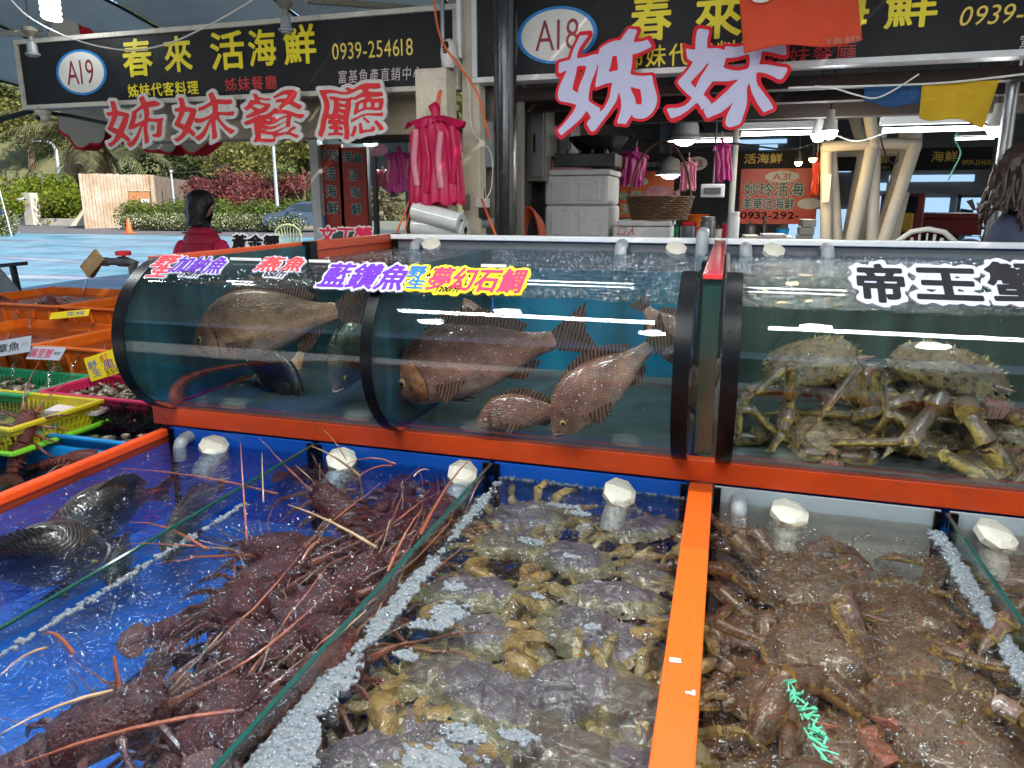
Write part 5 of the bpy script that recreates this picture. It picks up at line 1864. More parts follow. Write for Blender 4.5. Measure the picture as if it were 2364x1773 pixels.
# loose feelers that stick out of the water: photo pixels at both ends, heights above the water
feel = [(720, 1030, 0.89, 832, 1100, .775, .006), (735, 985, .88, 800, 1062, .79, .0025), (1085, 1060, .83, 970, 1235, .76, .006), (665, 1165, .79, 870, 1265, .752, .006), (975, 1175, .80, 895, 1320, .752, .005),
        (555, 1022, .90, 570, 1250, .752, .004), (605, 1045, .86, 608, 1160, .752, .0035), (270, 1081, .77, 640, 1140, .76, .0045), (300, 1205, .765, 480, 1270, .752, .005), (845, 1410, .79, 600, 1660, .752, .006),
        (748, 1245, .775, 695, 1300, .752, .005), (262, 1515, .80, 275, 1590, .752, .006), (0, 1695, .775, 260, 1595, .752, .005), (30, 1770, .77, 560, 1640, .752, .006), (95, 1465, .775, 170, 1510, .752, .006),
        (0, 1560, .775, 110, 1495, .752, .004), (815, 1110, .80, 905, 1075, .80, .004), (800, 1072, .80, 915, 1072, .805, .004), (990, 1085, .80, 955, 1100, .79, .004), (1120, 1100, .80, 1085, 1160, .757, .003)]
feel_names = ['thick red feeler rising highest in front of the orange rail', 'hair thin feeler beside the thick rising one', 'straight red feeler lying along the divider near the drain cap', 'stout feeler slanting across the middle of the lobster pile', 'pale feeler pointing at the divider below the pile', 'upright red feeler standing alone in blue water', 'short upright pale feeler left of the pile', 'long pale feeler floating level from the dark fish trough', 'brown feeler crossing the first glass divider', 'long feeler resting along the glass divider', 'short red feeler stub in the middle of the trough', 'red feeler stump sticking straight up near the bottom', 'feeler entering from the left edge near the bottom', 'long pale feeler across the bottom left corner', 'orange feeler stub near the lower left divider', 'thin feeler at the left edge below the foam strip', 'feeler crossing in front of the left drain cap', 'level feeler under the orange rail', 'short feeler beside the right drain cap', 'thin feeler on the crab side of the divider']
for k, (u0, v0, z0, u1, v1, z1, r) in enumerate(feel):
    a, b = atz(u0, v0, z0), atz(u1, v1, z1)
    if b.y > 1.86:
        b.y = 1.86
    if a.y > 2.0:
        a.y = 1.86
    if 2.0 > a.y > 1.86 and a.z < 0.87:
        a.y = 1.86
    mid = (a + b) / 2 + Vector((0, 0, 0.02 + 0.01 * (k % 3)))
    pts = [b.lerp(mid, q / 4).lerp(mid.lerp(a, q / 4), q / 4) for q in range(5)]
    r *= 0.68
    o = MB().tube(pts, [r, r * 0.9, r * 0.75, r * 0.55, r * 0.25], 7).obj('lobster_feeler', 'antenna' if k % 3 else 'antenna_pale', smooth=True)
    tag(o, feel_names[k], 'feeler', 'loose feelers sticking out of the water')
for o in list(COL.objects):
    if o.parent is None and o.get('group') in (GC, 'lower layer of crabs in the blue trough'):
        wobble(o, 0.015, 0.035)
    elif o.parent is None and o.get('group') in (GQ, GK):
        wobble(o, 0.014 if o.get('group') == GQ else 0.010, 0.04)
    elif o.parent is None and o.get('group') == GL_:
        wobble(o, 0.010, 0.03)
# mint cord floating in the king crab trough
mb = MB()
pa, pb = atz(1830, 1585, 0.762), atz(1905, 1745, 0.762)
rnd = random.Random(4)
for k in range(26):
    c_ = pa.lerp(pb, k / 25) + Vector((rnd.uniform(-.008, .008), rnd.uniform(-.008, .008), 0))
    mb.tube([c_ + Vector((rnd.uniform(-.014, .014), rnd.uniform(-.014, .014), rnd.uniform(0, .006))) for _ in range(4)], 0.0018, 5)
tag(mb.obj('cord', 'rope_mint', smooth=True), 'frayed mint green cord floating in the king crab trough', 'cord')
# ------------------------------------------------------------------ sign boards
def put(mb, text, u0, u1, vt, vb, Y, bold=0.0, shear=0.0, gap=0.0, wob=0.0):
    """text filling the picture box (display pixels) on the plane y = Y, level in the world"""
    um = (u0 + u1) / 2
    x0, x1 = ad(u0, vb, Y).x, ad(u1, vb, Y).x
    z0, z1 = ad(um, vb, Y).z, ad(um, vt, Y).z
    cjk = any(ord(c) > 0x2e80 for c in text)
    h = (z1 - z0) / (0.92 if cjk else 0.69)
    if bold > 0.008 and not wob:
        lay, tot = layout(text, gap)
        sx = (x1 - x0) / tot
        items = [(ch, x * sx, 0.08 * h if cjk else 0.0, sx, h, shear) for ch, x in lay]
        res = max(h / (44 if len(text) == 1 else 30), 0.0016)
        g_ = 3 * res + (0.2 * sx if shear else 0)
        xs, ys = np.arange(-g_, x1 - x0 + g_, res), np.arange(-2 * res, h * 1.02, res)
        field_mesh(sdf_of(items, xs, ys), xs, ys, bold * 0.7 * h, 0, 0.0015, frame_xz((x0, Y, z0)), mb)
        return mb
    write(mb, text, frame_xz((x0, Y, z0 + (0.08 * h if cjk else 0))), h, width=x1 - x0, bold=bold, shear=shear, gap=gap, wob=wob)
    return mb


def oval(u0, u1, vt, vb, Y, grow=1.0, n=48):
    um, vm = (u0 + u1) / 2, (vt + vb) / 2
    c = ad(um, vm, Y)
    rx, rz = (ad(u1, vm, Y).x - ad(u0, vm, Y).x) / 2 * grow, (ad(um, vt, Y).z - ad(um, vb, Y).z) / 2 * grow
    return MB().prism([(rx * math.cos(2 * math.pi * k / n), rz * math.sin(2 * math.pi * k / n)) for k in range(n)], 0.0015, frame_xz(c))


def signboard(label, x0, x1, z0, z1, Y, frame_mat, lines, ovals):
    t = thing('signboard', label, 'sign', ((x0 + x1) / 2, Y, z0))
    MB().bb(x0, x1, Y, Y + 0.10, z0, z1).obj('panel', 'sign_black', t)
    f = 0.032
    for (a, b, c, d) in ((x0 - f, x1 + f, z1 + 0.001, z1 + f), (x0 - f, x1 + f, z0 - f, z0 - 0.001), (x0 - f, x0 - 0.001, z0, z1), (x1 + 0.001, x1 + f, z0, z1)):
        MB().bb(a, b, Y - 0.018, Y + 0.11, c, d).obj('frame_strip', frame_mat, t, bevel=0.003)
    for (u0, u1, vt, vb, txt) in ovals:
        o = oval(u0, u1, vt, vb, Y - 0.0015).obj('oval_rim', 'oval_blue', t)
        oval(u0, u1, vt, vb, Y - 0.0035, 0.90).obj('oval', 'oval_white', t)
        w_, h_ = u1 - u0, vb - vt
        put(MB(), txt, u0 + w_ * 0.22, u1 - w_ * 0.21, vt + h_ * 0.22, vb - h_ * 0.24, Y - 0.007, bold=-0.004).obj('lettering', 'maroon_print', t)
    for (txt, u0, u1, vt, vb, m, bold, sh, gap) in lines:
        put(MB(), txt, u0, u1, vt, vb, Y - 0.0035, bold, sh, gap).obj('lettering', m, t)
    return t


YS = 4.20
signboard('black sign with oval A19 at its left end and yellow characters', -4.95, -1.62, 2.235, 2.645, YS, 'sign_frame',
          [('春', 268, 334, 84, 164, 'yellow_print', 0.028, 0, 0), ('來', 356, 419, 79, 154, 'yellow_print', 0.028, 0, 0), ('活', 456, 533, 68, 149, 'yellow_print', 0.028, 0, 0),
           ('海', 538, 600, 64, 142, 'yellow_print', 0.028, 0, 0), ('鮮', 614, 686, 54, 137, 'yellow_print', 0.028, 0, 0),
           ('0939-254618', 717, 894, 88, 124, 'yellow_pale', 0.0, 0, 0.02), ('姊妹代客料理', 277, 431, 178, 207, 'yellow_print', 0.02, 0, 0.05),
           ('姊妹餐廳', 486, 600, 165, 195, 'red_print', 0.005, 0, 0.08), ('富基魚產直銷中心', 730, 914, 147, 176, 'paper_pink', 0.0, 0.1, 0.1)],
          [(121, 230, 107, 206, 'A19')])
signboard('black sign with oval A18 behind the big lilac characters', -1.47, 1.75, 2.265, 2.80, YS, 'sign_frame_clean',
          [('春', 1360, 1450, -12, 86, 'yellow_print', 0.03, 0, 0), ('來', 1496, 1602, -12, 82, 'yellow_print', 0.03, 0, 0), ('活', 1622, 1728, -18, 74, 'yellow_print', 0.03, 0, 0), ('海', 1752, 1876, -22, 68, 'yellow_print', 0.03, 0, 0),
           ('鮮', 1906, 2024, -28, 58, 'yellow_print', 0.03, 0, 0), ('0939-254618', 2072, 2400, 4, 46, 'yellow_pale', 0.0, 0.2, 0.02), ('姊妹代客料理', 1345, 1645, 92, 140, 'yellow_print', 0.012, 0, 0.1),
           ('姊妹餐廳', 1655, 1848, 99, 140, 'red_print', 0.0, 0, 0.1), ('富基魚產直銷中心', 2198, 2500, 66, 108, 'paper_pink', 0.0, 0.1, 0.1)],
          [(1116, 1289, 14, 138, 'A18')])


# sawn-out characters hung under the signs
def big_char(ch, u0, u1, vt, vb, Y, label, margin, backing, face, bold, shear, group, tilt=0.0, wires=True, brush=0.006, seed=1):
    x0, x1 = ad(u0, (vt + vb) / 2, Y).x, ad(u1, (vt + vb) / 2, Y).x
    um = (u0 + u1) / 2
    z0, z1 = ad(um, vb, Y).z, ad(um, vt, Y).z
    t = thing('cutout_character', label, 'sign', ((x0 + x1) / 2, Y, z0), (0, tilt, 0), group)
    wd, ht = x1 - x0 - 2 * margin, z1 - z0 - 2 * margin
    sx, sy = wd / 0.92, ht / 0.92
    items = [(ch, -sx * 0.5, margin + 0.08 * sy, sx, sy, shear)]
    cutout(items, margin, frame_xz((0, 0, 0)), 0.014, backing, face, t, bold=bold, res=wd / 54, world=False, brush=brush, seed=seed)
    if wires:
        for dx in (-0.25, 0.2):
            MB().tube([(dx * wd, 0.004, ht * 0.95), (dx * wd * 0.96, 0.01, ht + 0.05)], 0.0015, 4).obj('wire', 'cable_black', t, world=False)
    return t


GS = 'red characters hung under the A19 sign'
for ch, u0, u1, vt, vb, lb, sh in (('姊', 226, 362, 207, 322, 'red sawn-out character hanging leftmost under the A19 sign', 0.0), ('妹', 370, 514, 198, 312, 'second red sawn-out character from the left under the A19 sign', 0.0),
                                   ('餐', 520, 666, 190, 314, 'third red sawn-out character with a food radical shape', 0.0), ('廳', 682, 838, 172, 302, 'rightmost and most intricate red sawn-out character beside the pillar', 0.0)):
    big_char(ch, u0, u1, vt, vb, YS - 0.075, lb, 0.024, 'cut_white', 'cut_red', 0.0012, sh, GS, R(-1.5))
big_char('姊', 1206, 1432, 60, 288, YS - 0.14, 'left of the two large lilac characters edged in red', 0.028, 'cut_scarlet', 'cut_lilac', 0.010, 0.12, 'large lilac characters', R(-3), brush=0.014, seed=2)
big_char('妹', 1448, 1688, 50, 274, YS - 0.14, 'right of the two large lilac characters, partly behind a red cloth', 0.028, 'cut_scarlet', 'cut_lilac', 0.010, 0.06, 'large lilac characters', R(4), brush=0.014, seed=4)

# red edged cloud board behind the A19 sign
t = thing('cloud_board', 'grey scalloped board with thick red edge behind the A19 sign', 'sign', (-5.2, 5.0, 2.0))


def cloud(pts, name_seed):
    poly = []
    n = len(pts)
    for i in range(n):
        a, b = Vector(pts[i]), Vector(pts[(i + 1) % n])
        d = b - a
        nn = Vector((d.y, -d.x)).normalized()
        for q in range(6):
            s = q / 6
            p_ = a + d * s + nn * (d.length * 0.32 * math.sin(math.pi * s))
            poly.append((p_.x, p_.y))
    return poly


for (us, Y) in (([(112, 92), (112, 60), (150, 45), (172, 70), (172, 94)], 5.0), ([(128, 250), (150, 292), (195, 308), (228, 270), (300, 285), (345, 322), (385, 300), (440, 315), (452, 235), (300, 215)], 5.0)):
    pts = [(ad(u, v, Y).x, ad(u, v, Y).z) for u, v in us]
    A = sum(pts[i][0] * pts[(i + 1) % len(pts)][1] - pts[(i + 1) % len(pts)][0] * pts[i][1] for i in range(len(pts)))
    if A < 0:
        pts = pts[::-1]
    poly = cloud(pts, 1)
    M = frame_xz((0, Y, 0))
    MB().prism(poly, 0.004, M @ Matrix.Translation((0, 0, 0.001))).obj('board_face', 'concrete_pale', t)
    MB().prism(poly, 0.16, M @ Matrix.Translation((-0.02, -0.02, -0.162))).obj('board_edge', 'cut_scarlet', t)

# beam, pillar, pipes
t = thing('fascia_beam', 'beige fascia beam behind the red characters', 'beam', (-2.9, 4.6, 2.0))
MB().bb(-4.4, -1.85, 4.55, 4.75, 1.99, 2.50).obj('beam', 'beige_wall', t)
MB().bb(-2.60, -1.84, 4.53, 4.77, 1.955, 1.988).obj('rusty_lip', 'beam_rust', t)
pil = thing('pillar', 'square beige pillar with peeling paint and a white camera on top', 'pillar', (-1.70, 4.2, 0))
MB().bb(-1.795, -1.60, 4.02, 4.19, 0, 2.30).obj('shaft', 'pillar_paint', pil, bevel=0.008)
MB().bb(-1.58, -1.47, 4.22, 4.34, 0, 3.2).obj('side_shaft', 'pillar_paint', pil, bevel=0.006)
MB().tube([(-1.655, 4.12, 2.30), (-1.655, 4.12, 3.4)], 0.014, 8).obj('conduit', 'steel', pil, smooth=True)
MB().tube([(-1.545, 4.10, 2.36), (-1.545, 4.10, 3.3)], 0.016, 8).obj('conduit', 'sign_frame_clean', pil, smooth=True)
pp = ad(962, 112, 4.0)
wc = thing('security_camera', 'white egg shaped camera standing on the beige pillar', 'camera', (pp.x, 4.06, 2.30))
MB().lathe([(0.030, 0.001), (0.042, 0.02), (0.050, 0.06), (0.050, 0.10), (0.040, 0.135), (0.018, 0.155), (0.002, 0.16)], 18, (pp.x, 4.06, 2.30)).obj('body', 'plastic_white', wc, smooth=True)
MB().ball((pp.x - 0.004, 4.022, 2.40), (0.022, 0.018, 0.040), 14, 10).obj('lens_window', 'eye_black', wc, smooth='all')
t = thing('black_pipe', 'thick glossy black pipe running from floor to ceiling', 'pipe', (-1.28, 4.02, 0))
bx = ad(1092, 300, 3.95).x
MB().tube([(bx, 3.95, 0), (bx, 3.95, 3.6)], 0.064, 20).obj('pipe', 'black_pipe', t, smooth=True)
for z in (1.42, 1.93, 2.34):
    MB().tube([(bx, 3.95, z), (bx, 3.95, z + 0.05)], 0.067, 20).obj('joint', 'black_pipe', t, smooth=True)
t = thing('grey_pipe', 'horizontal grey pipe behind the plastic rolls', 'pipe', (-1.45, 4.3, 1.4))
MB().tube([ad(960, 478, 4.28), ad(1112, 482, 4.28)], 0.026, 12).obj('pipe', 'pvc_grey', t, smooth=True)
MB().tube([ad(1018, 480, 4.279), ad(1060, 481, 4.279)], 0.031, 12).obj('coupling', 'pvc_grey', t, smooth=True)
t = thing('socket_box', 'grey switch box and white plug on the wall beside the black pipe', 'socket', ad(1030, 430, 4.25))
for (u0, u1, v0, v1, m) in ((1003, 1018, 420, 452, 'cabinet_white'), (1032, 1055, 428, 448, 'plastic_white'), (1038, 1056, 448, 470, 'cable_black')):
    a, b = ad(u0, v1, 4.24), ad(u1, v0, 4.24)
    MB().bb(a.x, b.x, 4.20, 4.27, a.z, b.z).obj('box', m, t, bevel=0.003)
t = thing('meter_box', 'tall grey metal box on the wall behind the orange cables', 'box', ad(1045, 320, 4.35))
a, b = ad(1022, 362, 4.35), ad(1064, 262, 4.35)
MB().bb(a.x, b.x, 4.33, 4.45, a.z, b.z).obj('box', 'cabinet_grey', t, bevel=0.004)
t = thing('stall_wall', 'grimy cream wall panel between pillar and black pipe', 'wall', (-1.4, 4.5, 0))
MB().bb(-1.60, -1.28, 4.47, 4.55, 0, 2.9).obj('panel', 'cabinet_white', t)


def wire(label, pts, r, m, cat='cable', group=None, name='cable'):
    P = [Vector(p) for p in pts]
    out = []
    for i in range(len(P) - 1):
        p0, p1, p2, p3 = P[max(i - 1, 0)], P[i], P[i + 1], P[min(i + 2, len(P) - 1)]
        for k in range(6):
            s = k / 6
            out.append(0.5 * ((2 * p1) + (p2 - p0) * s + (2 * p0 - 5 * p1 + 4 * p2 - p3) * s * s + (3 * p1 - p0 - 3 * p2 + p3) * s ** 3))
    out.append(P[-1])
    return tag(MB().tube(out, r, 6).obj(name, m, smooth=True), label, cat, group)


wire('orange cable hanging from the fascia to the brown tank rail', [ad(952, 195, 4.0), ad(945, 210, 4.0), ad(915, 310, 3.98), ad(885, 430, 3.95), ad(862, 490, 3.9), ad(855, 512, 3.78)], 0.006, 'cable_orange', group='orange cables')
wire('second orange cable swinging left of the pink bags', [ad(954, 195, 4.02), ad(938, 270, 4.0), ad(908, 400, 4.0), ad(885, 460, 3.95), ad(872, 512, 3.80)], 0.005, 'cable_orange', group='orange cables')
wire('orange cable looping over the top of the pillar', [ad(938, -20, 4.0), ad(942, 40, 4.0), ad(958, 95, 3.98), ad(990, 140, 4.0), ad(1030, 200, 4.0), ad(1058, 300, 4.0)], 0.006, 'cable_orange', group='orange cables')
wire('orange cable slanting down across the black pipe', [ad(1040, 430, 4.18), ad(1058, 475, 3.86), ad(1082, 535, 3.74)], 0.006, 'cable_orange', group='orange cables')
wire('white wire drooping across the A19 sign', [ad(0, -30, 3.9), ad(60, 35, 3.9), ad(160, 85, 3.9), ad(270, 108, 3.9), ad(360, 95, 3.9), ad(450, 55, 3.9), ad(545, 0, 3.9), ad(580, -30, 3.9)], 0.005, 'cable_white', group='white wires')
wire('white flex running down beside the black pipe', [ad(985, 120, 4.0), ad(1012, 180, 4.15), ad(1020, 280, 4.18), ad(1060, 330, 4.2), ad(1062, 400, 4.2), ad(1050, 430, 4.18)], 0.004, 'cable_white', group='white wires')
wire('thin white wire under the A18 sign', [ad(1703, 190, 4.1), ad(1760, 188, 4.1), ad(1900, 185, 4.1), ad(2050, 178, 4.1), ad(2212, 160, 4.1), ad(2300, 150, 4.1)], 0.005, 'cable_white', group='white wires')
wire('looping white wire beside the red cloth', [ad(1760, 186, 4.08), ad(1800, 190, 4.08), ad(1850, 205, 4.08), ad(1890, 212, 4.08), ad(1930, 195, 4.08), ad(1985, 160, 4.08)], 0.004, 'cable_white', group='white wires')
wire('green string dangling under the yellow cloth', [ad(2070, 285, 3.9), ad(2062, 300, 3.9), ad(2075, 330, 3.9), ad(2060, 365, 3.9), ad(2048, 390, 3.9)], 0.0035, 'cable_green')
wire('black cable strung from the dome camera to the left edge', [ad(-30, 265, 4.3), ad(30, 250, 4.3), ad(66, 240, 4.3)], 0.02, 'cable_black', group='black cables')
wire('black cable sagging behind the cloud board', [ad(70, 240, 4.6), ad(150, 250, 4.8), ad(260, 272, 4.8), ad(420, 295, 4.8)], 0.016, 'cable_black', group='black cables')
wire('black cable bundle down the wall beside the pipe', [ad(1018, 190, 4.3), ad(1022, 290, 4.3), ad(1040, 380, 4.3), ad(1048, 450, 4.3)], 0.008, 'cable_black', group='black cables')
t = thing('dome_camera', 'beige dome camera under the left end of the A19 sign', 'camera', ad(92, 245, 4.25))
a = ad(92, 236, 4.25)
MB().lathe([(0.055, 0.0), (0.055, -0.03), (0.045, -0.045)], 18, a).obj('mount', 'cream_plastic', t, smooth=True)
MB().ball((a.x, a.y, a.z - 0.05), (0.042, 0.042, 0.045), 16, 10).obj('dome', 'cream_plastic', t, smooth='all')
MB().lathe([(0.016, 0), (0.016, 0.02), (0.010, 0.022)], 12, (a.x - 0.005, a.y - 0.034, a.z - 0.066), Euler((R(70), 0, 0)).to_matrix().to_4x4()).obj('lens', 'eye_black', t, smooth=True)


def lamp_holder(label, u, v, Y, lit=False):
    """hanging bulb socket; v is the lower end of the socket"""
    p_ = ad(u, v, Y)
    t_ = thing('lamp_holder', label, 'lamp', p_, group='bulb sockets over the sign')
    MB().tube([(p_.x, p_.y, p_.z + 0.16), (p_.x, p_.y, p_.z + 0.65)], 0.008, 6).obj('rod', 'steel_dark', t_)
    MB().lathe([(0.010, 0.20), (0.042, 0.19), (0.052, 0.165), (0.040, 0.15), (0.018, 0.13), (0.016, 0.10)], 16, p_).obj('rose', 'cabinet_white', t_, smooth=True)
    MB().lathe([(0.018, 0.10), (0.030, 0.085), (0.034, 0.03), (0.046, 0.022), (0.046, 0.012), (0.030, 0.008), (0.030, 0.0)], 16, p_).obj('socket', 'pvc_grey', t_, smooth=True)
    return t_


lamp_holder('empty bulb socket at the left end of the A19 sign', 72, 124, 4.0)
lamp_holder('empty bulb socket over the yellow characters of the A19 sign', 619, 72, 4.0)
p_ = ad(112, 42, 3.9)
t = thing('spiral_bulb', 'glowing white spiral bulb at the top left corner', 'lamp', p_)
hel = []
for k in range(90):
    a_ = k / 89 * 4.5 * 2 * math.pi
    hel.append((p_.x + 0.045 * math.cos(a_), p_.y + 0.045 * math.sin(a_), p_.z + 0.16 * k / 89))
MB().tube(hel, 0.016, 8).obj('spiral', 'lamp_lit', t, smooth=True)
MB().lathe([(0.05, 0.17), (0.04, 0.24), (0.02, 0.26), (0.012, 0.6)], 14, p_).obj('base', 'plastic_white', t, smooth=True)


# ------------------------------------------------------------------ hanging bags
def bag(label, u0, u1, vt, vb, Y, m1, m2, seed, pleats=7, depth=0.06, knot=True, tilt=0.0, group='pink plastic bags hung up'):
    """bundle of carrier bags: pleated body, flaring collar, twisted knot"""
    a, b = ad(u0, vb, Y), ad(u1, vt, Y)
    um = (u0 + u1) / 2
    c, wd, ht = Vector((ad(um, vb, Y).x, Y, ad(um, vb, Y).z)), b.x - a.x, ad(um, vt, Y).z - ad(um, vb, Y).z
    t_ = thing('plastic_bag', label, 'plastic bag', c, (0, tilt, 0), group)
    rnd = random.Random(seed)
    ph = rnd.random() * 6

    def body(q, s):
        an = 2 * math.pi * q
        z = ht * (0.86 * s)
        pinch = 1.0 if s < 0.80 else 1 - 0.55 * ((s - 0.80) / 0.20) ** 1.6
        x = wd * 0.46 * math.cos(an) * pinch * (1 + 0.05 * math.sin(s * 5 + ph))
        sq = abs(math.cos(an)) ** 0.5
        y = depth * 0.5 * math.sin(an) * (1 + 0.2 * math.sin(s * 7 + ph)) + 0.012 * math.sin(an * pleats * 2 + ph + s * 0.8) * (1 - 0.3 * s)
        return (x, y, z + 0.012 * math.sin(an * pleats + ph) * (1 - s))
    MB().grid(72, 12, body).obj('bag_body', m1, t_, smooth='all', world=False)
    for k in range(max(3, pleats // 2)):
        x = wd * (-0.30 + 0.62 * k / max(2, pleats // 2 - 1)) + rnd.uniform(-0.01, 0.01)
        zl, zh = ht * rnd.uniform(0.10, 0.34), ht * rnd.uniform(0.70, 0.80)
        wq = wd * 0.05

        def strip(q, s, x=x, zl=zl, zh=zh, wq=wq):
            an = R(200) * q - R(10)
            return (x + wq * math.cos(an) + 0.008 * math.sin(s * 6 + x * 40), -depth * 0.5 * math.sqrt(max(0.05, 1 - (x / (wd * 0.5)) ** 2)) - wq * 0.7 * math.sin(an) - 0.004, zl + (zh - zl) * s)
        MB().grid(8, 8, strip).obj('fold', m2 if k % 2 == 0 else m1, t_, smooth='all', world=False)
    MB().grid(28, 4, lambda q, s: ((wd * (0.16 + 0.36 * s)) * math.cos(2 * math.pi * q), (0.02 + depth * 0.5 * s) * math.sin(2 * math.pi * q), ht * (0.90 - 0.10 * s) + 0.018 * math.sin(2 * math.pi * q * 5 + ph) * s)).obj('collar', m1, t_, smooth='all', world=False)
    if knot:
        MB().tube([(0, 0, ht * 0.84), (0.004, 0, ht * 0.92), (-0.004, 0, ht * 0.99), (0.01, 0, ht * 1.03)], [wd * 0.13, wd * 0.07, wd * 0.10, wd * 0.03], 10).obj('knot', m1, t_, smooth='all', world=False)
        MB().tube([(0, 0, ht * 0.98), (0, 0.01, ht * 1.2)], 0.0025, 5).obj('tie', 'cable_white', t_, world=False)
    return t_


bag('big bundle of crimson plastic bags hung on the pillar', 884, 1004, 228, 440, 3.92, 'bag_pink', 'bag_rose', 3, 9, 0.12, group=None)
bag('magenta and white bag bundle behind the orange cables', 836, 892, 318, 414, 4.9, 'bag_magenta', 'bag_rose', 4, 6)
bag('small pale pink bag in the glass booth', 818, 840, 362, 405, 5.6, 'bag_rose', 'bag_magenta', 5, 4)
bag('striped pink bag spreading beside the black wok', 1328, 1392, 318, 402, 5.9, 'bag_magenta', 'bag_rose', 6, 6, tilt=R(8))
bag('pink bag hanging in front of the white A31 oval', 1464, 1506, 342, 410, 6.3, 'bag_rose', 'bag_magenta', 7, 5)
bag('striped magenta bag hanging right of the big pendant lamp', 1540, 1586, 300, 390, 5.6, 'bag_magenta', 'bag_rose', 8, 5, tilt=R(-5))
bag('orange lit bag bundle beside the tubular columns', 1745, 1772, 330, 420, 7.6, 'cloth_red', 'bag_rose', 9, 4)

# plastic film rolls
for (lb, a, b, r) in (('upper of two clear plastic film rolls', ad(896, 455, 3.90), ad(996, 482, 3.86), 0.058), ('lower of two clear plastic film rolls on the shelf', ad(896, 488, 3.94), ad(1006, 498, 3.92), 0.066)):
    d_ = (b - a)
    t = thing('film_roll', lb, 'plastic roll', (a + b) / 2, group='plastic film rolls')
    M = d_.to_track_quat('Z', 'Y').to_matrix().to_4x4()
    L_ = d_.length
    MB().lathe([(0.020, 0), (r * 0.93, 0.0), (r, 0.004), (r * 1.01, L_ * 0.3), (r * 0.99, L_ * 0.7), (r, L_ - 0.004), (r * 0.93, L_), (0.022, L_)], 24, a, M, cap=False).obj('roll', 'film_roll', t, smooth=True)
    MB().lathe([(0.022, 0.002), (0.022, L_ - 0.002)], 16, a, M, cap=False).obj('core', 'cable_black', t, smooth=True)
sh = thing('shelf', 'grey metal shelf under the plastic film rolls', 'shelf', (-1.5, 4.0, 1.25))
zz = ad(950, 517, 3.92).z
MB().bb(-1.86, -1.12, 3.79, 4.01, zz - 0.03, zz - 0.005).obj('board', 'cabinet_grey', sh)
for x in (-1.85, -1.40):
    MB().bb(x, x + 0.03, 3.80, 4.0, 0.0, zz - 0.03).obj('leg', 'cabinet_grey', sh)

# ------------------------------------------------------------------ cloths
def cloth(label, quad_uv, Y, m, wav, seed, hem=True, group=None, th=0.002):
    """cloth hung from its top edge; quad in display pixels: top-left, top-right, bottom-right, bottom-left"""
    tl, tr, br, bl = [ad(u, v, Y) for u, v in quad_uv]
    t_ = thing('cloth', label, 'cloth', (tl + tr) / 2, group=group)
    rnd = random.Random(seed)
    ph = rnd.random() * 6

    def fn(off):
        def f(a, b):
            p = tl.lerp(tr, a).lerp(bl.lerp(br, a), b)
            wv = wav * (math.sin(a * 9 + ph + b * 1.5) * (0.25 + b) + 0.6 * mnoise.noise(Vector((a * 4, b * 4, seed))) + 0.3 * mnoise.noise(Vector((a * 11, b * 9, seed + 3))))
            return (p.x, p.y + wv + off, p.z + 0.012 * math.sin(a * 7 + ph) * b)
        return f
    MB().grid(40, 24, fn(0)).grid(40, 24, fn(th)).obj('sheet', m, t_, smooth='all')
    if hem:
        f = fn(-0.002)
        MB().tube([f(0.005, b / 12) for b in range(13)], 0.0025, 5).tube([f(a / 16, 0.985) for a in range(17)], 0.0025, 5).tube([f(0.995, b / 12) for b in range(13)], 0.0025, 5).obj('hem', m, t_, smooth=True)
    return t_


rc = cloth('orange red cloth hanging in front of the A18 sign', [(1594, -40), (1850, -45), (1862, 88), (1607, 112)], 3.85, 'cloth_red', 0.012, 2)
put(MB(), '© 2016 新北市', 1786, 1858, 78, 94, 3.822, 0.0).obj('lettering', 'cabinet_white', rc)
for (u, v, a, b) in ((1645, -6, 22, 12), (1720, -8, 16, 7)):
    oval(u - a, u + a, v - b, v + b, 3.822).obj('print', 'cream_plastic', rc)
cloth('small blue cloth hung on the beam under the A18 sign', [(1868, 183), (1991, 180), (1986, 229), (1866, 224)], 4.15, 'cloth_blue', 0.006, 4)
cloth('mustard yellow cloth hung beside the blue cloth', [(1992, 180), (2158, 173), (2126, 271), (1984, 252)], 4.12, 'cloth_yellow', 0.012, 5)

# ------------------------------------------------------------------ market hall behind the stall
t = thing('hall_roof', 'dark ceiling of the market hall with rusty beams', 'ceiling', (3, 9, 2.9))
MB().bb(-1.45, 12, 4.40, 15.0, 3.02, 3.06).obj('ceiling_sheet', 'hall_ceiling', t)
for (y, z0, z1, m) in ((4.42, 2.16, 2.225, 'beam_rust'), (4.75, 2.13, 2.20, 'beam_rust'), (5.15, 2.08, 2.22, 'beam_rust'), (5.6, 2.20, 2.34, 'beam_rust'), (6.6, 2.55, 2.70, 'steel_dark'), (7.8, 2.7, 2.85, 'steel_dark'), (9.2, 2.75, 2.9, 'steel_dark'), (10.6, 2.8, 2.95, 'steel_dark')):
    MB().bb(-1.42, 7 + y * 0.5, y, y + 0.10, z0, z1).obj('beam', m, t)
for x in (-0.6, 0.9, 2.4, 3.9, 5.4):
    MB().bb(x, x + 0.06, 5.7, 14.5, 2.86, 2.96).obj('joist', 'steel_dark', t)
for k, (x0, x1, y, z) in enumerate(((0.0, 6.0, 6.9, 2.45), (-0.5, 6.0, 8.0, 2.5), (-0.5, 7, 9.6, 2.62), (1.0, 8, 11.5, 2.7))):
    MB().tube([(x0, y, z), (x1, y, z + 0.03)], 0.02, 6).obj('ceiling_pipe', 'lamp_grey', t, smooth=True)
t = thing('hall_side_wall', 'dark side wall of the market hall behind the wall cabinets', 'wall', (-1.35, 9.5, 0))
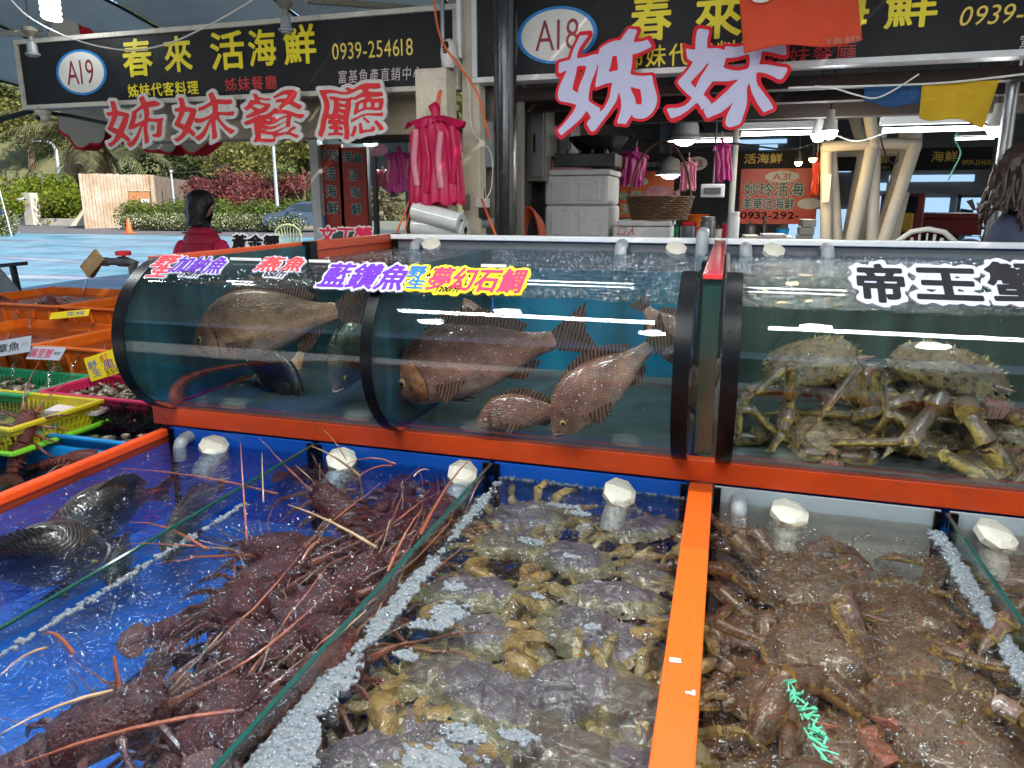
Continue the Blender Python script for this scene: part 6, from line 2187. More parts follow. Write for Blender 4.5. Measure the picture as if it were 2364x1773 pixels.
MB().bb(-1.42, -1.36, 4.56, 14.4, 0, 3.015).obj('wall', 'dark_room', t)
t = thing('hall_back_wall', 'far wall of the market hall with pale windows', 'wall', (3, 14.5, 0))
YW = 14.5
MB().bb(-3.5, 14, YW + 0.02, YW + 0.2, 0, 3.2).obj('wall', 'frame_grey', t)
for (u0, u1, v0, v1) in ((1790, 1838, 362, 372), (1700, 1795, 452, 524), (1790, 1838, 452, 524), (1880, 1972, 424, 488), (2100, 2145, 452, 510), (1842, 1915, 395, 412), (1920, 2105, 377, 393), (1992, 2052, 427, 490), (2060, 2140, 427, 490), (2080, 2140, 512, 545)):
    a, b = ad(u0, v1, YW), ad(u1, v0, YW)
    MB().bb(a.x, b.x, YW - 0.03, YW + 0.01, a.z, b.z).obj('window_pane', 'sheet_glow', t)
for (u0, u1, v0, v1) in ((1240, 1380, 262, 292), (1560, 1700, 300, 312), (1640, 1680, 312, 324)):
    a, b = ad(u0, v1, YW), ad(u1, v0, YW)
    MB().bb(a.x, b.x, YW - 0.03, YW + 0.01, a.z, b.z).obj('window_pane', 'sheet_glow', t)
# window fan
c = ad(2106, 458, YW - 0.2)
t = thing('window_fan', 'square exhaust fan in the far window', 'fan', c)
for (dx, dz, sx, sz) in ((0, 0.27, 0.6, 0.05), (0, -0.27, 0.6, 0.05), (0.27, 0, 0.05, 0.6), (-0.27, 0, 0.05, 0.6)):
    MB().box((c.x + dx, c.y, c.z + dz), (sx, 0.1, sz)).obj('frame_bar', 'steel_dark', t)
for k in range(6):
    MB().prism([(0.03, -0.03), (0.22, -0.06), (0.24, 0.05), (0.03, 0.02)], 0.01, Matrix.Translation(c) @ frame_xz((0, 0, 0)) @ Matrix.Rotation(k * math.pi / 3, 4, 'Z') @ Matrix.Rotation(0.4, 4, 'X')).obj('blade', 'steel_dark', t)


def board(name, label, u0, u1, v0, v1, Y, m, lines, cat='sign', th=0.03, group=None, ovals=()):
    a, b = ad(u0, v1, Y), ad(u1, v0, Y)
    zc0, zc1 = ad((u0 + u1) / 2, v1, Y).z, ad((u0 + u1) / 2, v0, Y).z
    t_ = thing(name, label, cat, ((a.x + b.x) / 2, Y, zc0), group=group)
    MB().bb(a.x, b.x, Y, Y + th, zc0, zc1).obj('panel', m, t_)
    for (c0, c1, d0, d1, txt, m2) in ovals:
        oval(c0, c1, d0, d1, Y - 0.002).obj('oval', 'oval_white', t_)
        put(MB(), txt, c0 + (c1 - c0) * 0.2, c1 - (c1 - c0) * 0.2, d0 + (d1 - d0) * 0.22, d1 - (d1 - d0) * 0.22, Y - 0.006, 0.01).obj('lettering', m2, t_)
    for (txt, c0, c1, d0, d1, m2, bold, halo) in lines:
        if halo:
            put(MB(), txt, c0, c1, d0, d1, Y - 0.003, bold + 0.05).obj('lettering_edge', 'white_print', t_)
        put(MB(), txt, c0, c1, d0, d1, Y - 0.006, bold).obj('lettering', m2, t_)
    return t_


YH = 8.6
b = board('signboard', 'dark stall sign with a small oval A31 far inside the hall', 1332, 1590, 330, 366, YH, 'sign_black', [('富基魚產直銷中心', 1352, 1440, 350, 360, 'grey_print', 0, False)], ovals=[(1484, 1528, 338, 368, 'A31', 'maroon_print')])
board('signboard', 'dark stall sign with dim yellow characters above the A31 banner', 1592, 1778, 326, 364, YH, 'sign_black', [('活海鮮', 1606, 1690, 332, 353, 'yellow_pale', 0.02, False)])
board('signboard', 'long dark stall sign behind the tubular columns', 1800, 2146, 320, 368, YH + 1.5, 'sign_black', [('春', 1896, 1922, 334, 352, 'yellow_pale', 0.02, False), ('海鮮', 2010, 2068, 326, 349, 'yellow_pale', 0.02, False), ('0939-254618', 2078, 2140, 345, 356, 'yellow_pale', 0, False), ('姊妹代', 1892, 1924, 358, 366, 'yellow_pale', 0, False)])
b = board('banner', 'orange banner with oval A30 and a fish picture', 1336, 1457, 370, 470, YH - 0.2, 'banner_orange', [('玲活海', 1326, 1418, 413, 432, 'green_print', 0.02, True), ('活海', 1340, 1400, 440, 462, 'green_print', 0.02, True)], ovals=[(1342, 1400, 381, 404, 'A30', 'red_print')])
fc = ad(1420, 418, YH - 0.21)
poly = [(0.17 * math.cos(a) * (1 + .2 * math.cos(a)), 0.085 * math.sin(a)) for a in [2 * math.pi * k / 24 for k in range(24)]]
MB().prism(poly, 0.003, frame_xz(fc)).obj('fish_print', 'fish_print', b)
MB().prism([(0, 0), (0.10, 0.07), (0.08, 0), (0.10, -0.06)], 0.003, frame_xz((fc.x + 0.17, fc.y, fc.z))).obj('fish_tail_print', 'fish_print', b)
b = board('banner', 'red banner with oval A31 and a phone number', 1594, 1772, 364, 484, YH - 0.2, 'banner_red', [('妙玲活海', 1606, 1736, 394, 424, 'teal_print', 0.02, True), ('美華活海鮮', 1602, 1716, 428, 452, 'teal_print', 0.02, True), ('0932-292-', 1598, 1726, 458, 472, 'ink', 0.02, False)],
          ovals=[(1652, 1726, 369, 394, 'A31', 'red_print')])
oval(1722, 1774, 428, 452, YH - 0.203).obj('oval', 'oval_white', b)

# booth with red vertical panels left of the pillar
t = thing('glass_booth', 'glass stall booth with cream posts left of the pillar', 'booth', (-3.2, 5.6, 0))
for (u0, u1, Y) in ((672, 690, 5.3), (884, 896, 5.6)):
    a, b_ = ad(u0, 400, Y), ad(u1, 400, Y)
    MB().bb(a.x, b_.x, Y, Y + 0.08, 0.0, 2.15).obj('post', 'sign_frame_clean', t)
a, b_ = ad(690, 540, 5.45), ad(900, 285, 5.45)
MB().bb(a.x, b_.x, 5.45, 5.458, a.z, b_.z).obj('pane', 'pane_glass', t)
MB().bb(ad(690, 300, 5.9).x, ad(792, 300, 5.9).x, 5.9, 5.94, 1.0, 2.2).obj('partition', 'cabinet_grey', t)
MB().bb(ad(790, 300, 8.6).x, ad(905, 300, 8.6).x, 8.6, 8.64, 1.75, 2.45).obj('header', 'cabinet_grey', t)
MB().bb(ad(690, 300, 5.4).x, ad(905, 300, 5.4).x, 5.3, 9.0, 2.16, 2.2).obj('booth_roof', 'cabinet_grey', t)
MB().bb(ad(790, 500, 6.2).x, ad(905, 500, 6.2).x, 6.0, 6.5, 1.05, 1.20).obj('counter', 'steel', t)
for u in (800, 872):
    MB().bb(ad(u, 300, 7.5).x, ad(u, 300, 7.5).x + 0.05, 7.5, 7.55, 0, 2.4).obj('rear_post', 'frame_grey', t)
oval(792, 838, 310, 338, 6.6).obj('oval', 'bag_rose', t)  # pink ellipse standing in for a reflection in the booth glass
board('banner', 'left red vertical panel lettered in dark characters', 686, 737, 312, 492, 5.36, 'red_panel', [(c_, u_, u_ + s_, v_, v_ + s_ * 1.06, 'teal_print', 0.03, True) for c_, u_, v_, s_ in (('妙', 688, 322, 22), ('玲', 711, 324, 22), ('活', 702, 362, 24), ('海', 704, 400, 24), ('鮮', 708, 436, 24))], group='red vertical panels')
board('banner', 'right red vertical panel lettered in dark characters', 739, 788, 318, 490, 5.36, 'red_panel', [(c_, u_, u_ + s_, v_, v_ + s_ * 1.06, 'teal_print', 0.03, True) for c_, u_, v_, s_ in (('美', 742, 328, 20), ('華', 764, 332, 20), ('活', 753, 366, 22), ('海', 757, 404, 22), ('鮮', 760, 440, 22))], group='red vertical panels')
for (u0, u1, v0, v1, m) in ((688, 700, 418, 462, 'grey_print'), (690, 703, 466, 492, 'blue_print')):
    a, b_ = ad(u0, v1, 5.34), ad(u1, v0, 5.34)
    tag(MB().bb(a.x, b_.x, 5.335, 5.342, a.z, b_.z).obj('notice', m), 'small %s notice stuck on the left red panel' % ('grey' if m[0] == 'g' else 'blue'), 'notice')

# ------------------------------------------------------------------ kit inside the stall
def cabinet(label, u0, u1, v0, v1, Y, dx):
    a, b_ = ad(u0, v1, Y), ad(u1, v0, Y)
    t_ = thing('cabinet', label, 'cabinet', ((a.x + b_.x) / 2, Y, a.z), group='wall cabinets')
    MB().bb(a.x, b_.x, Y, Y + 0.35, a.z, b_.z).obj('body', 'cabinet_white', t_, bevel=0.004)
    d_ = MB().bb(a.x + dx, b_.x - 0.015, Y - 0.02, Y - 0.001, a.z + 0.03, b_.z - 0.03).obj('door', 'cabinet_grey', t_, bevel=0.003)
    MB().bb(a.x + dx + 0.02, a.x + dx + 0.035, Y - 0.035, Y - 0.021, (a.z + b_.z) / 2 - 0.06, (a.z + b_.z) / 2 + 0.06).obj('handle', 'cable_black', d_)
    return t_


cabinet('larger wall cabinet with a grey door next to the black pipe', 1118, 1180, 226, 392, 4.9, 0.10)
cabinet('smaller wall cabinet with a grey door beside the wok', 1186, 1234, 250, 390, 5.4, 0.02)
fz = ad(1250, 521, 5.0).z
t = thing('work_bench', 'low bench carrying the foam boxes behind the tanks', 'bench', (-0.3, 5.2, 0))
MB().bb(-1.2, 2.9, 4.85, 5.75, fz - 0.06, fz).obj('top', 'steel', t)
for x in (-1.1, 0.9, 2.8):
    MB().bb(x, x + 0.05, 4.9, 5.7, 0, fz - 0.06).obj('leg', 'steel_dark', t)


def foam_box(label, u0, u1, v0, v1, Y, dep, lid=False, marks=0, text=None, panels=True):
    a, b_ = ad(u0, v1, Y), ad(u1, v0, Y)
    um = (u0 + u1) / 2
    z0, z1 = ad(um, v1, Y).z, ad(um, v0, Y).z
    t_ = thing('foam_box', label, 'foam box', ((a.x + b_.x) / 2, Y, z0), group='white foam boxes')
    zt = z1 - (0.04 if lid else 0)
    MB().bb(a.x, b_.x, Y, Y + dep, z0, zt).obj('box', 'foam_box', t_, bevel=0.02)
    w_ = b_.x - a.x
    if panels:
        for k in range(2):
            x0_ = a.x + w_ * (0.10 + 0.43 * k)
            MB().bb(x0_, x0_ + w_ * 0.34, Y - 0.006, Y + 0.01, z0 + 0.03, z0 + (zt - z0) * 0.80).obj('raised_panel', 'foam_box', t_, bevel=0.012)
    if lid:
        MB().bb(a.x + 0.03, b_.x + 0.01, Y - 0.01, Y + dep + 0.01, zt + 0.001, z1).obj('lid', 'foam_box', t_, bevel=0.01)
    if text:
        put(MB(), text, u0 + 0.08 * (u1 - u0), u0 + 0.42 * (u1 - u0), v0 + 0.3 * (v1 - v0), v0 + 0.75 * (v1 - v0), Y - 0.003, 0.0, 0.2).obj('lettering', 'red_print', t_)
    return t_


foam_box('lower of two stacked white foam boxes beside the black pipe', 1176, 1316, 444, 519, 5.0, 0.5)
foam_box('upper of two stacked white foam boxes under the wok', 1176, 1316, 366, 443, 5.0, 0.5, True)
foam_box('small foam box with red scribble under the wicker basket', 1322, 1448, 476, 520, 4.95, 0.4, True, text='口人', panels=False)
c = ad(1290, 362, 5.2)
st = thing('stove', 'black gas stove on top of the foam boxes', 'stove', (c.x, 5.2, c.z))
MB().bb(c.x - 0.28, c.x + 0.15, 5.05, 5.4, c.z, c.z + 0.09).obj('body', 'iron_black', st, bevel=0.006)
for k in range(4):
    MB().bb(c.x - 0.20 + 0.09 * k, c.x - 0.18 + 0.09 * k, 5.06, 5.39, c.z + 0.091, c.z + 0.115).obj('grate_bar', 'iron_black', st)
c = ad(1292, 335, 5.2)
wk = thing('wok', 'black wok on the stove above the foam boxes', 'wok', c)
MB().lathe([(0.02, 0.0), (0.08, 0.008), (0.15, 0.04), (0.195, 0.09), (0.215, 0.118), (0.210, 0.120), (0.19, 0.09), (0.14, 0.045), (0.07, 0.014)], 32, c, cap=True).obj('bowl', 'iron_black', wk, smooth=True)
MB().tube([(c.x + 0.2, c.y, c.z + 0.115), (c.x + 0.25, c.y, c.z + 0.135), (c.x + 0.24, c.y + 0.08, c.z + 0.13), (c.x + 0.19, c.y + 0.08, c.z + 0.115)], 0.008, 6).obj('handle', 'iron_black', wk, smooth=True)
bp = ad(1222, 388, 5.15)
tag(MB().grid(20, 8, lambda a, b: (bp.x + 0.20 * math.cos(2 * math.pi * a) * math.sin(math.pi * b), bp.y + 0.09 * math.sin(2 * math.pi * a) * math.sin(math.pi * b), bp.z + 0.075 - 0.075 * math.cos(math.pi * b) + 0.012 * math.sin(a * 40 + b * 9))).obj('food_bag', 'bag_rose', smooth='all'),
    'rumpled pinkish food bag left of the stove', 'plastic bag')
# wicker basket
c = ad(1423, 475, 5.1)
c.z = ad(1385, 476, 5.1).z + 0.002
bk = thing('wicker_basket', 'brown wicker basket with a tall arched handle', 'basket', c)
rows = 11
for k in range(rows):
    z = 0.01 + 0.145 * k / (rows - 1)
    r_ = 0.165 + 0.035 * k / (rows - 1)
    n = 60
    MB().tube([(c.x + (r_ + 0.004 * math.sin(j * math.pi / 2 + k * math.pi)) * 1.12 * math.cos(2 * math.pi * j / n), c.y + (r_ + 0.004 * math.sin(j * math.pi / 2 + k * math.pi)) * 0.8 * math.sin(2 * math.pi * j / n), c.z + z) for j in range(n + 1)], 0.0095, 5, False).obj('wicker_strand', 'wicker', bk, smooth=True)
MB().lathe([(0.17, 0.0), (0.17, 0.01)], 24, c).obj('base', 'wicker', bk)
MB().tube([(c.x - 0.205 * math.cos(math.pi * j / 24) * 1.02, c.y, c.z + 0.10 + 0.42 * math.sin(math.pi * j / 24)) for j in range(25)], 0.009, 8).obj('handle', 'wicker', bk, smooth=True)
# jars, canister, paper
for (nm, lb, u, v0, v1, r_, m, capm) in (('jar', 'clear jar with a red lid on the bench', 1487, 480, 520, 0.055, 'steel', 'cut_scarlet'), ('canister', 'brushed steel canister behind the tank rail', 1527, 468, 522, 0.05, 'steel', 'steel'),
                                         ('jar', 'small brown sauce jar on the bench', 1507, 492, 521, 0.03, 'rust_rail', 'cut_scarlet'), ('cup', 'stack of white paper cups on the bench', 1583, 458, 519, 0.035, 'white_print', 'white_print')):
    a = ad(u, v1, 4.95)
    h = ad(u, v0, 4.95).z - fz
    t = thing(nm, lb, nm, (a.x, 4.95, fz))
    MB().lathe([(r_ * 0.9, 0.0), (r_, 0.01), (r_, h * 0.82), (r_ * 0.85, h * 0.86)], 20, (a.x, 4.95, fz)).obj('body', m, t, smooth=True)
    MB().lathe([(r_ * 0.9, h * 0.861), (r_ * 0.92, h), (r_ * 0.4, h + 0.002)], 20, (a.x, 4.95, fz)).obj('lid', capm, t, smooth=True)
for k, (u0, u1, v0, v1, Y, m, lb) in enumerate(((1640, 1700, 500, 521, 5.0, 'paper_pink', 'pile of pale order sheets on the bench'), (1668, 1716, 484, 499, 5.1, 'white_print', 'white paper packet on the bench'), (1724, 1764, 470, 521, 5.2, 'cabinet_white', 'white plastic rack beside the tubular columns'), (1600, 1640, 505, 521, 5.1, 'cream_plastic', 'folded cream towel on the bench'))):
    a, b_ = ad(u0, v1, Y), ad(u1, v0, Y)
    t = thing('packet', lb, 'packet', ((a.x + b_.x) / 2, Y, fz))
    for j in range(3):
        h = (b_.z - a.z) / 3
        MB().box(((a.x + b_.x) / 2 + 0.006 * (j - 1), Y + 0.1, fz + h * (j + 0.5)), (b_.x - a.x - 0.01 * j, 0.2, h * 0.92), (0, 0, 0.06 * (j - 1))).obj('layer', m, t, bevel=0.003)
a, b_ = ad(1512, 427, 6.4), ad(1566, 397, 6.4)
t = thing('fan_heater', 'grey box appliance hung behind the basket', 'appliance', ((a.x + b_.x) / 2, 6.4, a.z))
MB().bb(a.x, b_.x, 6.4, 6.6, a.z, b_.z).obj('case', 'lamp_grey', t, bevel=0.01)
MB().bb(a.x + 0.03, b_.x - 0.03, 6.385, 6.399, a.z + 0.03, b_.z - 0.03).obj('grille', 'steel_dark', t)
MB().tube([((a.x + b_.x) / 2, 6.5, b_.z), ((a.x + b_.x) / 2, 6.5, 3.0)], 0.01, 6).obj('hanger', 'steel_dark', t)
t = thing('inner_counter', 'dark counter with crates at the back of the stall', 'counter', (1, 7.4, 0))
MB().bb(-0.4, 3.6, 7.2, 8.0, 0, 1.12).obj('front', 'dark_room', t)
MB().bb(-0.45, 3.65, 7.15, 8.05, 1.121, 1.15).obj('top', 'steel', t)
for (u, v, m, lb) in ((1500, 485, 'crate_orange', 'orange tub on the back counter'), (1500, 502, 'crate_blue', 'blue tub on the back counter')):
    a = ad(u, v, 7.3)
    t = thing('tub', lb, 'tub', (a.x, 7.4, 1.151 if m == 'crate_blue' else 1.29))
    zb = t.location.z
    MB().lathe([(0.09, 0), (0.12, 0.12), (0.13, 0.13), (0.11, 0.13), (0.085, 0.02)], 20, (a.x, 7.4, zb)).obj('bowl', m, t, smooth=True)
    MB().lathe([(0.126, 0.125), (0.134, 0.13), (0.126, 0.136)], 20, (a.x, 7.4, zb), cap=False).obj('rim', m, t, smooth=True)
for k, (u, h, r_, m, nm, lb) in enumerate(((1462, .20, .035, 'green_print', 'bottle', 'green bottle on the back counter'), (1478, .15, .04, 'yellow_plastic', 'bottle', 'yellow bottle on the back counter'), (1532, .22, .035, 'rust_rail', 'bottle', 'brown bottle on the back counter'), (1550, .13, .05, 'plastic_white', 'pot', 'white pot on the back counter'),
                                           (1568, .18, .045, 'crate_pink', 'pot', 'crimson pot on the back counter'), (1620, .16, .05, 'steel', 'pot', 'steel pot on the back counter'), (1650, .24, .035, 'iron_black', 'bottle', 'black bottle on the back counter'), (1690, .14, .06, 'crate_blue', 'pot', 'blue pot on the back counter'))):
    a = ad(u, 500, 7.5)
    t = thing(nm, lb, nm, (a.x, 7.5, 1.151))
    MB().lathe([(r_ * .9, 0), (r_, .01), (r_, h * .6), (r_ * .4, h * .75), (r_ * .38, h)] if nm == 'bottle' else [(r_ * .8, 0), (r_, h * .9), (r_ * 1.08, h), (r_ * .9, h)], 16, (a.x, 7.5, 1.151)).obj('body', m, t, smooth=True)
    MB().lathe([(r_ * .44, h * .9), (r_ * .44, h * 1.06)] if nm == 'bottle' else [(r_ * 1.05, h + .001), (r_ * .2, h + .03), (r_ * .2, h + .05)], 14, (a.x, 7.5, 1.151)).obj('lid', 'steel_dark', t, smooth=True)
wire('black cable swagged under the hall beams', [ad(1380, 300, 6), ad(1480, 318, 6), ad(1580, 310, 6), ad(1700, 322, 6), ad(1790, 300, 6)], 0.008, 'cable_black', group='black cables')
wire('grey cable swagged between the hall tube lights', [ad(1800, 290, 5.8), ad(1850, 305, 5.8), ad(1910, 288, 5.8)], 0.006, 'cable_white', group='white wires')
wire('black cable hanging in front of the far dark sign', [ad(1900, 290, 7.2), ad(1915, 340, 7.2), ad(1935, 352, 7.2), ad(1940, 330, 7.2)], 0.008, 'cable_black', group='black cables')
t = thing('hose_coil', 'orange hose coil hanging beside the foam boxes', 'hose', ad(1140, 480, 4.75))
for k in range(4):
    MB().tube([ad(1122 + k * 4 + 22 * (1 - math.cos(math.pi * j / 10)) , 520 - (72 - 5 * k) * math.sin(math.pi * (j / 10) ** 0.9), 4.72 + 0.02 * k) for j in range(11)], 0.012, 6).obj('loop', 'rust_rail', t, smooth=True)


# lamps in the hall
def pendant(label, u, vt, vb, Y, r, lit=True):
    a, b_ = ad(u, vt, Y), ad(u, vb, Y)
    h = a.z - b_.z
    t_ = thing('pendant_lamp', label, 'lamp', b_, group='enamel pendant lamps')
    MB().lathe([(r, 0.0), (r * 0.98, h * 0.12), (r * 0.80, h * 0.22), (r * 0.74, h * 0.55), (r * 0.52, h * 0.85), (r * 0.15, h * 0.97), (r * 0.12, h)], 28, b_, cap=False).obj('shade', 'enamel_grey', t_, smooth=True)
    MB().tube([(a.x, a.y, a.z), (a.x, a.y, 3.0)], 0.006, 6).obj('cord', 'cable_black', t_)
    MB().ball((b_.x, b_.y, b_.z + 0.01), (r * 0.62, r * 0.62, r * 0.35), 16, 10).obj('bulb', 'lamp_lit', t_, smooth='all')
    return t_


pendant('big grey dome pendant lamp under the right lilac character', 1479, 244, 305, 5.7, 0.13)
pendant('small grey pendant lamp over the A30 banner', 1447, 338, 378, 7.6, 0.15)


def tube_lamp(label, u0, u1, v, Y, watts):
    a, b_ = ad(u0, v, Y), ad(u1, v, Y)
    b_.z = a.z
    t_ = thing('tube_light', label, 'lamp', (a + b_) / 2, group='tube lights in the hall')
    MB().bb(a.x, b_.x, Y - 0.04, Y + 0.04, a.z + 0.035, a.z + 0.085).obj('housing', 'lamp_grey', t_)
    MB().tube([(a.x + 0.02, Y, a.z), (b_.x - 0.02, Y, a.z)], 0.016, 8).obj('tube', 'lamp_tube', t_, smooth=True)
    for x in (a.x + 0.1, b_.x - 0.1):
        MB().tube([(x, Y, a.z + 0.085), (x, Y, 3.0)], 0.004, 5).obj('hanger', 'cable_black', t_)
    ld = bpy.data.lights.new('hall_tube', 'AREA')
    ld.shape, ld.size, ld.size_y, ld.energy, ld.color = 'RECTANGLE', b_.x - a.x, 0.05, watts, (0.92, 0.98, 1)
    lo = bpy.data.objects.new('tube_glow', ld)
    COL.objects.link(lo)
    lo.parent = t_
    lo.location = (0, 0, -0.02)
    return t_


tube_lamp('tube light left of the tubular columns', 1596, 1806, 290, 6.2, 6)
tube_lamp('flaking tube light under the yellow cloth', 1900, 2136, 282, 5.6, 6)
tube_lamp('short tube light deep in the hall', 1500, 1600, 305, 9.0, 7)
tube_lamp('far tube light behind the last stall sign', 2060, 2150, 300, 11.5, 7)


def bulb(label, u, v, Y, r, m, group, watts=0):
    p = ad(u, v, Y)
    t_ = thing('light_bulb', label, 'lamp', p, group=group)
    MB().lathe([(0.002, -r * 1.1), (r * 0.6, -r * 0.95), (r * 0.95, -r * 0.4), (r, 0.0)], 18, p, cap=False).obj('globe', m, t_, smooth=True)
    MB().lathe([(r, 0.001), (r * 0.85, r * 0.8), (r * 0.5, r * 1.7), (r * 0.45, r * 2.6), (r * 0.1, r * 2.7)], 18, p, cap=False).obj('neck', 'plastic_white' if m == 'lamp_lit' else 'cable_black', t_, smooth=True)
    MB().tube([(p.x, p.y, p.z + r * 2.6), (p.x, p.y, min(3.0, p.z + 0.5))], 0.006, 6).obj('cord', 'cable_black', t_)
    if watts:
        ld = bpy.data.lights.new('bulb', 'POINT')
        ld.energy, ld.shadow_soft_size, ld.color = watts, r, ((0.93, 0.98, 1) if m == 'lamp_lit' else (1, 0.7, 0.3))
        lo = bpy.data.objects.new('bulb_glow', ld)
        COL.objects.link(lo)
        lo.parent = t_
        lo.location = (0, 0, -r * 1.5)
    return t_


bulb('left of two bright bulbs above the hall tube light', 1768, 290, 5.4, 0.048, 'lamp_lit', 'bright bulbs', 6)
bulb('right of two bright bulbs above the hall tube light', 1792, 283, 5.0, 0.048, 'lamp_lit', 'bright bulbs', 6)
bulb('single bright bulb beside the steel pole', 2152, 275, 4.9, 0.05, 'lamp_lit', 'bright bulbs', 8)
bulb('left of two warm yellow bulbs by the columns', 1725, 350, 7.2, 0.034, 'lamp_warm', 'warm bulbs', 5)
bulb('right of two warm yellow bulbs by the columns', 1756, 342, 7.0, 0.034, 'lamp_warm', 'warm bulbs', 5)
bulb('bright bulb behind the rightmost red character', 800, 292, 5.7, 0.085, 'lamp_lit', None, 4)

# exit sign, steel pole
t = thing('exit_sign', 'small green and white exit sign below the blue cloth', 'sign', ad(1891, 240, 6.0))
a, b_ = ad(1865, 249, 6.0), ad(1920, 232, 6.0)
MB().bb(a.x, b_.x, 6.0, 6.03, a.z, b_.z).obj('panel', 'exit_green', t)
put(MB(), '←', 1868, 1886, 235, 247, 5.996, 0.02).obj('arrow', 'green_print', t)
put(MB(), '出口', 1888, 1916, 234, 247, 5.996, 0.02).obj('lettering', 'green_print', t)
MB().tube([((a.x + b_.x) / 2, 6.02, b_.z), ((a.x + b_.x) / 2, 6.02, 3.0)], 0.006, 5).obj('hanger', 'cable_black', t)
x = ad(2172, 300, 4.6).x
tag(MB().tube([(x, 4.6, 0), (x, 4.6, 3.0)], 0.032, 14).obj('steel_pole', 'steel', smooth=True), 'slim steel pole left of the woman in navy', 'pole')
x = ad(1583, 400, 7.0).x
tag(MB().tube([(x, 7.0, 1.15), (x, 7.0, 2.9)], 0.028, 12).obj('steel_pole', 'lamp_grey', smooth=True), 'grey pole left of the red A31 banner', 'pole')

# tubular column cluster
t = thing('column_cluster', 'cluster of slanting white tubular columns meeting at a node', 'column', (at(2020, 560, 7.6).x, 7.6, 0))


def zp(x, y, Y):
    return at(1764 + x / 3.687, 200 + y / 3.687, Y)


for (x0, y0, x1, y1, Y0, Y1, r_) in ((525, 1340, 530, 505, 7.5, 7.5, .052), (625, 1340, 565, 510, 7.6, 7.6, .052), (738, 1340, 925, 490, 7.4, 7.4, .055), (918, 1340, 940, 490, 7.45, 7.45, .055), (1010, 1340, 1290, 490, 7.35, 7.4, .055), (1090, 1340, 1190, 900, 7.7, 7.7, .05),
                                    (700, 1340, 850, 540, 8.2, 8.2, .055), (850, 1340, 850, 540, 8.3, 8.3, .05), (985, 1280, 1190, 545, 8.2, 8.2, .055), (500, 512, 935, 484, 7.45, 7.4, .05), (935, 484, 1330, 492, 7.4, 7.42, .05), (590, 560, 1205, 548, 8.2, 8.2, .05),
                                    (940, 480, 875, 120, 7.4, 7.4, .055), (975, 480, 1080, 120, 7.45, 7.45, .05), (850, 540, 725, 120, 8.2, 8.2, .055), (1195, 545, 1190, 120, 8.2, 8.2, .055), (1290, 490, 1320, 120, 7.7, 7.7, .05), (530, 505, 620, 120, 7.6, 7.6, .05)):
    a, b_ = zp(x0, y0, Y0), zp(x1, y1, Y1)
    if y0 > 1200:
        d_ = (a - b_)
        a = b_ + d_ * (b_.z / -d_.z)
    elif y1 == 120:
        d_ = (b_ - a)
        b_ = a + d_ * ((2.98 - a.z) / d_.z)
    MB().tube([a, b_], r_, 14).obj('tube', 'column_white', t, smooth=True)
MB().ball(zp(938, 486, 7.4), 0.065, 14, 10).obj('node', 'column_white', t, smooth='all')
a, b_ = zp(485, 985, 7.42), zp(572, 745, 7.42)
tag(MB().bb(a.x, b_.x, 7.40, 7.41, a.z, b_.z).obj('paper_notice', 'white_print'), 'white paper notice taped to the left tubular column', 'notice')

# white plastic chair behind the rail
def chair(label, c, rotz, m, s=1.0, group=None):
    t_ = thing('plastic_chair', label, 'chair', c, (0, 0, rotz), group)
    t_.scale = (s,) * 3
    MB().box((0, 0, 0.43), (0.44, 0.42, 0.025)).obj('seat', m, t_, bevel=0.01, world=False)
    for (x, y) in ((-0.2, -0.19), (0.2, -0.19), (-0.2, 0.2), (0.2, 0.2)):
        MB().tube([(x, y, 0.43), (x * 1.15, y * 1.15, 0)], [0.022, 0.016], 8).obj('leg', m, t_, smooth=True, world=False)
    arch = [(-0.22, 0.20, 0.44), (-0.24, 0.23, 0.62), (-0.21, 0.26, 0.76), (-0.12, 0.28, 0.84), (0, 0.285, 0.865), (0.12, 0.28, 0.84), (0.21, 0.26, 0.76), (0.24, 0.23, 0.62), (0.22, 0.20, 0.44)]
    MB().tube(arch, 0.022, 8).obj('back_frame', m, t_, smooth=True, world=False)
    for k in range(-3, 4):
        q = k / 3
        MB().bar((0.10 * q, 0.205, 0.45), (0.165 * q, 0.275, 0.83 - 0.09 * q * q), 0.012, 0.030).obj('slat', m, t_, world=False)
    for sd in (-1, 1):
        MB().tube([(sd * 0.23, 0.21, 0.64), (sd * 0.26, 0.05, 0.655), (sd * 0.25, -0.16, 0.64), (sd * 0.22, -0.19, 0.43)], 0.018, 8).obj('armrest', m, t_, smooth=True, world=False)
    return t_


c = ad(1992, 540, 7.0)
chair('white slatted plastic chair behind the tank rail', (c.x, 7.0, ad(1992, 487, 7.0).z - 0.885), R(172), 'plastic_white')
# red games table and yellow toy machine
c = ad(2040, 475, 9.5)
t = thing('games_table', 'dark red games table in front of the far windows', 'table', (c.x, 9.5, 0))
zt = ad(2040, 460, 9.5).z
MB().bb(c.x - 0.38, c.x + 0.36, 9.2, 10.1, zt - 0.06, zt).obj('rim', 'red_table', t, bevel=0.01)
MB().bb(c.x - 0.34, c.x + 0.32, 9.25, 10.05, zt - 0.24, zt - 0.061).obj('box', 'red_table', t)
MB().bb(c.x - 0.18, c.x + 0.14, 9.4, 9.9, 0, zt - 0.241).obj('leg', 'dark_room', t)
c = ad(1935, 470, 9.0)
t = thing('games_machine', 'dark games machine with a yellow front beside the columns', 'machine', (c.x, 9.0, 0))
MB().bb(c.x - 0.10, c.x + 0.28, 9.0, 9.4, 0, ad(1990, 418, 9.0).z).obj('cabinet', 'red_table', t, bevel=0.02)
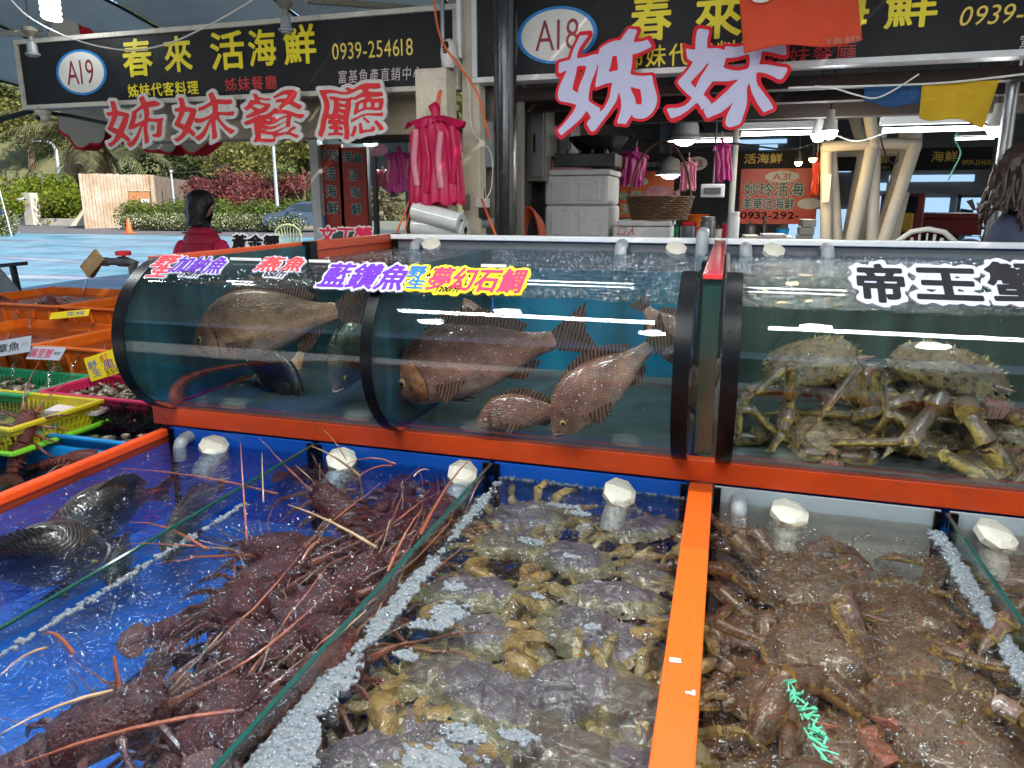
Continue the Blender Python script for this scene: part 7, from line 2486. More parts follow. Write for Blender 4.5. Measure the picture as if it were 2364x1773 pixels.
MB().bb(c.x - 0.14, c.x + 0.16, 8.9, 8.999, ad(1935, 500, 9.0).z, ad(1935, 480 - 5, 9.0).z + 0.08).obj('front', 'yellow_plastic', t, bevel=0.02)
MB().bb(c.x - 0.02, c.x + 0.20, 8.985, 8.999, ad(1935, 470, 9.0).z + 0.05, ad(1990, 424, 9.0).z).obj('screen', 'eye_black', t)
# standing fan behind the woman
c = ad(2146, 462, 4.9)
t = thing('standing_fan', 'brown caged fan behind the woman in navy', 'fan', (c.x, 4.9, 0))
Mf = frame_xz(c) @ Matrix.Rotation(R(50), 4, 'Y')
for k in range(6):
    rr = 0.04 + 0.03 * k
    MB().tube([Mf @ Vector((rr * math.cos(2 * math.pi * j / 32), rr * math.sin(2 * math.pi * j / 32), 0.07 * (1 - (rr / 0.2) ** 2))) for j in range(33)], 0.003, 4, False).obj('cage_ring', 'wicker', t, smooth=True)
for k in range(16):
    a_ = 2 * math.pi * k / 16
    MB().tube([Mf @ Vector((q * 0.2 * math.cos(a_), q * 0.2 * math.sin(a_), 0.07 * (1 - q * q))) for q in (0.1, 0.4, 0.7, 1.0)], 0.0022, 4).obj('cage_wire', 'wicker', t)
for k in range(4):
    MB().prism([(0.02, -0.03), (0.17, -0.07), (0.18, 0.05), (0.02, 0.02)], 0.004, Mf @ Matrix.Rotation(k * math.pi / 2, 4, 'Z') @ Matrix.Rotation(0.35, 4, 'X')).obj('blade', 'wicker', t)
MB().lathe([(0.035, 0.07), (0.035, 0.085), (0.02, 0.09)], 14, (0, 0, 0), Mf).obj('hub', 'white_print', t, smooth=True)
MB().tube([(c.x, 4.97, c.z), (c.x, 4.98, 0.02)], 0.016, 8).obj('stand', 'cable_black', t, smooth=True)
MB().lathe([(0.2, 0), (0.2, 0.015), (0.03, 0.03)], 20, (c.x, 4.98, 0.001)).obj('foot', 'cable_black', t, smooth=True)


# ------------------------------------------------------------------ people
def skin_mesh(name, joints, edges, mat, parent, sub=2):
    """continuous surface grown round a joint skeleton; joints = (x, y, z, rx, ry)"""
    me = bpy.data.meshes.new(name)
    me.from_pydata([j[:3] for j in joints], edges, [])
    me.materials.append(M_(mat))
    ob = bpy.data.objects.new(name, me)
    COL.objects.link(ob)
    ob.parent = parent
    md = ob.modifiers.new('skin', 'SKIN')
    md.use_smooth_shade = True
    md.branch_smoothing = 0.6
    sv = me.skin_vertices[0].data
    for i, j in enumerate(joints):
        sv[i].radius = (j[3], j[4])
        sv[i].use_root = (i == 0)
    s_ = ob.modifiers.new('sub', 'SUBSURF')
    s_.levels = s_.render_levels = sub
    return ob


def hand(parent, wrist, dirv, m='skin', side=1):
    """palm and five fingers in one skinned mesh"""
    w_, d_ = Vector(wrist), Vector(dirv).normalized()
    sdv = d_.cross(Vector((0, 0, 1))).normalized() * side
    J = [(*w_, 0.024, 0.020), (*(w_ + d_ * 0.05), 0.036, 0.018), (*(w_ + d_ * 0.085), 0.036, 0.016)]
    E_ = [(0, 1), (1, 2)]
    for k, (o, l) in enumerate(((-0.028, 0.062), (-0.010, 0.075), (0.010, 0.070), (0.027, 0.055))):
        b_ = w_ + d_ * 0.09 + sdv * o
        n = len(J)
        J += [(*b_, 0.0095, 0.0095), (*(b_ + d_ * l * 0.5 + Vector((0, 0, -0.008))), 0.0085, 0.0085), (*(b_ + d_ * l * 0.85 + Vector((0, 0, -0.028))), 0.007, 0.007)]
        E_ += [(2, n), (n, n + 1), (n + 1, n + 2)]
    n = len(J)
    th = w_ + d_ * 0.035 - sdv * 0.036
    J += [(*th, 0.011, 0.011), (*(th + d_ * 0.03 - sdv * 0.02), 0.010, 0.010), (*(th + d_ * 0.055 - sdv * 0.018 + Vector((0, 0, -0.012))), 0.008, 0.008)]
    E_ += [(1, n), (n, n + 1), (n + 1, n + 2)]
    return skin_mesh('hand', J, E_, m, parent, 1)


def head(t, c, face, hair_mat, hair_fn, skin='skin', hd=1.0):
    """head ball with face; face = unit vector the person looks along (horizontal)"""
    f = Vector(face).normalized()
    s_ = Vector((f.y, -f.x, 0))
    M = Matrix((s_, f, Vector((0, 0, 1)))).transposed().to_4x4()
    M.translation = Vector(c)

    def hf(a, b):
        th, ph = 2 * math.pi * a, math.pi * b
        x, y, z = 0.074 * math.sin(ph) * math.cos(th), 0.094 * math.sin(ph) * math.sin(th), 0.115 * math.cos(ph)
        if z < -0.02:
            x *= 1 - 0.30 * (-0.02 - z) / 0.095
            if y > 0:
                y *= 1.0 - 0.05 * (-z / 0.115)
        if y > 0.06 and abs(z) < 0.1:
            y -= 0.010 * (y - 0.06) / 0.034
        d = math.exp(-((x / 0.013) ** 2 + ((z + 0.020) / 0.022) ** 2)) if y > 0 else 0
        y += 0.020 * d
        for ex in (-0.031, 0.031):
            if y > 0:
                y -= 0.007 * math.exp(-(((x - ex) / 0.015) ** 2 + ((z - 0.004) / 0.011) ** 2))
        if y > 0:
            y += 0.005 * math.exp(-((x / 0.022) ** 2 + ((z + 0.058) / 0.010) ** 2))
        return M @ Vector((x * hd, y * hd, z * hd))
    h = MB().grid(36, 28, hf).obj('head', skin, t, smooth='all')
    for sx in (-1, 1):
        MB().ball(M @ Vector((sx * 0.031, 0.078, 0.004)), 0.0105, 10, 8).obj('eye', 'eye_black', h, smooth='all')
        MB().ball(M @ Vector((sx * 0.076, -0.005, -0.012)), (0.010, 0.018, 0.030), 10, 8, M.to_3x3().to_4x4()).obj('ear', skin, h, smooth='all')
    MB().ball(M @ Vector((0, 0.083, -0.058)), (0.022, 0.008, 0.006), 12, 6, M.to_3x3().to_4x4()).obj('mouth', 'maroon_print', h, smooth='all')
    hb = MB().grid(48, 30, lambda a, b: M @ Vector(hair_fn(a, b))).obj('hair', hair_mat, t, smooth='all')
    return M


# woman in the red quilted vest, seen from behind, looking right
c = ad(430, 440, 5.1)
t = thing('person', 'person in a red quilted vest with bobbed black hair, seen from behind', 'person', (c.x, 5.1, 0))
hz = ad(425, 441, 5.1).z


def bob(a, b):
    th, ph = 2 * math.pi * a, math.pi * 0.5 * min(1, b * 1.7)
    r_ = 1.0
    x, y, z = 0.092 * math.sin(ph) * math.cos(th), 0.112 * math.sin(ph) * math.sin(th) - 0.006, 0.030 + 0.100 * math.cos(ph)
    if b > 0.588:
        q = (b - 0.588) / 0.412
        front = max(0.0, math.sin(th))
        z = 0.030 - 0.205 * q * (1 - 0.75 * (front ** 2))
        k = 1 + 0.16 * math.sin(q * 2.6) + 0.03 * math.sin(th * 9)
        x, y = 0.092 * math.cos(th) * k, (0.112 * math.sin(th) * k if front < 0.1 else 0.112 * math.sin(th) * (1 - 0.22 * q)) - 0.006
    w_ = 1 + 0.02 * math.sin(th * 23 + b * 3)
    return (x * w_, y * w_, z)


head(t, (0.02 + c.x, 5.1, hz - 0.005), (0.93, 0.30, 0), 'hair_black', bob, hd=1.02)
sh_z = hz - 0.235
body_j = [(0, 0, 0.92, 0.155, 0.11), (0, 0.0, 1.10, 0.145, 0.10), (0, 0, sh_z - 0.08, 0.165, 0.105), (0.01, 0, sh_z + 0.03, 0.07, 0.06), (0.02, 0, sh_z + 0.12, 0.05, 0.05),
          (-0.09, 0, 0.86, 0.09, 0.09), (-0.10, 0.01, 0.48, 0.06, 0.06), (-0.10, 0.02, 0.08, 0.042, 0.042), (-0.10, -0.10, 0.04, 0.04, 0.03), (0.09, 0, 0.86, 0.09, 0.09), (0.10, 0.01, 0.48, 0.06, 0.06), (0.10, 0.02, 0.08, 0.042, 0.042), (0.10, -0.10, 0.04, 0.04, 0.03)]
skin_mesh('body', body_j, [(0, 1), (1, 2), (2, 3), (3, 4), (0, 5), (5, 6), (6, 7), (7, 8), (0, 9), (9, 10), (10, 11), (11, 12)], 'trouser', t)
skin_mesh('vest', [(0, 0, 0.86, 0.185, 0.135), (0, 0, 1.02, 0.178, 0.130), (0, 0, 1.16, 0.180, 0.130), (0, 0, sh_z - 0.06, 0.195, 0.130), (0.005, 0, sh_z + 0.015, 0.13, 0.085), (0.01, 0, sh_z + 0.06, 0.07, 0.066)], [(i, i + 1) for i in range(5)], 'vest_red', t)
for k in range(5):
    zq = 0.95 + 0.085 * k
    MB().tube([(c.x + 0.172 * math.cos(2 * math.pi * j / 28) * 1.02, 5.1 + 0.126 * math.sin(2 * math.pi * j / 28) * 1.02, zq) for j in range(29)], 0.004, 4, False).obj('quilt_seam', 'vest_red', t, smooth=True)
skin_mesh('sleeve', [(0.17, -0.01, sh_z - 0.055, 0.070, 0.070), (0.215, -0.02, sh_z - 0.15, 0.064, 0.064), (0.255, -0.06, sh_z - 0.31, 0.055, 0.055), (0.285, -0.14, sh_z - 0.40, 0.050, 0.050), (0.33, -0.30, sh_z - 0.43, 0.043, 0.043)], [(0, 1), (1, 2), (2, 3), (3, 4)], 'sleeve_red', t)
skin_mesh('sleeve', [(-0.17, -0.01, sh_z - 0.06, 0.068, 0.068), (-0.20, -0.03, sh_z - 0.16, 0.062, 0.062), (-0.21, -0.10, sh_z - 0.32, 0.053, 0.053), (-0.17, -0.28, sh_z - 0.38, 0.042, 0.042)], [(0, 1), (1, 2), (2, 3)], 'sleeve_red', t)
hand(t, (0.335, -0.315, sh_z - 0.43), (0.2, -1, -0.1))
hand(t, (-0.165, -0.295, sh_z - 0.38), (0.2, -1, -0.1), side=-1)

# woman in navy at the right edge
c = ad(2228, 372, 3.98)
t = thing('person', 'person in a navy shirt with long curly brown hair at the right edge', 'person', (c.x, 4.05, 0))
hz = c.z


def curls(a, b):
    th, ph = 2 * math.pi * a, math.pi * 0.5 * min(1, b * 2.2)
    x, y, z = 0.098 * math.sin(ph) * math.cos(th), 0.118 * math.sin(ph) * math.sin(th) - 0.008, 0.028 + 0.105 * math.cos(ph)
    if b > 0.4545:
        q = (b - 0.4545) / 0.5455
        front = max(0.0, math.sin(th))
        z = 0.028 - 0.20 * q * (1 - 0.86 * front ** 1.5)
        k = 1 + 0.36 * q * (1 - 0.3 * q)
        x, y = 0.098 * math.cos(th) * k, (0.118 * math.sin(th) * k if front < 0.1 else 0.118 * math.sin(th) * (1 - 0.25 * q)) - 0.008
    w_ = 1 + 0.05 * math.sin(th * 9 + b * 14) + 0.05 * math.sin(th * 17 - b * 23)
    return (x * w_, y * w_, z + 0.008 * math.sin(th * 13 + b * 20))


head(t, (c.x, 4.05, hz), (0.75, 0.35, 0), 'hair_brown', curls)
curl = MB()
rn = random.Random(8)
for k in range(60):
    a_ = rn.uniform(0, 6.28)
    if math.sin(a_ - 0.4) > 0.75:
        continue
    r_, z_, ph_ = 0.105 + 0.02 * rn.random(), rn.uniform(-0.06, 0.06), rn.uniform(0, 6)
    curl.tube([(c.x + math.cos(a_ + 0.06 * math.sin(j + ph_)) * (r_ + 0.007 * j + 0.012 * math.sin(j * 1.3 + ph_)), 4.05 + math.sin(a_ + 0.06 * math.sin(j + ph_)) * (r_ + 0.007 * j), hz + z_ - 0.034 * j) for j in range(7)], [0.012, 0.014, 0.013, 0.012, 0.011, 0.009, 0.004], 6)
curl.obj('hair', 'hair_brown', t, smooth='all')
sh_z = hz - 0.24
skin_mesh('body', [(0.03, 0, 0.92, 0.165, 0.12), (0.02, 0, 1.10, 0.15, 0.11), (0, 0, sh_z - 0.08, 0.17, 0.11), (0, 0, sh_z + 0.03, 0.07, 0.06), (0, 0, sh_z + 0.13, 0.05, 0.05),
                   (-0.07, 0, 0.86, 0.09, 0.09), (-0.08, 0.01, 0.48, 0.06, 0.06), (-0.08, 0.02, 0.08, 0.042, 0.042), (-0.08, -0.10, 0.04, 0.04, 0.03), (0.12, 0, 0.86, 0.09, 0.09), (0.13, 0.01, 0.48, 0.06, 0.06), (0.13, 0.02, 0.08, 0.042, 0.042), (0.13, -0.10, 0.04, 0.04, 0.03)],
          [(0, 1), (1, 2), (2, 3), (3, 4), (0, 5), (5, 6), (6, 7), (7, 8), (0, 9), (9, 10), (10, 11), (11, 12)], 'trouser', t)
skin_mesh('shirt', [(0.03, 0, 0.86, 0.20, 0.15), (0.02, 0, 1.05, 0.195, 0.145), (0, 0, sh_z - 0.10, 0.215, 0.145), (-0.02, 0, sh_z - 0.015, 0.15, 0.10), (0, 0, sh_z + 0.05, 0.08, 0.075)], [(0, 1), (1, 2), (2, 3), (3, 4)], 'shirt_navy', t)
for sx in (-1, 1):
    skin_mesh('sleeve', [(sx * 0.17, -0.01, sh_z - 0.075, 0.088, 0.085), (sx * 0.225, -0.03, sh_z - 0.18, 0.080, 0.080), (sx * 0.245, -0.06, sh_z - 0.27, 0.076, 0.076)], [(0, 1), (1, 2)], 'shirt_navy', t)
    skin_mesh('forearm', [(sx * 0.24, -0.05, sh_z - 0.24, 0.046, 0.046), (sx * 0.25, -0.09, sh_z - 0.36, 0.040, 0.040), (sx * 0.17, -0.26, sh_z - 0.43, 0.028, 0.028)], [(0, 1), (1, 2)], 'skin', t)
    hand(t, (sx * 0.165, -0.27, sh_z - 0.432), (-sx * 0.25, -1, -0.15), side=sx)
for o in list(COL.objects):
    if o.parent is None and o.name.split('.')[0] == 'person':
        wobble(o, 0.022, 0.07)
# ------------------------------------------------------------------ outdoors, left background
def leaf_cloud(blobs, n, size, seed, squash=1.0):
    """leaf-sized quads spread through ellipsoids (centre, radii); denser near the surface"""
    rnd = random.Random(seed)
    mb = MB()
    tot = sum(b[1][0] * b[1][2] for b in blobs)
    for (c, r) in blobs:
        k = int(n * r[0] * r[2] / tot)
        for _ in range(k):
            d = Vector((rnd.gauss(0, 1), rnd.gauss(0, 1), rnd.gauss(0, 1))).normalized()
            q = rnd.random() ** 0.45
            q *= 1 + 0.22 * mnoise.noise(d * 2.3 + Vector(c) * 0.37)
            p = Vector((c[0] + d.x * r[0] * q, c[1] + d.y * r[1] * q, c[2] + d.z * r[2] * q))
            if p.z < 0:
                continue
            a = Vector((rnd.gauss(0, 1), rnd.gauss(0, 1), rnd.gauss(0, 0.6))).normalized()
            b = a.orthogonal().normalized()
            b = (b + a.cross(b) * rnd.uniform(-1, 1)).normalized()
            s = size * rnd.uniform(0.6, 1.3)
            n0 = len(mb.v)
            mb.v += [tuple(p - a * s * 0.5), tuple(p + b * s * 0.28), tuple(p + a * s * 0.5), tuple(p - b * s * 0.28)]
            mb.f.append((n0, n0 + 1, n0 + 2, n0 + 3))
    return mb


def tree(label, base, h, r, leafm, seed, n=2600, leaf=0.30, cat='tree', name='tree', group=None, low=0.30):
    rnd = random.Random(seed)
    x, y, z = base
    t_ = thing(name, label, cat, base, group=group)
    tr = MB()
    tr.tube([(x, y, z - 0.2), (x + rnd.uniform(-.2, .2), y, z + h * 0.3), (x + rnd.uniform(-.3, .3), y, z + h * 0.6), (x, y, z + h * 0.85)], [h * 0.035, h * 0.028, h * 0.018, h * 0.006], 8)
    blobs = []
    for k in range(9):
        a = rnd.uniform(0, 6.28)
        q = rnd.uniform(0.25, 0.75)
        zz = z + h * rnd.uniform(low, 0.85)
        c = (x + math.cos(a) * r * q, y + math.sin(a) * r * q, zz)
        rr = r * rnd.uniform(0.35, 0.60)
        blobs.append((c, (rr, rr, rr * rnd.uniform(0.55, 0.85))))
        tr.tube([(x, y, z + h * 0.25), ((x + c[0]) / 2, (y + c[1]) / 2, (z + h * 0.3 + zz) / 2), c], [h * 0.014, h * 0.010, h * 0.004], 5)
    tr.obj('trunk', 'trunk', t_, smooth=True)
    leaf_cloud(blobs, n, leaf, seed).obj('crown', leafm, t_)
    return t_


def palm(label, base, h, fl, seed, nf=34, nd=16):
    t_ = thing('palm_tree', label, 'palm tree', base, group='date palms')
    rnd = random.Random(seed)
    x, y, z = base
    MB().tube([(x, y, z - 0.3), (x + 0.1, y, z + h * 0.5), (x, y, z + h)], [0.45, 0.36, 0.42], 12).obj('trunk', 'trunk', t_, smooth=True)

    def frond(droop, L, seed2, w=0.55):
        r2 = random.Random(seed2)
        mb = MB()
        P = []
        for k in range(13):
            q = k / 12
            P.append(Vector((L * q * (1 - 0.25 * droop * q), 0, L * (0.55 * (1 - droop) * q - (0.30 + 0.75 * droop) * q * q))))
        mb.tube(P, [0.05 * (1 - 0.9 * k / 12) for k in range(13)], 5)
        for k in range(34):
            q = 0.10 + 0.90 * k / 34
            i = min(11, int(q * 12))
            p = P[i].lerp(P[i + 1], q * 12 - i)
            d = (P[i + 1] - P[i]).normalized()
            ll = w * L * 0.38 * math.sin(math.pi * (0.12 + 0.80 * q)) * r2.uniform(0.85, 1.1)
            for sd in (-1, 1):
                e = p + d * ll * 0.55 + Vector((0, sd * ll * 0.75, -ll * r2.uniform(0.15, 0.5)))
                mm = p.lerp(e, 0.5) + Vector((0, 0, 0.04))
                wv = d * 0.05
                mb.add([p - wv, p + wv, mm + wv * 0.9, e, mm - wv * 0.9], [(0, 1, 2, 4), (4, 2, 3)])
        return mb
    protos_ = [frond(0.25, fl, 1).obj('frond', 'palm_leaf', t_, world=False), frond(0.55, fl, 2).obj('frond', 'palm_leaf', t_, world=False), frond(0.9, fl * 0.9, 3, 0.4).obj('dead_frond', 'palm_dead', t_, world=False)]
    for p_ in protos_:
        p_.location = (0, 0, h)
    for k in range(nf + nd):
        src = protos_[2] if k >= nf else protos_[k % 2]
        o = src if k in (0, 1, nf) else src.copy()
        if o is not src:
            COL.objects.link(o)
            o.parent = t_
        o.location = (0, 0, h - (0.5 * rnd.random() if k >= nf else 0))
        o.rotation_euler = (rnd.uniform(-.15, .15), (rnd.uniform(0.35, 0.7) if k >= nf else rnd.uniform(-0.75, 0.3)), rnd.uniform(0, 6.28))
    return t_


def gp(u, v, Y):
    p = ad(u, v, Y)
    return (p.x, Y, 0.0)


pb = ad(196, 340, 44)
palm('huge shaggy date palm towering behind the wooden shed', (pb.x, 44, -0.1), 6.6, 6.4, 3, 40, 26)
pb = ad(412, 335, 52)
palm('smaller date palm further back to the right of the shed', (pb.x, 52, 0.3), 6.0, 5.2, 5, 28, 10)

GV = 'trees on the slope behind the plaza'
for k, (u, v, Y, h, r, m, lb, n, lf, low) in enumerate((
        (20, 430, 40, 4.6, 3.0, 'leaf_lime', 'lime green bush at the left picture edge', 4200, 0.26, 0.08), (100, 440, 38, 4.2, 2.8, 'leaf_lime', 'lime green bush between the edge and the lamp post', 4200, 0.26, 0.08), (152, 452, 39, 3.2, 1.8, 'leaf_lime', 'small lime green bush touching the shed', 2400, 0.24, 0.08),
        (60, 300, 58, 10.5, 5.0, 'leaf_olive', 'grey olive tree behind the palm at far left', 4200, 0.42, 0.2), (-20, 260, 62, 13.5, 6.0, 'leaf_mid', 'tall dark tree in the upper left corner', 4200, 0.45, 0.3), (300, 300, 64, 12.5, 6.0, 'leaf_mid', 'dark tree between the two palms', 4500, 0.45, 0.2),
        (360, 390, 50, 6.0, 3.6, 'leaf_dark', 'dark green tree right above the shed', 3400, 0.32, 0.2), (455, 330, 60, 10, 5.0, 'leaf_mid', 'green tree above the standing person', 3800, 0.40, 0.2), (470, 380, 52, 5.6, 3.2, 'leaf_dark', 'low dark tree behind the red bushes', 3000, 0.32, 0.15),
        (560, 300, 50, 10.0, 5.0, 'leaf_olive', 'tall yellowish tree left of the thin white pole', 5200, 0.34, 0.15), (640, 300, 48, 10.5, 4.6, 'leaf_olive', 'tall yellowish tree right of the thin white pole', 5200, 0.34, 0.15), (520, 250, 66, 15, 6.5, 'leaf_olive', 'pale tree high on the slope', 4200, 0.5, 0.3),
        (655, 405, 42, 4.4, 2.2, 'leaf_mid', 'fresh green shrub beside the booth post', 2600, 0.24, 0.1), (720, 330, 50, 9.0, 4.5, 'leaf_olive', 'tree seen through the glass booth', 3200, 0.36, 0.15), (850, 400, 48, 7.0, 4.5, 'palm_dead', 'dry reedy bush seen through the booth', 3000, 0.4, 0.05))):
    p = ad(u, v, Y)
    tree(lb, (p.x, Y, max(0, hill_z(p.x, Y) - 0.1)), h, r, m, 100 + k, n, lf, 'tree' if h > 5 else 'bush', 'tree' if h > 5 else 'bush', GV, low)
for k, (u, Y, h, r, lb) in enumerate(((455, 43, 3.6, 2.2, 'red leaved bush nearest the shed'), (520, 42, 4.0, 2.4, 'red leaved bush in the middle of the row'), (585, 41, 3.8, 2.4, 'red leaved bush behind the thin white pole'), (630, 43, 3.0, 1.8, 'red leaved bush nearest the car'))):
    p = ad(u, 430, Y)
    tree(lb, (p.x, Y, 0), h, r, 'leaf_red', 200 + k, 3000, 0.24, 'bush', 'bush', 'red leaved bushes', 0.15)
# wooded slope that closes the view
rnd = random.Random(5)
bl = []
for k in range(70):
    x, y = rnd.uniform(-120, -6), rnd.uniform(62, 96)
    bl.append(((x, y, hill_z(x, y) + 3.0), (4.5, 4.5, 4.2)))
tag(leaf_cloud(bl, 42000, 0.85, 6).obj('wooded_slope', 'leaf_olive'), 'distant wood covering the slope behind everything', 'wood', kind='stuff')

# flowering hedge
t = thing('hedge', 'clipped hedge sprinkled with white flowers along the plaza', 'hedge', gp(440, 500, 31))
bl, fl = [], []
for k in range(34):
    u = 272 + 11 * k
    p = ad(u, 480, 33.5)
    q = ad(u, 490, 32)
    bl.append(((p.x, 33.8, 0.75 + 0.25 * math.sin(k * 0.8)), (0.8, 1.0, 0.78)))
    fl.append(((q.x, 32.2, 0.45), (0.75, 0.7, 0.5)))
leaf_cloud(bl, 15000, 0.17, 8).obj('foliage', 'leaf_hedge', t)
leaf_cloud(fl, 7000, 0.15, 9).obj('lower_foliage', 'leaf_mid', t)
tag(leaf_cloud(fl, 5200, 0.085, 10).obj('flower', 'flower_white', t), kind='stuff')
t = thing('flower_bed', 'bushy white flowers at the far left edge of the plaza', 'flowers', gp(2, 515, 27))
p = ad(-6, 520, 25)
leaf_cloud([((p.x, 25, 0.5), (1.0, 1.0, 0.75))], 1500, 0.14, 12).obj('foliage', 'leaf_mid', t)
tag(leaf_cloud([((p.x, 25, 0.55), (1.05, 1.05, 0.8))], 700, 0.09, 13).obj('flower', 'flower_white', t), kind='stuff')

# wooden shed: every plank its own piece
A, B = atz(196, 528, 0), atz(362, 524, 0)
A.z = B.z = 0
Cc = atz(446, 512, 0)
Cc.z = 0
t = thing('wooden_shed', 'weathered pale plank shed with a rusty plank door', 'shed', (A + B) / 2)
rnd = random.Random(3)


def planks(P, Q, n, z0, z1, m, nm, out, skip=None):
    d = (Q - P) / n
    nrm = Vector((d.y, -d.x, 0)).normalized()
    for k in range(n):
        zz0 = z0
        if skip and skip[0] <= k < skip[1]:
            zz0 = skip[2]
        a, b = P + d * (k + 0.04), P + d * (k + 0.96)
        o = nrm * (out + rnd.uniform(-0.012, 0.012))
        mb = MB()
        mb.bar(Vector(((a + b) / 2 + o)) + Vector((0, 0, zz0)), Vector((a + b) / 2 + o) + Vector((0, 0, z1 + rnd.uniform(-0.04, 0.04))), (b - a).length, 0.03)
        # bar lays width along its local y: rebuild as an oriented box
        mb = MB()
        c = (a + b) / 2 + o
        ang = math.atan2(d.y, d.x)
        h = z1 - zz0 + rnd.uniform(-0.03, 0.03)
        mb.box((c.x, c.y, zz0 + h / 2), ((b - a).length, 0.03, h), (0, 0, ang))
        mb.obj(nm, m, t)


planks(A, B, 22, 0.0, 3.12, 'shed_wood', 'plank', 0.0, (14, 21, 2.15))
dA, dB = A.lerp(B, 14.1 / 22), A.lerp(B, 20.9 / 22)
planks(dA, dB, 8, 0.0, 2.12, 'shed_rust', 'door_plank', -0.03)
planks(B, Cc, 18, 0.0, 3.10, 'shed_shaded', 'side_plank', 0.0)
MB().box((B.x + 0.02, B.y - 0.03, 1.56), (0.22, 0.22, 3.14), (0, 0, 0.6)).obj('corner_post', 'shed_wood', t)
cc = (A + Cc) / 2
dd = B - A
MB().add([(A.x, A.y, 3.05), (B.x, B.y, 3.05), (Cc.x, Cc.y, 3.05), (A.x + Cc.x - B.x, A.y + Cc.y - B.y, 3.05), (A.x, A.y, 2.98), (B.x, B.y, 2.98), (Cc.x, Cc.y, 2.98), (A.x + Cc.x - B.x, A.y + Cc.y - B.y, 2.98)], [(0, 1, 2, 3), (7, 6, 5, 4)]).obj('roof_deck', 'shed_shaded', t)
pc = A.lerp(B, 19 / 22) + Vector((0.06, -0.06, 1.5))
MB().box(pc, (0.45, 0.05, 0.34), (0, 0, math.atan2((B - A).y, (B - A).x))).obj('door_sign', 'white_print', t)
pl = atz(172 * DD, 488 * DD, 0)
tag(MB().prism([(0, 0), (1.5, 0), (1.5, 1.15), (0.9, 1.15)], 0.7, frame_xz((pl.x - 0.6, pl.y, 0), (0.8, 0.6, 0))).obj('concrete_block', 'concrete_pale', bevel=0.02), 'sloped concrete kerb block beside the shed', 'concrete block')


def lamp_post(label, u0, v0, u1, v1, Y, arm, r0=0.09, lamp=True):
    a = ad(u0, v0, Y)
    top = ad(u1, v1, Y)
    h = top.z
    t_ = thing('lamp_post', label, 'lamp post', (a.x, Y, 0), group='lamp posts by the plaza')
    x = a.x
    pts = [(x, Y, 0), (x, Y, h * 0.5), (x, Y, h * 0.88)]
    if arm:
        pts += [(x - arm * 0.15, Y, h * 0.955), (x - arm * 0.45, Y, h * 0.99), (x - arm, Y, h)]
    else:
        pts += [(x, Y, h)]
    MB().tube(pts, [r0 * (1 - 0.4 * k / (len(pts) - 1)) for k in range(len(pts))], 10).obj('pole', 'galvanised', t_, smooth=True)
    if arm:
        MB().box((x - arm - 0.3, Y, h + 0.02), (0.8, 0.28, 0.12)).obj('lamp_head', 'galvanised', t_, bevel=0.03)
    else:
        MB().lathe([(r0 * 1.2, 0), (r0 * 1.2, 0.12), (0.02, 0.15)], 10, (x, Y, h)).obj('cap', 'galvanised', t_, smooth=True)
    return t_


lamp_post('street lamp with a curved arm in front of the palm', 136, 440, 136, 304, 47.5, 1.6, 0.16)
lamp_post('thin white pole right of the shed corner', 375, 430, 375, 372, 38, 0, 0.09)
lamp_post('thin white pole in front of the red bushes', 598, 430, 598, 280, 36, 0, 0.11)
wire('slack cable between the white pole and the trees', [ad(370, 374, 38), ad(430, 370, 39), ad(500, 355, 41)], 0.03, 'cable_black', group='black cables')
# barrier gate
c = atz(78, 520, 0)
t = thing('barrier_gate', 'cream barrier box with a red and white boom at far left', 'barrier', (c.x, c.y, 0))
MB().box((c.x, c.y, 1.05), (0.75, 0.6, 2.1)).obj('box', 'concrete_pale', t, bevel=0.03)
for k in range(7):
    MB().bb(c.x - 0.8 - 0.7 * k, c.x - 0.12 - 0.7 * k, c.y - 0.42, c.y - 0.34, 1.62, 1.78).obj('boom_stripe', 'cut_red' if k % 2 else 'white_print', t)
c = atz(299, 538, 0)
t = thing('traffic_cone', 'orange traffic cone in front of the hedge', 'cone', (c.x, c.y, 0))
MB().lathe([(0.17, 0.03), (0.045, 0.72), (0.03, 0.74)], 16, (c.x, c.y, 0)).obj('cone', 'cone_orange', t, smooth=True)
MB().box((c.x, c.y, 0.015), (0.44, 0.44, 0.03)).obj('base', 'cone_orange', t, bevel=0.006)
c = atz(8, 545, 0)
t = thing('flag_banner', 'pale blue vertical flag on a pole at the left edge', 'flag', (c.x, c.y, 0))
zf = ad(6, 430, c.y).z
MB().tube([(c.x + 0.5, c.y, 0), (c.x, c.y, zf + 1.4)], 0.03, 8).obj('pole', 'galvanised', t, smooth=True)
MB().grid(4, 12, lambda a, b: (c.x - 0.55 + 0.55 * a + 0.12 * b, c.y + 0.05 * math.sin(b * 7), zf + 1.3 - 2.0 * b)).obj('flag', 'cloth_blue', t, smooth='all')
# low wall behind the hedge
tag(MB().bb(-60, -10, 37.05, 37.3, -0.05, 0.45).obj('low_wall', 'concrete_pale'), 'low pale wall along the far side of the road', 'wall')

# parked car
c = atz(672 * DD, 500 * DD, 0)
t = thing('parked_car', 'dark blue car parked beyond the plaza', 'car', (c.x, c.y, 0), (0, 0, R(205)))
prof = [(-2.2, 0.35), (-2.25, 0.75), (-2.1, 0.95), (-1.75, 1.02), (-1.1, 1.48), (-0.6, 1.56), (0.3, 1.55), (0.75, 1.42), (1.25, 1.06), (1.95, 0.93), (2.2, 0.78), (2.28, 0.50), (2.2, 0.32)]


def car_pt(i, s):
    x, z = prof[i]
    w = 0.90 if z < 1.05 else 0.90 - 0.28 * (z - 1.05) / 0.5
    return (x, s * w, z)


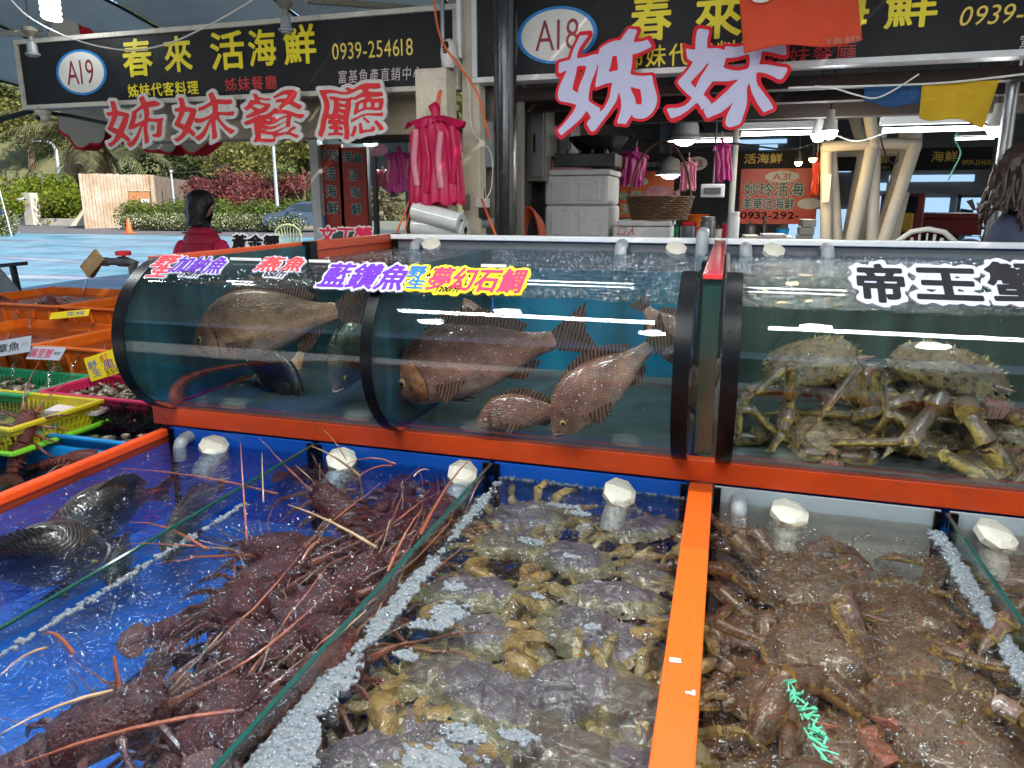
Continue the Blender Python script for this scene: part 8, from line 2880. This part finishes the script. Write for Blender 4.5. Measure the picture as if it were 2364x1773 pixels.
vs = [car_pt(i, s) for i in range(len(prof)) for s in (-1, -0.92, 0.92, 1)]
fs = []
n = len(prof)
for i in range(n - 1):
    for k in range(3):
        fs.append((i * 4 + k, i * 4 + k + 1, i * 4 + k + 5, i * 4 + k + 4))
fs += [tuple(i * 4 for i in range(n)), tuple(i * 4 + 3 for i in range(n - 1, -1, -1)), tuple((0, 3, 2, 1)), ]
fs.append((0, 4 * (n - 1), 4 * (n - 1) + 3, 3))
MB().add(vs, fs).obj('body', 'car_blue', t, smooth=30, bevel=0.03, world=False)
MB().add([(0.83, -0.66, 1.40), (0.83, 0.66, 1.40), (1.27, 0.80, 1.08), (1.27, -0.80, 1.08)], [(0, 1, 2, 3)]).obj('windscreen', 'car_glass', t, world=False)
for s in (-1, 1):
    MB().add([(-1.2, s * 0.895, 1.06), (1.05, s * 0.895, 1.06), (0.70, s * 0.70, 1.42), (-0.9, s * 0.70, 1.44)], [(0, 1, 2, 3)]).obj('side_window', 'car_glass', t, world=False)
    MB().box((2.16, s * 0.66, 0.76), (0.16, 0.40, 0.14)).obj('headlight', 'chrome', t, bevel=0.02, world=False)
    MB().box((0.95, s * 1.0, 1.05), (0.16, 0.22, 0.13)).obj('mirror', 'car_blue', t, bevel=0.03, world=False)
    for x in (-1.4, 1.38):
        wv = MB().lathe([(0.16, -0.1), (0.30, -0.11), (0.335, -0.08), (0.335, 0.08), (0.30, 0.11), (0.16, 0.1)], 24, (x, s * 0.84, 0.335), Matrix.Rotation(R(90), 4, 'X')).obj('wheel', 'tyre', t, smooth=True, world=False)
        MB().lathe([(0.19, -0.115), (0.19, 0.115)], 16, (x, s * 0.84, 0.335), Matrix.Rotation(R(90), 4, 'X')).obj('rim', 'chrome', wv, smooth=True, world=False)
MB().box((2.27, 0, 0.66), (0.05, 0.85, 0.20)).obj('grille', 'steel_dark', t, bevel=0.02, world=False)
MB().box((2.29, 0, 0.42), (0.04, 0.46, 0.12)).obj('number_plate', 'white_print', t, world=False)
# olive plastic chair standing on the plaza
c = ad(622, 525, 14.5)
chair('olive plastic armchair standing on the blue plaza', (c.x, 14.5, 0.0), R(215), 'plastic_green', 1.2)
# folding stand at the far left behind the crates
t = thing('folding_stand', 'black railing and leaning grey board behind the orange crates', 'stand', ad(20, 600, 4.3))
MB().bar(ad(-10, 575, 4.3), ad(54, 569, 4.3), 0.05, 0.03).obj('bar', 'iron_black', t)
MB().bar(ad(27, 573, 4.3), ad(42, 640, 4.3), 0.03, 0.04).obj('post', 'iron_black', t)
a, b_ = ad(42, 640, 4.3), ad(45, 655, 4.3)
MB().bar(a, (a.x, a.y, 0), 0.03, 0.04).obj('leg', 'iron_black', t)
MB().prism([(0, 0), (0.45, 0.0), (0.05, 0.42), (-0.1, 0.42)], 0.02, frame_xz(ad(-28, 652, 4.1))).obj('board', 'cabinet_grey', t)
# ------------------------------------------------------------------ crates and tubs at the left
def crate(name, label, x0, x1, y0, y1, z1, h, m, taper=0.03, lattice=False, wmat='water_crate', wdrop=0.035, cat='crate', group=None, ribs=True, rim=0.02):
    t_ = thing(name, label, cat, ((x0 + x1) / 2, (y0 + y1) / 2, z1 - h), group=group)
    z0 = z1 - h
    th = 0.008
    T = [(x0, y0), (x1, y0), (x1, y1), (x0, y1)]
    Bt = [(x0 + taper, y0 + taper), (x1 - taper, y0 + taper), (x1 - taper, y1 - taper), (x0 + taper, y1 - taper)]
    cx, cy = (x0 + x1) / 2, (y0 + y1) / 2
    for k in range(4):
        a, b = Vector((*T[k], z1)), Vector((*T[(k + 1) % 4], z1))
        c, d = Vector((*Bt[(k + 1) % 4], z0)), Vector((*Bt[k], z0))
        nrm = Vector((cx, cy, 0)) - (a + b) / 2
        nrm.z = 0
        nrm.normalize()
        if lattice:
            mb = MB()
            n = max(6, int((b - a).length / 0.022))
            for i in range(n):
                p, q = a.lerp(b, (i + 0.5) / n), d.lerp(c, (i + 0.5) / n)
                mb.bar(p.lerp(q, 0.12), q, 0.006, 0.010)
            mb.bar(a.lerp(d, 0.1), b.lerp(c, 0.1), 0.010, 0.03)
            mb.bar(a.lerp(d, 0.6), b.lerp(c, 0.6), 0.006, 0.008)
            mb.obj('wall', m, t_)
        else:
            i = nrm * th
            mb = MB()
            mb.add([a, b, c, d, a + i, b + i, c + i, d + i], [(0, 3, 2, 1), (4, 5, 6, 7), (0, 1, 5, 4), (3, 7, 6, 2)])
            if ribs:
                n = max(3, int((b - a).length / 0.11))
                for j in range(n):
                    q = (j + 0.5) / n
                    mb.bar(a.lerp(b, q) - nrm * 0.006 + Vector((0, 0, -0.03)), d.lerp(c, q) - nrm * 0.006, 0.016, 0.016)
            mb.obj('wall', m, t_)
        mb = MB()
        mb.bar(a - nrm * rim * 0.3 - (b - a).normalized() * rim * 0.5, b - nrm * rim * 0.3 + (b - a).normalized() * rim * 0.5, rim, 0.014 + (k % 2) * 0.0016)
        mb.obj('rim', m, t_, bevel=0.004)
    MB().bb(x0 + taper + 0.001, x1 - taper - 0.001, y0 + taper + 0.001, y1 - taper - 0.001, z0, z0 + 0.008).obj('base', m, t_)
    if wmat:
        g_ = taper * wdrop / h + th + 0.001
        ripple(x0 + g_, x1 - g_, y0 + g_, y1 - g_, z1 - wdrop, 0.003, 40, 40, 25).obj('water', wmat, t_, smooth='all')
    return t_


def heap(parent, nm, x0, x1, y0, y1, z, n, kind, mat, seed, s):
    rnd = random.Random(seed)
    mb = MB()
    for _ in range(n):
        p = Vector((rnd.uniform(x0, x1), rnd.uniform(y0, y1), z + rnd.uniform(-0.03, 0.008)))
        if kind == 'shell':
            M = Euler((rnd.uniform(-.6, .6), rnd.uniform(-.6, .6), rnd.uniform(0, 6))).to_matrix().to_4x4()
            mb.ball(p, (s * rnd.uniform(.7, 1.2), s * rnd.uniform(.5, .8), s * 0.4), 8, 6, M)
        elif kind == 'shrimp':
            a = rnd.uniform(0, 6.28)
            d = Vector((math.cos(a), math.sin(a), 0))
            e = Vector((-d.y, d.x, rnd.uniform(-.3, .3)))
            mb.tube([p + d * s * (q - 0.5) * 2 + e * s * 0.5 * (1 - (2 * q - 1) ** 2) for q in (0, .25, .5, .75, 1)], [s * .12, s * .2, s * .2, s * .14, s * .03], 6)
            if rnd.random() < 0.35:
                mb.tube([p + d * s, p + d * s * 2.2 + e * s * 0.3 + Vector((0, 0, s * 0.2))], 0.0009, 3)
        elif kind == 'spike':
            for _k in range(7):
                cone(mb, p, (rnd.gauss(0, 1), rnd.gauss(0, 1), abs(rnd.gauss(0.4, .7))), s * 0.10, s * rnd.uniform(.8, 1.5), 4)
    return tag(mb.obj(nm, mat, parent, smooth=(kind != 'spike')), kind='stuff')


# rack the crates stand on
t = thing('crate_stand', 'stepped steel stand under the seafood crates', 'stand', (-2.9, 2.6, 0))
for (x0, x1, y0, y1, z) in ((-4.4, -1.88, 1.2, 2.33, 0.55), (-4.4, -1.88, 2.34, 2.98, 0.66), (-4.4, -1.90, 2.99, 3.75, 0.72)):
    MB().bb(x0, x1, y0, y1, z - 0.03, z - 0.001).obj('deck', 'steel_dark', t)
    for x in (x0 + 0.02, (x0 + x1) / 2, x1 - 0.06):
        MB().bb(x, x + 0.04, y0 + 0.02, y1 - 0.02, 0, z - 0.031).obj('leg', 'steel_dark', t)

GO = 'orange crates stepped up at the left'
c5l = crate('crate', 'orange crate with lobsters at the top left of the stack', -4.30, -3.50, 2.99, 3.66, 0.985, 0.25, 'crate_orange', group=GO)
heap(c5l, 'shrimp', -4.2, -3.58, 3.08, 3.58, 0.935, 110, 'shrimp', 'shrimp', 1, 0.045)
c5r = crate('crate', 'orange crate under the running water pipe', -3.46, -2.72, 2.99, 3.66, 0.985, 0.25, 'crate_orange', group=GO)
heap(c5r, 'shrimp', -3.40, -2.80, 3.08, 3.58, 0.935, 110, 'shrimp', 'shrimp', 2, 0.045)
c4l = crate('crate', 'orange crate holding the octopus price card', -3.72, -3.02, 2.42, 2.95, 0.905, 0.24, 'crate_orange', group=GO)
heap(c4l, 'shrimp', -3.65, -3.1, 2.5, 2.9, 0.84, 60, 'shrimp', 'shrimp', 3, 0.04)
c4r = crate('crate', 'orange crate with the yellow whelk price card', -2.98, -2.20, 2.42, 2.95, 0.905, 0.24, 'crate_orange', group=GO)
heap(c4r, 'shellfish', -2.92, -2.28, 2.5, 2.9, 0.845, 80, 'shell', 'shellfish', 4, 0.028)
# overflow spouts and streams of water
for k, (u0, v0, v1, Y) in enumerate(((44, 727, 765, 2.96), (82, 735, 752, 2.96), (220, 745, 772, 2.96), (44, 835, 862, 2.38), (182, 828, 868, 2.38), (128, 850, 885, 2.2))):
    a, b = at(u0, v0, Y), at(u0 - 6, v1, Y - 0.06)
    tag(MB().tube([a, a.lerp(b, .4) + Vector((0, -0.02, 0.01)), b + Vector((0, -0.02, 0)), b + Vector((0, -0.02, -0.05))], [0.010, 0.007, 0.006, 0.009], 8).obj('water_stream', 'bubble', smooth='all'),
        'thin stream of water spilling from the %s' % ('left end of the top left orange crate', 'right end of the top left orange crate', 'orange crate under the pipe', 'octopus crate into the green basket', 'whelk crate beside its price card', 'green net into the basket')[k], 'water stream')
# green, pink and yellow baskets, blue tubs
cg = crate('basket', 'green basket of clams under the orange crates', -3.25, -2.63, 2.04, 2.36, 0.80, 0.14, 'crate_green', lattice=True, cat='basket', group='plastic baskets')
heap(cg, 'clam', -3.2, -2.7, 2.08, 2.32, 0.765, 130, 'shell', 'shellfish', 5, 0.024)
cp = crate('basket', 'crimson basket of whelks beside the green one', -2.60, -1.98, 2.10, 2.39, 0.80, 0.14, 'crate_pink', lattice=True, cat='basket', group='plastic baskets')
heap(cp, 'whelk', -2.55, -2.03, 2.13, 2.36, 0.775, 150, 'shell', 'shellfish', 6, 0.020)
cy = crate('basket', 'yellow basket nested over a lime green one', -2.78, -2.27, 1.70, 2.06, 0.80, 0.10, 'crate_yellow', lattice=True, cat='basket', group='plastic baskets')
heap(cy, 'clam', -2.72, -2.33, 1.76, 2.02, 0.735, 60, 'shell', 'shellfish', 7, 0.024)
a = atz(118, 948, 0.775)
MB().box((a.x + 0.06, a.y + 0.06, 0.766), (0.20, 0.09, 0.012), (0, 0.05, 0.3)).obj('wet_card', 'paper_pink', cy)
cl = crate('basket', 'lime green basket showing under the yellow one', -2.795, -2.255, 1.685, 2.075, 0.722, 0.03, 'crate_lime', wmat=None, cat='basket', group='plastic baskets', ribs=False)
GB = 'blue tubs nearest the troughs'
tb1 = crate('tub', 'blue tub of black seaweed and flat fish beside the bulging tank', -2.42, -1.86, 1.86, 2.40, 0.73, 0.17, 'crate_blue', cat='tub', group=GB, ribs=False)
heap(tb1, 'seaweed', -2.30, -1.95, 2.03, 2.33, 0.73, 330, 'spike', 'urchin', 8, 0.030)
heap(tb1, 'seaweed', -2.25, -2.0, 2.08, 2.28, 0.765, 220, 'spike', 'urchin', 9, 0.030)
heap(tb1, 'clam', -2.38, -1.92, 1.89, 2.02, 0.69, 45, 'shell', 'shellfish', 10, 0.028)
tb2 = crate('tub', 'blue tub under the lime basket at the left edge', -3.0, -2.44, 1.62, 2.08, 0.69, 0.14, 'crate_blue', cat='tub', group=GB, ribs=False)
tb3 = crate('tub', 'low blue tub of lobsters along the orange side rail', -2.45, -1.865, 1.24, 1.84, 0.69, 0.14, 'crate_blue', cat='tub', group=GB, ribs=False)
heap(tb3, 'shrimp', -2.4, -1.9, 1.3, 1.8, 0.625, 60, 'shrimp', 'urchin', 11, 0.06)
tb4 = crate('tub', 'blue tub in the left corner in front of the lime basket', -3.1, -2.48, 1.20, 1.60, 0.66, 0.11, 'crate_blue', cat='tub', group=GB, ribs=False)
# lobsters outside the troughs
p = atz(72, 1010, 0.74)
dup(lp[0], (p.x + 0.01, p.y - 0.05, 0.735), (R(10), R(-52), R(105)), 'dark lobster propped head up against the yellow basket', 'lobsters among the tubs', 0.75)
p = atz(160, 1060, 0.67)
dup(lp[1], (p.x, p.y, 0.665), (0, R(-4), R(20)), 'red lobster half under water in the low blue tub', 'lobsters among the tubs', 0.7)
p = atz(25, 700, 0.97)
dup(lp[2], (p.x, p.y - 0.05, 0.985), (0, R(-14), R(200)), 'lobster climbing in the top left orange crate', 'lobsters among the tubs', 0.8)
p = atz(170, 690, 0.97)
dup(lp[0], (p.x, p.y - 0.15, 0.955), (0, R(-10), R(150)), 'lobster raising its feelers beside the falling water', 'lobsters among the tubs', 0.75)
# green net scrap
a = at(112, 868, 2.36)
t = thing('net_scrap', 'green net hanging from an orange crate corner', 'net', a)
rnd = random.Random(2)
for k in range(22):
    p0 = Vector((a.x + rnd.uniform(-.03, .05), 2.375, a.z + rnd.uniform(-.05, .05)))
    MB().tube([p0 + Vector((rnd.uniform(-.04, .04), rnd.uniform(-.02, .01), rnd.uniform(-.04, .04))) for _ in range(4)], 0.0014, 4).obj('strand', 'net_green', t)

# water pipe over the crates
Y = 3.42
t = thing('water_pipe', 'grey tap pipe with a wooden flap pouring water into a crate', 'pipe', (at(318, 700, Y).x, Y, 0))
e0, e1, e2 = at(316, 700, Y), at(314, 605, Y), at(232, 603, Y)
MB().tube([(e0.x, Y, 0), (e0.x, Y, e1.z - 0.03), (e1.x - 0.012, Y, e1.z - 0.006), (e1.x - 0.04, Y, e1.z), (e2.x, Y, e2.z), at(222, 612, Y), at(208, 634, Y)], [.026, .026, .026, .022, .022, .028, .028], 12).obj('pipe', 'pvc_dark', t, smooth=True)
for (u, r_) in ((284, .03), (240, .027)):
    a = at(u, 604, Y)
    MB().tube([(a.x - 0.03, Y, a.z), (a.x + 0.03, Y, a.z)], r_, 12).obj('joint', 'pvc_dark', t, smooth=True)
a = at(285, 590, Y)
MB().lathe([(0.012, -0.03), (0.012, 0.0), (0.042, 0.002), (0.045, 0.022), (0.035, 0.028)], 10, a).obj('tap_knob', 'cut_red', t, smooth=True)
MB().bar(at(196, 628, Y - 0.035), at(230, 588, Y - 0.035), 0.016, 0.085).obj('wooden_flap', 'bamboo', t)
a, b = at(207, 634, Y), at(195, 690, Y)
MB().tube([a, a.lerp(b, .2), a.lerp(b, .55) + Vector((-0.01, 0, 0)), b + Vector((0, 0, 0.02)), b + Vector((0, 0, -0.04))], [.020, .014, .011, .012, .018], 10).obj('falling_water', 'bubble', t, smooth='all')


# ------------------------------------------------------------------ price cards
def card(label, corners, Y, dY, m, texts, group='price cards on the crates'):
    """flat card: photo-pixel corners TL, TR, BR, BL; texts in unit-square coordinates"""
    tl, tr, br, bl_ = [at(u, v, Y + d) for (u, v), d in zip(corners, dY)]
    bl2 = tl + (br - tr)
    t_ = thing('price_card', label, 'price card', (bl2 + br) / 2, group=group)
    r, u_ = (tr - tl), (tl - bl2)
    n = r.cross(u_).normalized()
    if n.y > 0:
        n = -n
    c = [bl2, bl2 + r, bl2 + r + u_, bl2 + u_]
    MB().add([p for p in c] + [p - n * 0.004 for p in c], [(0, 1, 2, 3), (7, 6, 5, 4), (0, 4, 5, 1), (1, 5, 6, 2), (2, 6, 7, 3), (3, 7, 4, 0)]).obj('card', m, t_)
    for (s, x, y, w_, h, mat, bold) in texts:
        M = Matrix((r.normalized(), u_.normalized(), n)).transposed().to_4x4()
        M.translation = bl2 + r * x + u_ * y + n * 0.0015
        mb = MB()
        write(mb, s, M, h * u_.length, width=w_ * r.length, bold=bold)
        mb.obj('lettering', mat, t_)
    MB().tube([(tl + tr) / 2 + n * 0.004, (tl + tr) / 2 + Vector((0, 0.004, 0.03))], 0.0015, 4).obj('peg', 'bamboo', t_)
    return t_


o_ = card('yellow price card with an oval on the top right orange crate', [(118, 722), (207, 713), (202, 729), (113, 745)], 2.92, (0, 0, -.02, -.02), 'card_yellow', [('花枝', 0.42, 0.25, 0.50, 0.7, 'blue_print', 0.0)])
card('white octopus price card at the left picture edge', [(-30, 792), (71, 775), (68, 812), (-33, 835)], 2.34, (0, 0, -.03, -.03), 'card_white', [('大章魚', -0.02, 0.25, 0.80, 0.62, 'ink', 0.0), ('250', 0.80, 0.5, 0.17, 0.3, 'grey_print', 0.0)])
card('white card with pink characters on the orange crate', [(76, 799), (153, 802), (136, 832), (61, 829)], 2.34, (0, 0, -.03, -.03), 'card_white', [('萬里蟹', 0.05, 0.2, 0.66, 0.75, 'pink_print', 0.0), ('450', 0.74, 0.4, 0.2, 0.35, 'ink', 0.0)])
card('yellow whelk price card marked 550 beside the bulging tank', [(193, 828), (292, 795), (310, 850), (215, 886)], 2.33, (0, 0, -.02, -.02), 'card_yellow', [('野', 0.04, 0.50, 0.22, 0.36, 'blue_print', 0.0), ('生', 0.08, 0.16, 0.22, 0.36, 'blue_print', 0.0), ('紅', 0.34, 0.66, 0.22, 0.3, 'red_print', 0.0), ('風螺', 0.36, 0.30, 0.56, 0.42, 'purple_print', 0.0), ('550', 0.38, 0.06, 0.34, 0.26, 'ink', 0.0)])
# cut-out name signs on the rim of the tall tanks
TH_L = R(52)


def tank_sign(label, blocks, margin, backing, jag, seed):
    """blocks: (text, u0, u1, vt, vb, face material, bold, shear) in display pixels; sign leans on the curved glass"""
    y0, z0 = arc(TH_L, 0.016)
    P0 = Vector((0, y0, z0))
    U = Vector((0, math.sin(TH_L), math.cos(TH_L)))
    n = Vector((0, -math.cos(TH_L), math.sin(TH_L)))

    def hit(u, v):
        d = FW + RT * ((u * DD - CX) / FPX) - UP * ((v * DD - CY) / FPX)
        s = (P0 - CAM).dot(n) / d.dot(n)
        q = CAM + d * s - P0
        return q.x, q.dot(U)
    allx = [hit((b[1] + b[2]) / 2, (b[3] + b[4]) / 2)[0] for b in blocks]
    X0 = sum(allx) / len(allx)
    t_ = thing('name_sign', label, 'sign', (X0, y0, z0), group='cut-out name signs on the tanks')
    M = Matrix((Vector((1, 0, 0)), U, n)).transposed().to_4x4()
    items_all, faces = [], []
    for (txt, u0, u1, vt, vb, m, bold, sh) in blocks:
        um, vm = (u0 + u1) / 2, (vt + vb) / 2
        xa, xb = hit(u0, vm)[0] - X0, hit(u1, vm)[0] - X0
        ya, yb = hit(um, vb)[1], hit(um, vt)[1]
        lay, tot = layout(txt)
        sx = (xb - xa) / tot
        cjk = ord(txt[0]) > 0x2e80
        sy = (yb - ya) / (0.92 if cjk else 0.70)
        its = [(ch, xa + x * sx, ya + (0.08 * sy if cjk else 0), sx, sy, sh) for ch, x in lay]
        items_all += its
        faces.append((its, m, bold))
    xs0 = [i[1] for i in items_all] + [i[1] + i[3] for i in items_all]
    ys0 = [i[2] - 0.1 * i[4] for i in items_all] + [i[2] + 0.9 * i[4] for i in items_all]
    res = 0.0022
    xs = np.arange(min(xs0) - 0.03, max(xs0) + 0.03, res)
    ys = np.arange(min(ys0) - 0.015, max(ys0) + 0.015, res)
    F = sdf_of(items_all, xs, ys)
    X, Y_ = np.meshgrid(xs, ys)
    G = F + jag * (np.abs(((X * 1.3 + Y_) / 0.041 + seed) % 1 - 0.5) + np.abs(((Y_ * 1.2 - X) / 0.047 + seed) % 1 - 0.5) - 0.5)
    field_mesh(G, xs, ys, margin, 0, 0.004, M).obj('backing', backing, t_, world=False)
    for its, m, bold in faces:
        xs1 = np.arange(min(i[1] for i in its) - 0.02, max(i[1] + i[3] for i in its) + 0.02, 0.0016)
        ys1 = np.arange(min(i[2] - 0.1 * i[4] for i in its) - 0.004, max(i[2] + 0.9 * i[4] for i in its) + 0.004, 0.0016)
        field_mesh(sdf_of(its, xs1, ys1), xs1, ys1, bold, 0.0042, 0.0055, M).obj('lettering', m, t_, world=False)
    return t_


tank_sign('white edged sign with red and purple characters marked 750 at the left end', [('野', 338, 384, 553, 579, 'cut_red', 0.0012, 0.25), ('生', 326, 372, 576, 601, 'cut_red', 0.0012, 0.25), ('加納魚', 378, 490, 557, 592, 'purple_print', 0.0014, 0.25), ('750/斤', 392, 436, 588, 599, 'ink', 0.0006, 0.2)], 0.006, 'card_white', 0.004, 0.2)
tank_sign('white edged sign with two red characters marked 650', [('燕', 560, 610, 557, 588, 'cut_red', 0.0016, 0.2), ('魚', 614, 660, 558, 588, 'cut_red', 0.0016, 0.2), ('650/斤', 574, 620, 587, 600, 'ink', 0.0006, 0.2)], 0.006, 'card_white', 0.004, 0.5)
tank_sign('lilac sign with three large purple characters', [('藍鑽魚', 698, 884, 573, 626, 'purple_print', 0.0022, 0.15)], 0.009, 'cut_lilac', 0.006, 0.3)
tank_sign('yellow sign with blue and pink characters marked 1200', [('野', 884, 922, 577, 602, 'blue_print', 0.0016, 0), ('生', 880, 920, 604, 626, 'blue_print', 0.0016, 0), ('夢幻石鯛', 926, 1136, 582, 632, 'pink_print', 0.0022, 0.1), ('1200/斤', 944, 996, 622, 633, 'ink', 0.0006, 0.2)], 0.010, 'card_yellow', 0.007, 0.8)
tank_sign('large white sign with bold black characters on the king crab tank', [('帝', 1846, 1958, 576, 654, 'ink', 0.004, 0), ('王', 1972, 2120, 580, 652, 'ink', 0.004, 0), ('蟹', 2130, 2270, 572, 654, 'ink', 0.0035, 0)], 0.017, 'card_white', 0.012, 0.6)
for k, (u0, v0, u1, v1) in enumerate(((532, 559, 602, 563), (714, 563, 762, 567), (1112, 584, 1170, 586))):
    a, b = at(u0, v0, 1.90), at(u1, v1, 1.90)
    tag(MB().bar((a.x, 1.895, 1.374), (b.x, 1.895, 1.374), 0.006, 0.008).obj('stick', 'white_print'), 'thin white stick on the tank rim %s' % ('between the 750 and 650 signs', 'left of the lilac sign', 'right of the yellow sign')[k], 'stick')
# signs standing behind the brown rail
for (txt, u0, u1, vt, vb, Y, bk, fc, lb) in (('黃金蟹', 503, 606, 508, 538, 3.35, 'white_print', 'ink', 'black and white cut-out sign behind the brown rail'), ('文丁蟹', 690, 806, 490, 524, 4.1, 'white_print', 'pink_print', 'pink and white cut-out sign beside the red panels')):
    x0, x1 = ad(u0, vb, Y).x, ad(u1, vb, Y).x
    z0, z1 = ad((u0 + u1) / 2, vb, Y).z, ad((u0 + u1) / 2, vt, Y).z
    t = thing('name_sign', lb, 'sign', ((x0 + x1) / 2, Y, z0))
    sx, sy = (x1 - x0) / 3, (z1 - z0) / 0.92
    cutout([(ch, x0 + k * sx - (x0 + x1) / 2, 0.08 * sy, sx, sy, 0.15) for k, ch in enumerate(txt)], 0.010, frame_xz((0, 0, 0)), 0.006, bk, fc, t, bold=0.003, res=0.005, jag=0.012, world=False)
    MB().tube([(0, 0.005, 0.02), (0, 0.012, -0.25)], 0.006, 6).obj('stake', 'bamboo', t, world=False)
# ------------------------------------------------------------------ strip lights hung above the tanks (seen as streaks on the curved glass)
def strip_light(name, label, x0, x1, y, z, power, visible_len=None):
    t = thing(name, label, 'lamp', ((x0 + x1) / 2, y, z), group='strip lights over the tanks')
    MB().bb(x0 - 0.03, x1 + 0.03, y - 0.03, y + 0.03, z + 0.02, z + 0.06).obj('housing', 'lamp_grey', t)
    MB().tube([(x0, y, z), (x1, y, z)], 0.013, 8).obj('tube', 'lamp_tube', t, smooth=True)
    for x in (x0 + 0.1, x1 - 0.1):
        MB().tube([(x, y, z + 0.06), (x, y, 3.4)], 0.004, 5).obj('hanger', 'cable_white', t)
    ld = bpy.data.lights.new(name, 'AREA')
    ld.shape = 'RECTANGLE'
    ld.size = x1 - x0
    ld.size_y = 0.05
    ld.energy = power
    ld.color = (0.93, 0.98, 1.0)
    lo = bpy.data.objects.new('tube_light', ld)
    COL.objects.link(lo)
    lo.parent = t
    lo.location = (0, 0, -0.016)
    return t


strip_light('strip_light', 'strip light above the lobster and crab troughs', -1.6, -0.3, 0.95, 2.62, 20)
strip_light('strip_light', 'strip light above the king crab trough', 0.2, 1.5, 0.95, 2.62, 15)
strip_light('strip_light', 'strip light above the rear of the bream tank', -1.7, -0.4, 2.45, 2.62, 10)
strip_light('strip_light', 'strip light above the rear of the king crab tank', 0.1, 1.4, 2.45, 2.62, 9)
strip_light('strip_light', 'strip light above the orange crates', -3.6, -2.4, 1.9, 2.75, 16)
for k, (x, y, z, lb) in enumerate(((-1.35, 0.75, 2.35, 'bulb hung over the dark fish trough'), (-0.9, 1.25, 2.45, 'bulb hung over the lobster trough'), (-0.3, 0.7, 2.4, 'bulb hung over the crab trough'), (0.35, 1.2, 2.45, 'bulb hung over the king crab trough'), (0.8, 0.8, 2.35, 'bulb hung over the rightmost trough'))):
    t_ = thing('light_bulb', lb, 'lamp', (x, y, z), group='bulbs hung over the troughs')
    MB().ball((x, y, z), (0.035, 0.035, 0.04), 14, 10).obj('globe', 'lamp_lit', t_, smooth='all')
    MB().lathe([(0.030, 0.030), (0.018, 0.07), (0.016, 0.10)], 14, (x, y, z)).obj('neck', 'plastic_white', t_, smooth=True)
    MB().tube([(x, y, z + 0.09), (x, y, 3.4)], 0.004, 5).obj('cord', 'cable_black', t_)
    ld = bpy.data.lights.new('bulb', 'POINT')
    ld.energy, ld.shadow_soft_size, ld.color = 8, 0.06, (0.95, 0.98, 1)
    lo = bpy.data.objects.new('bulb_glow', ld)
    COL.objects.link(lo)
    lo.parent = t_
    lo.location = (0, 0, -0.11)
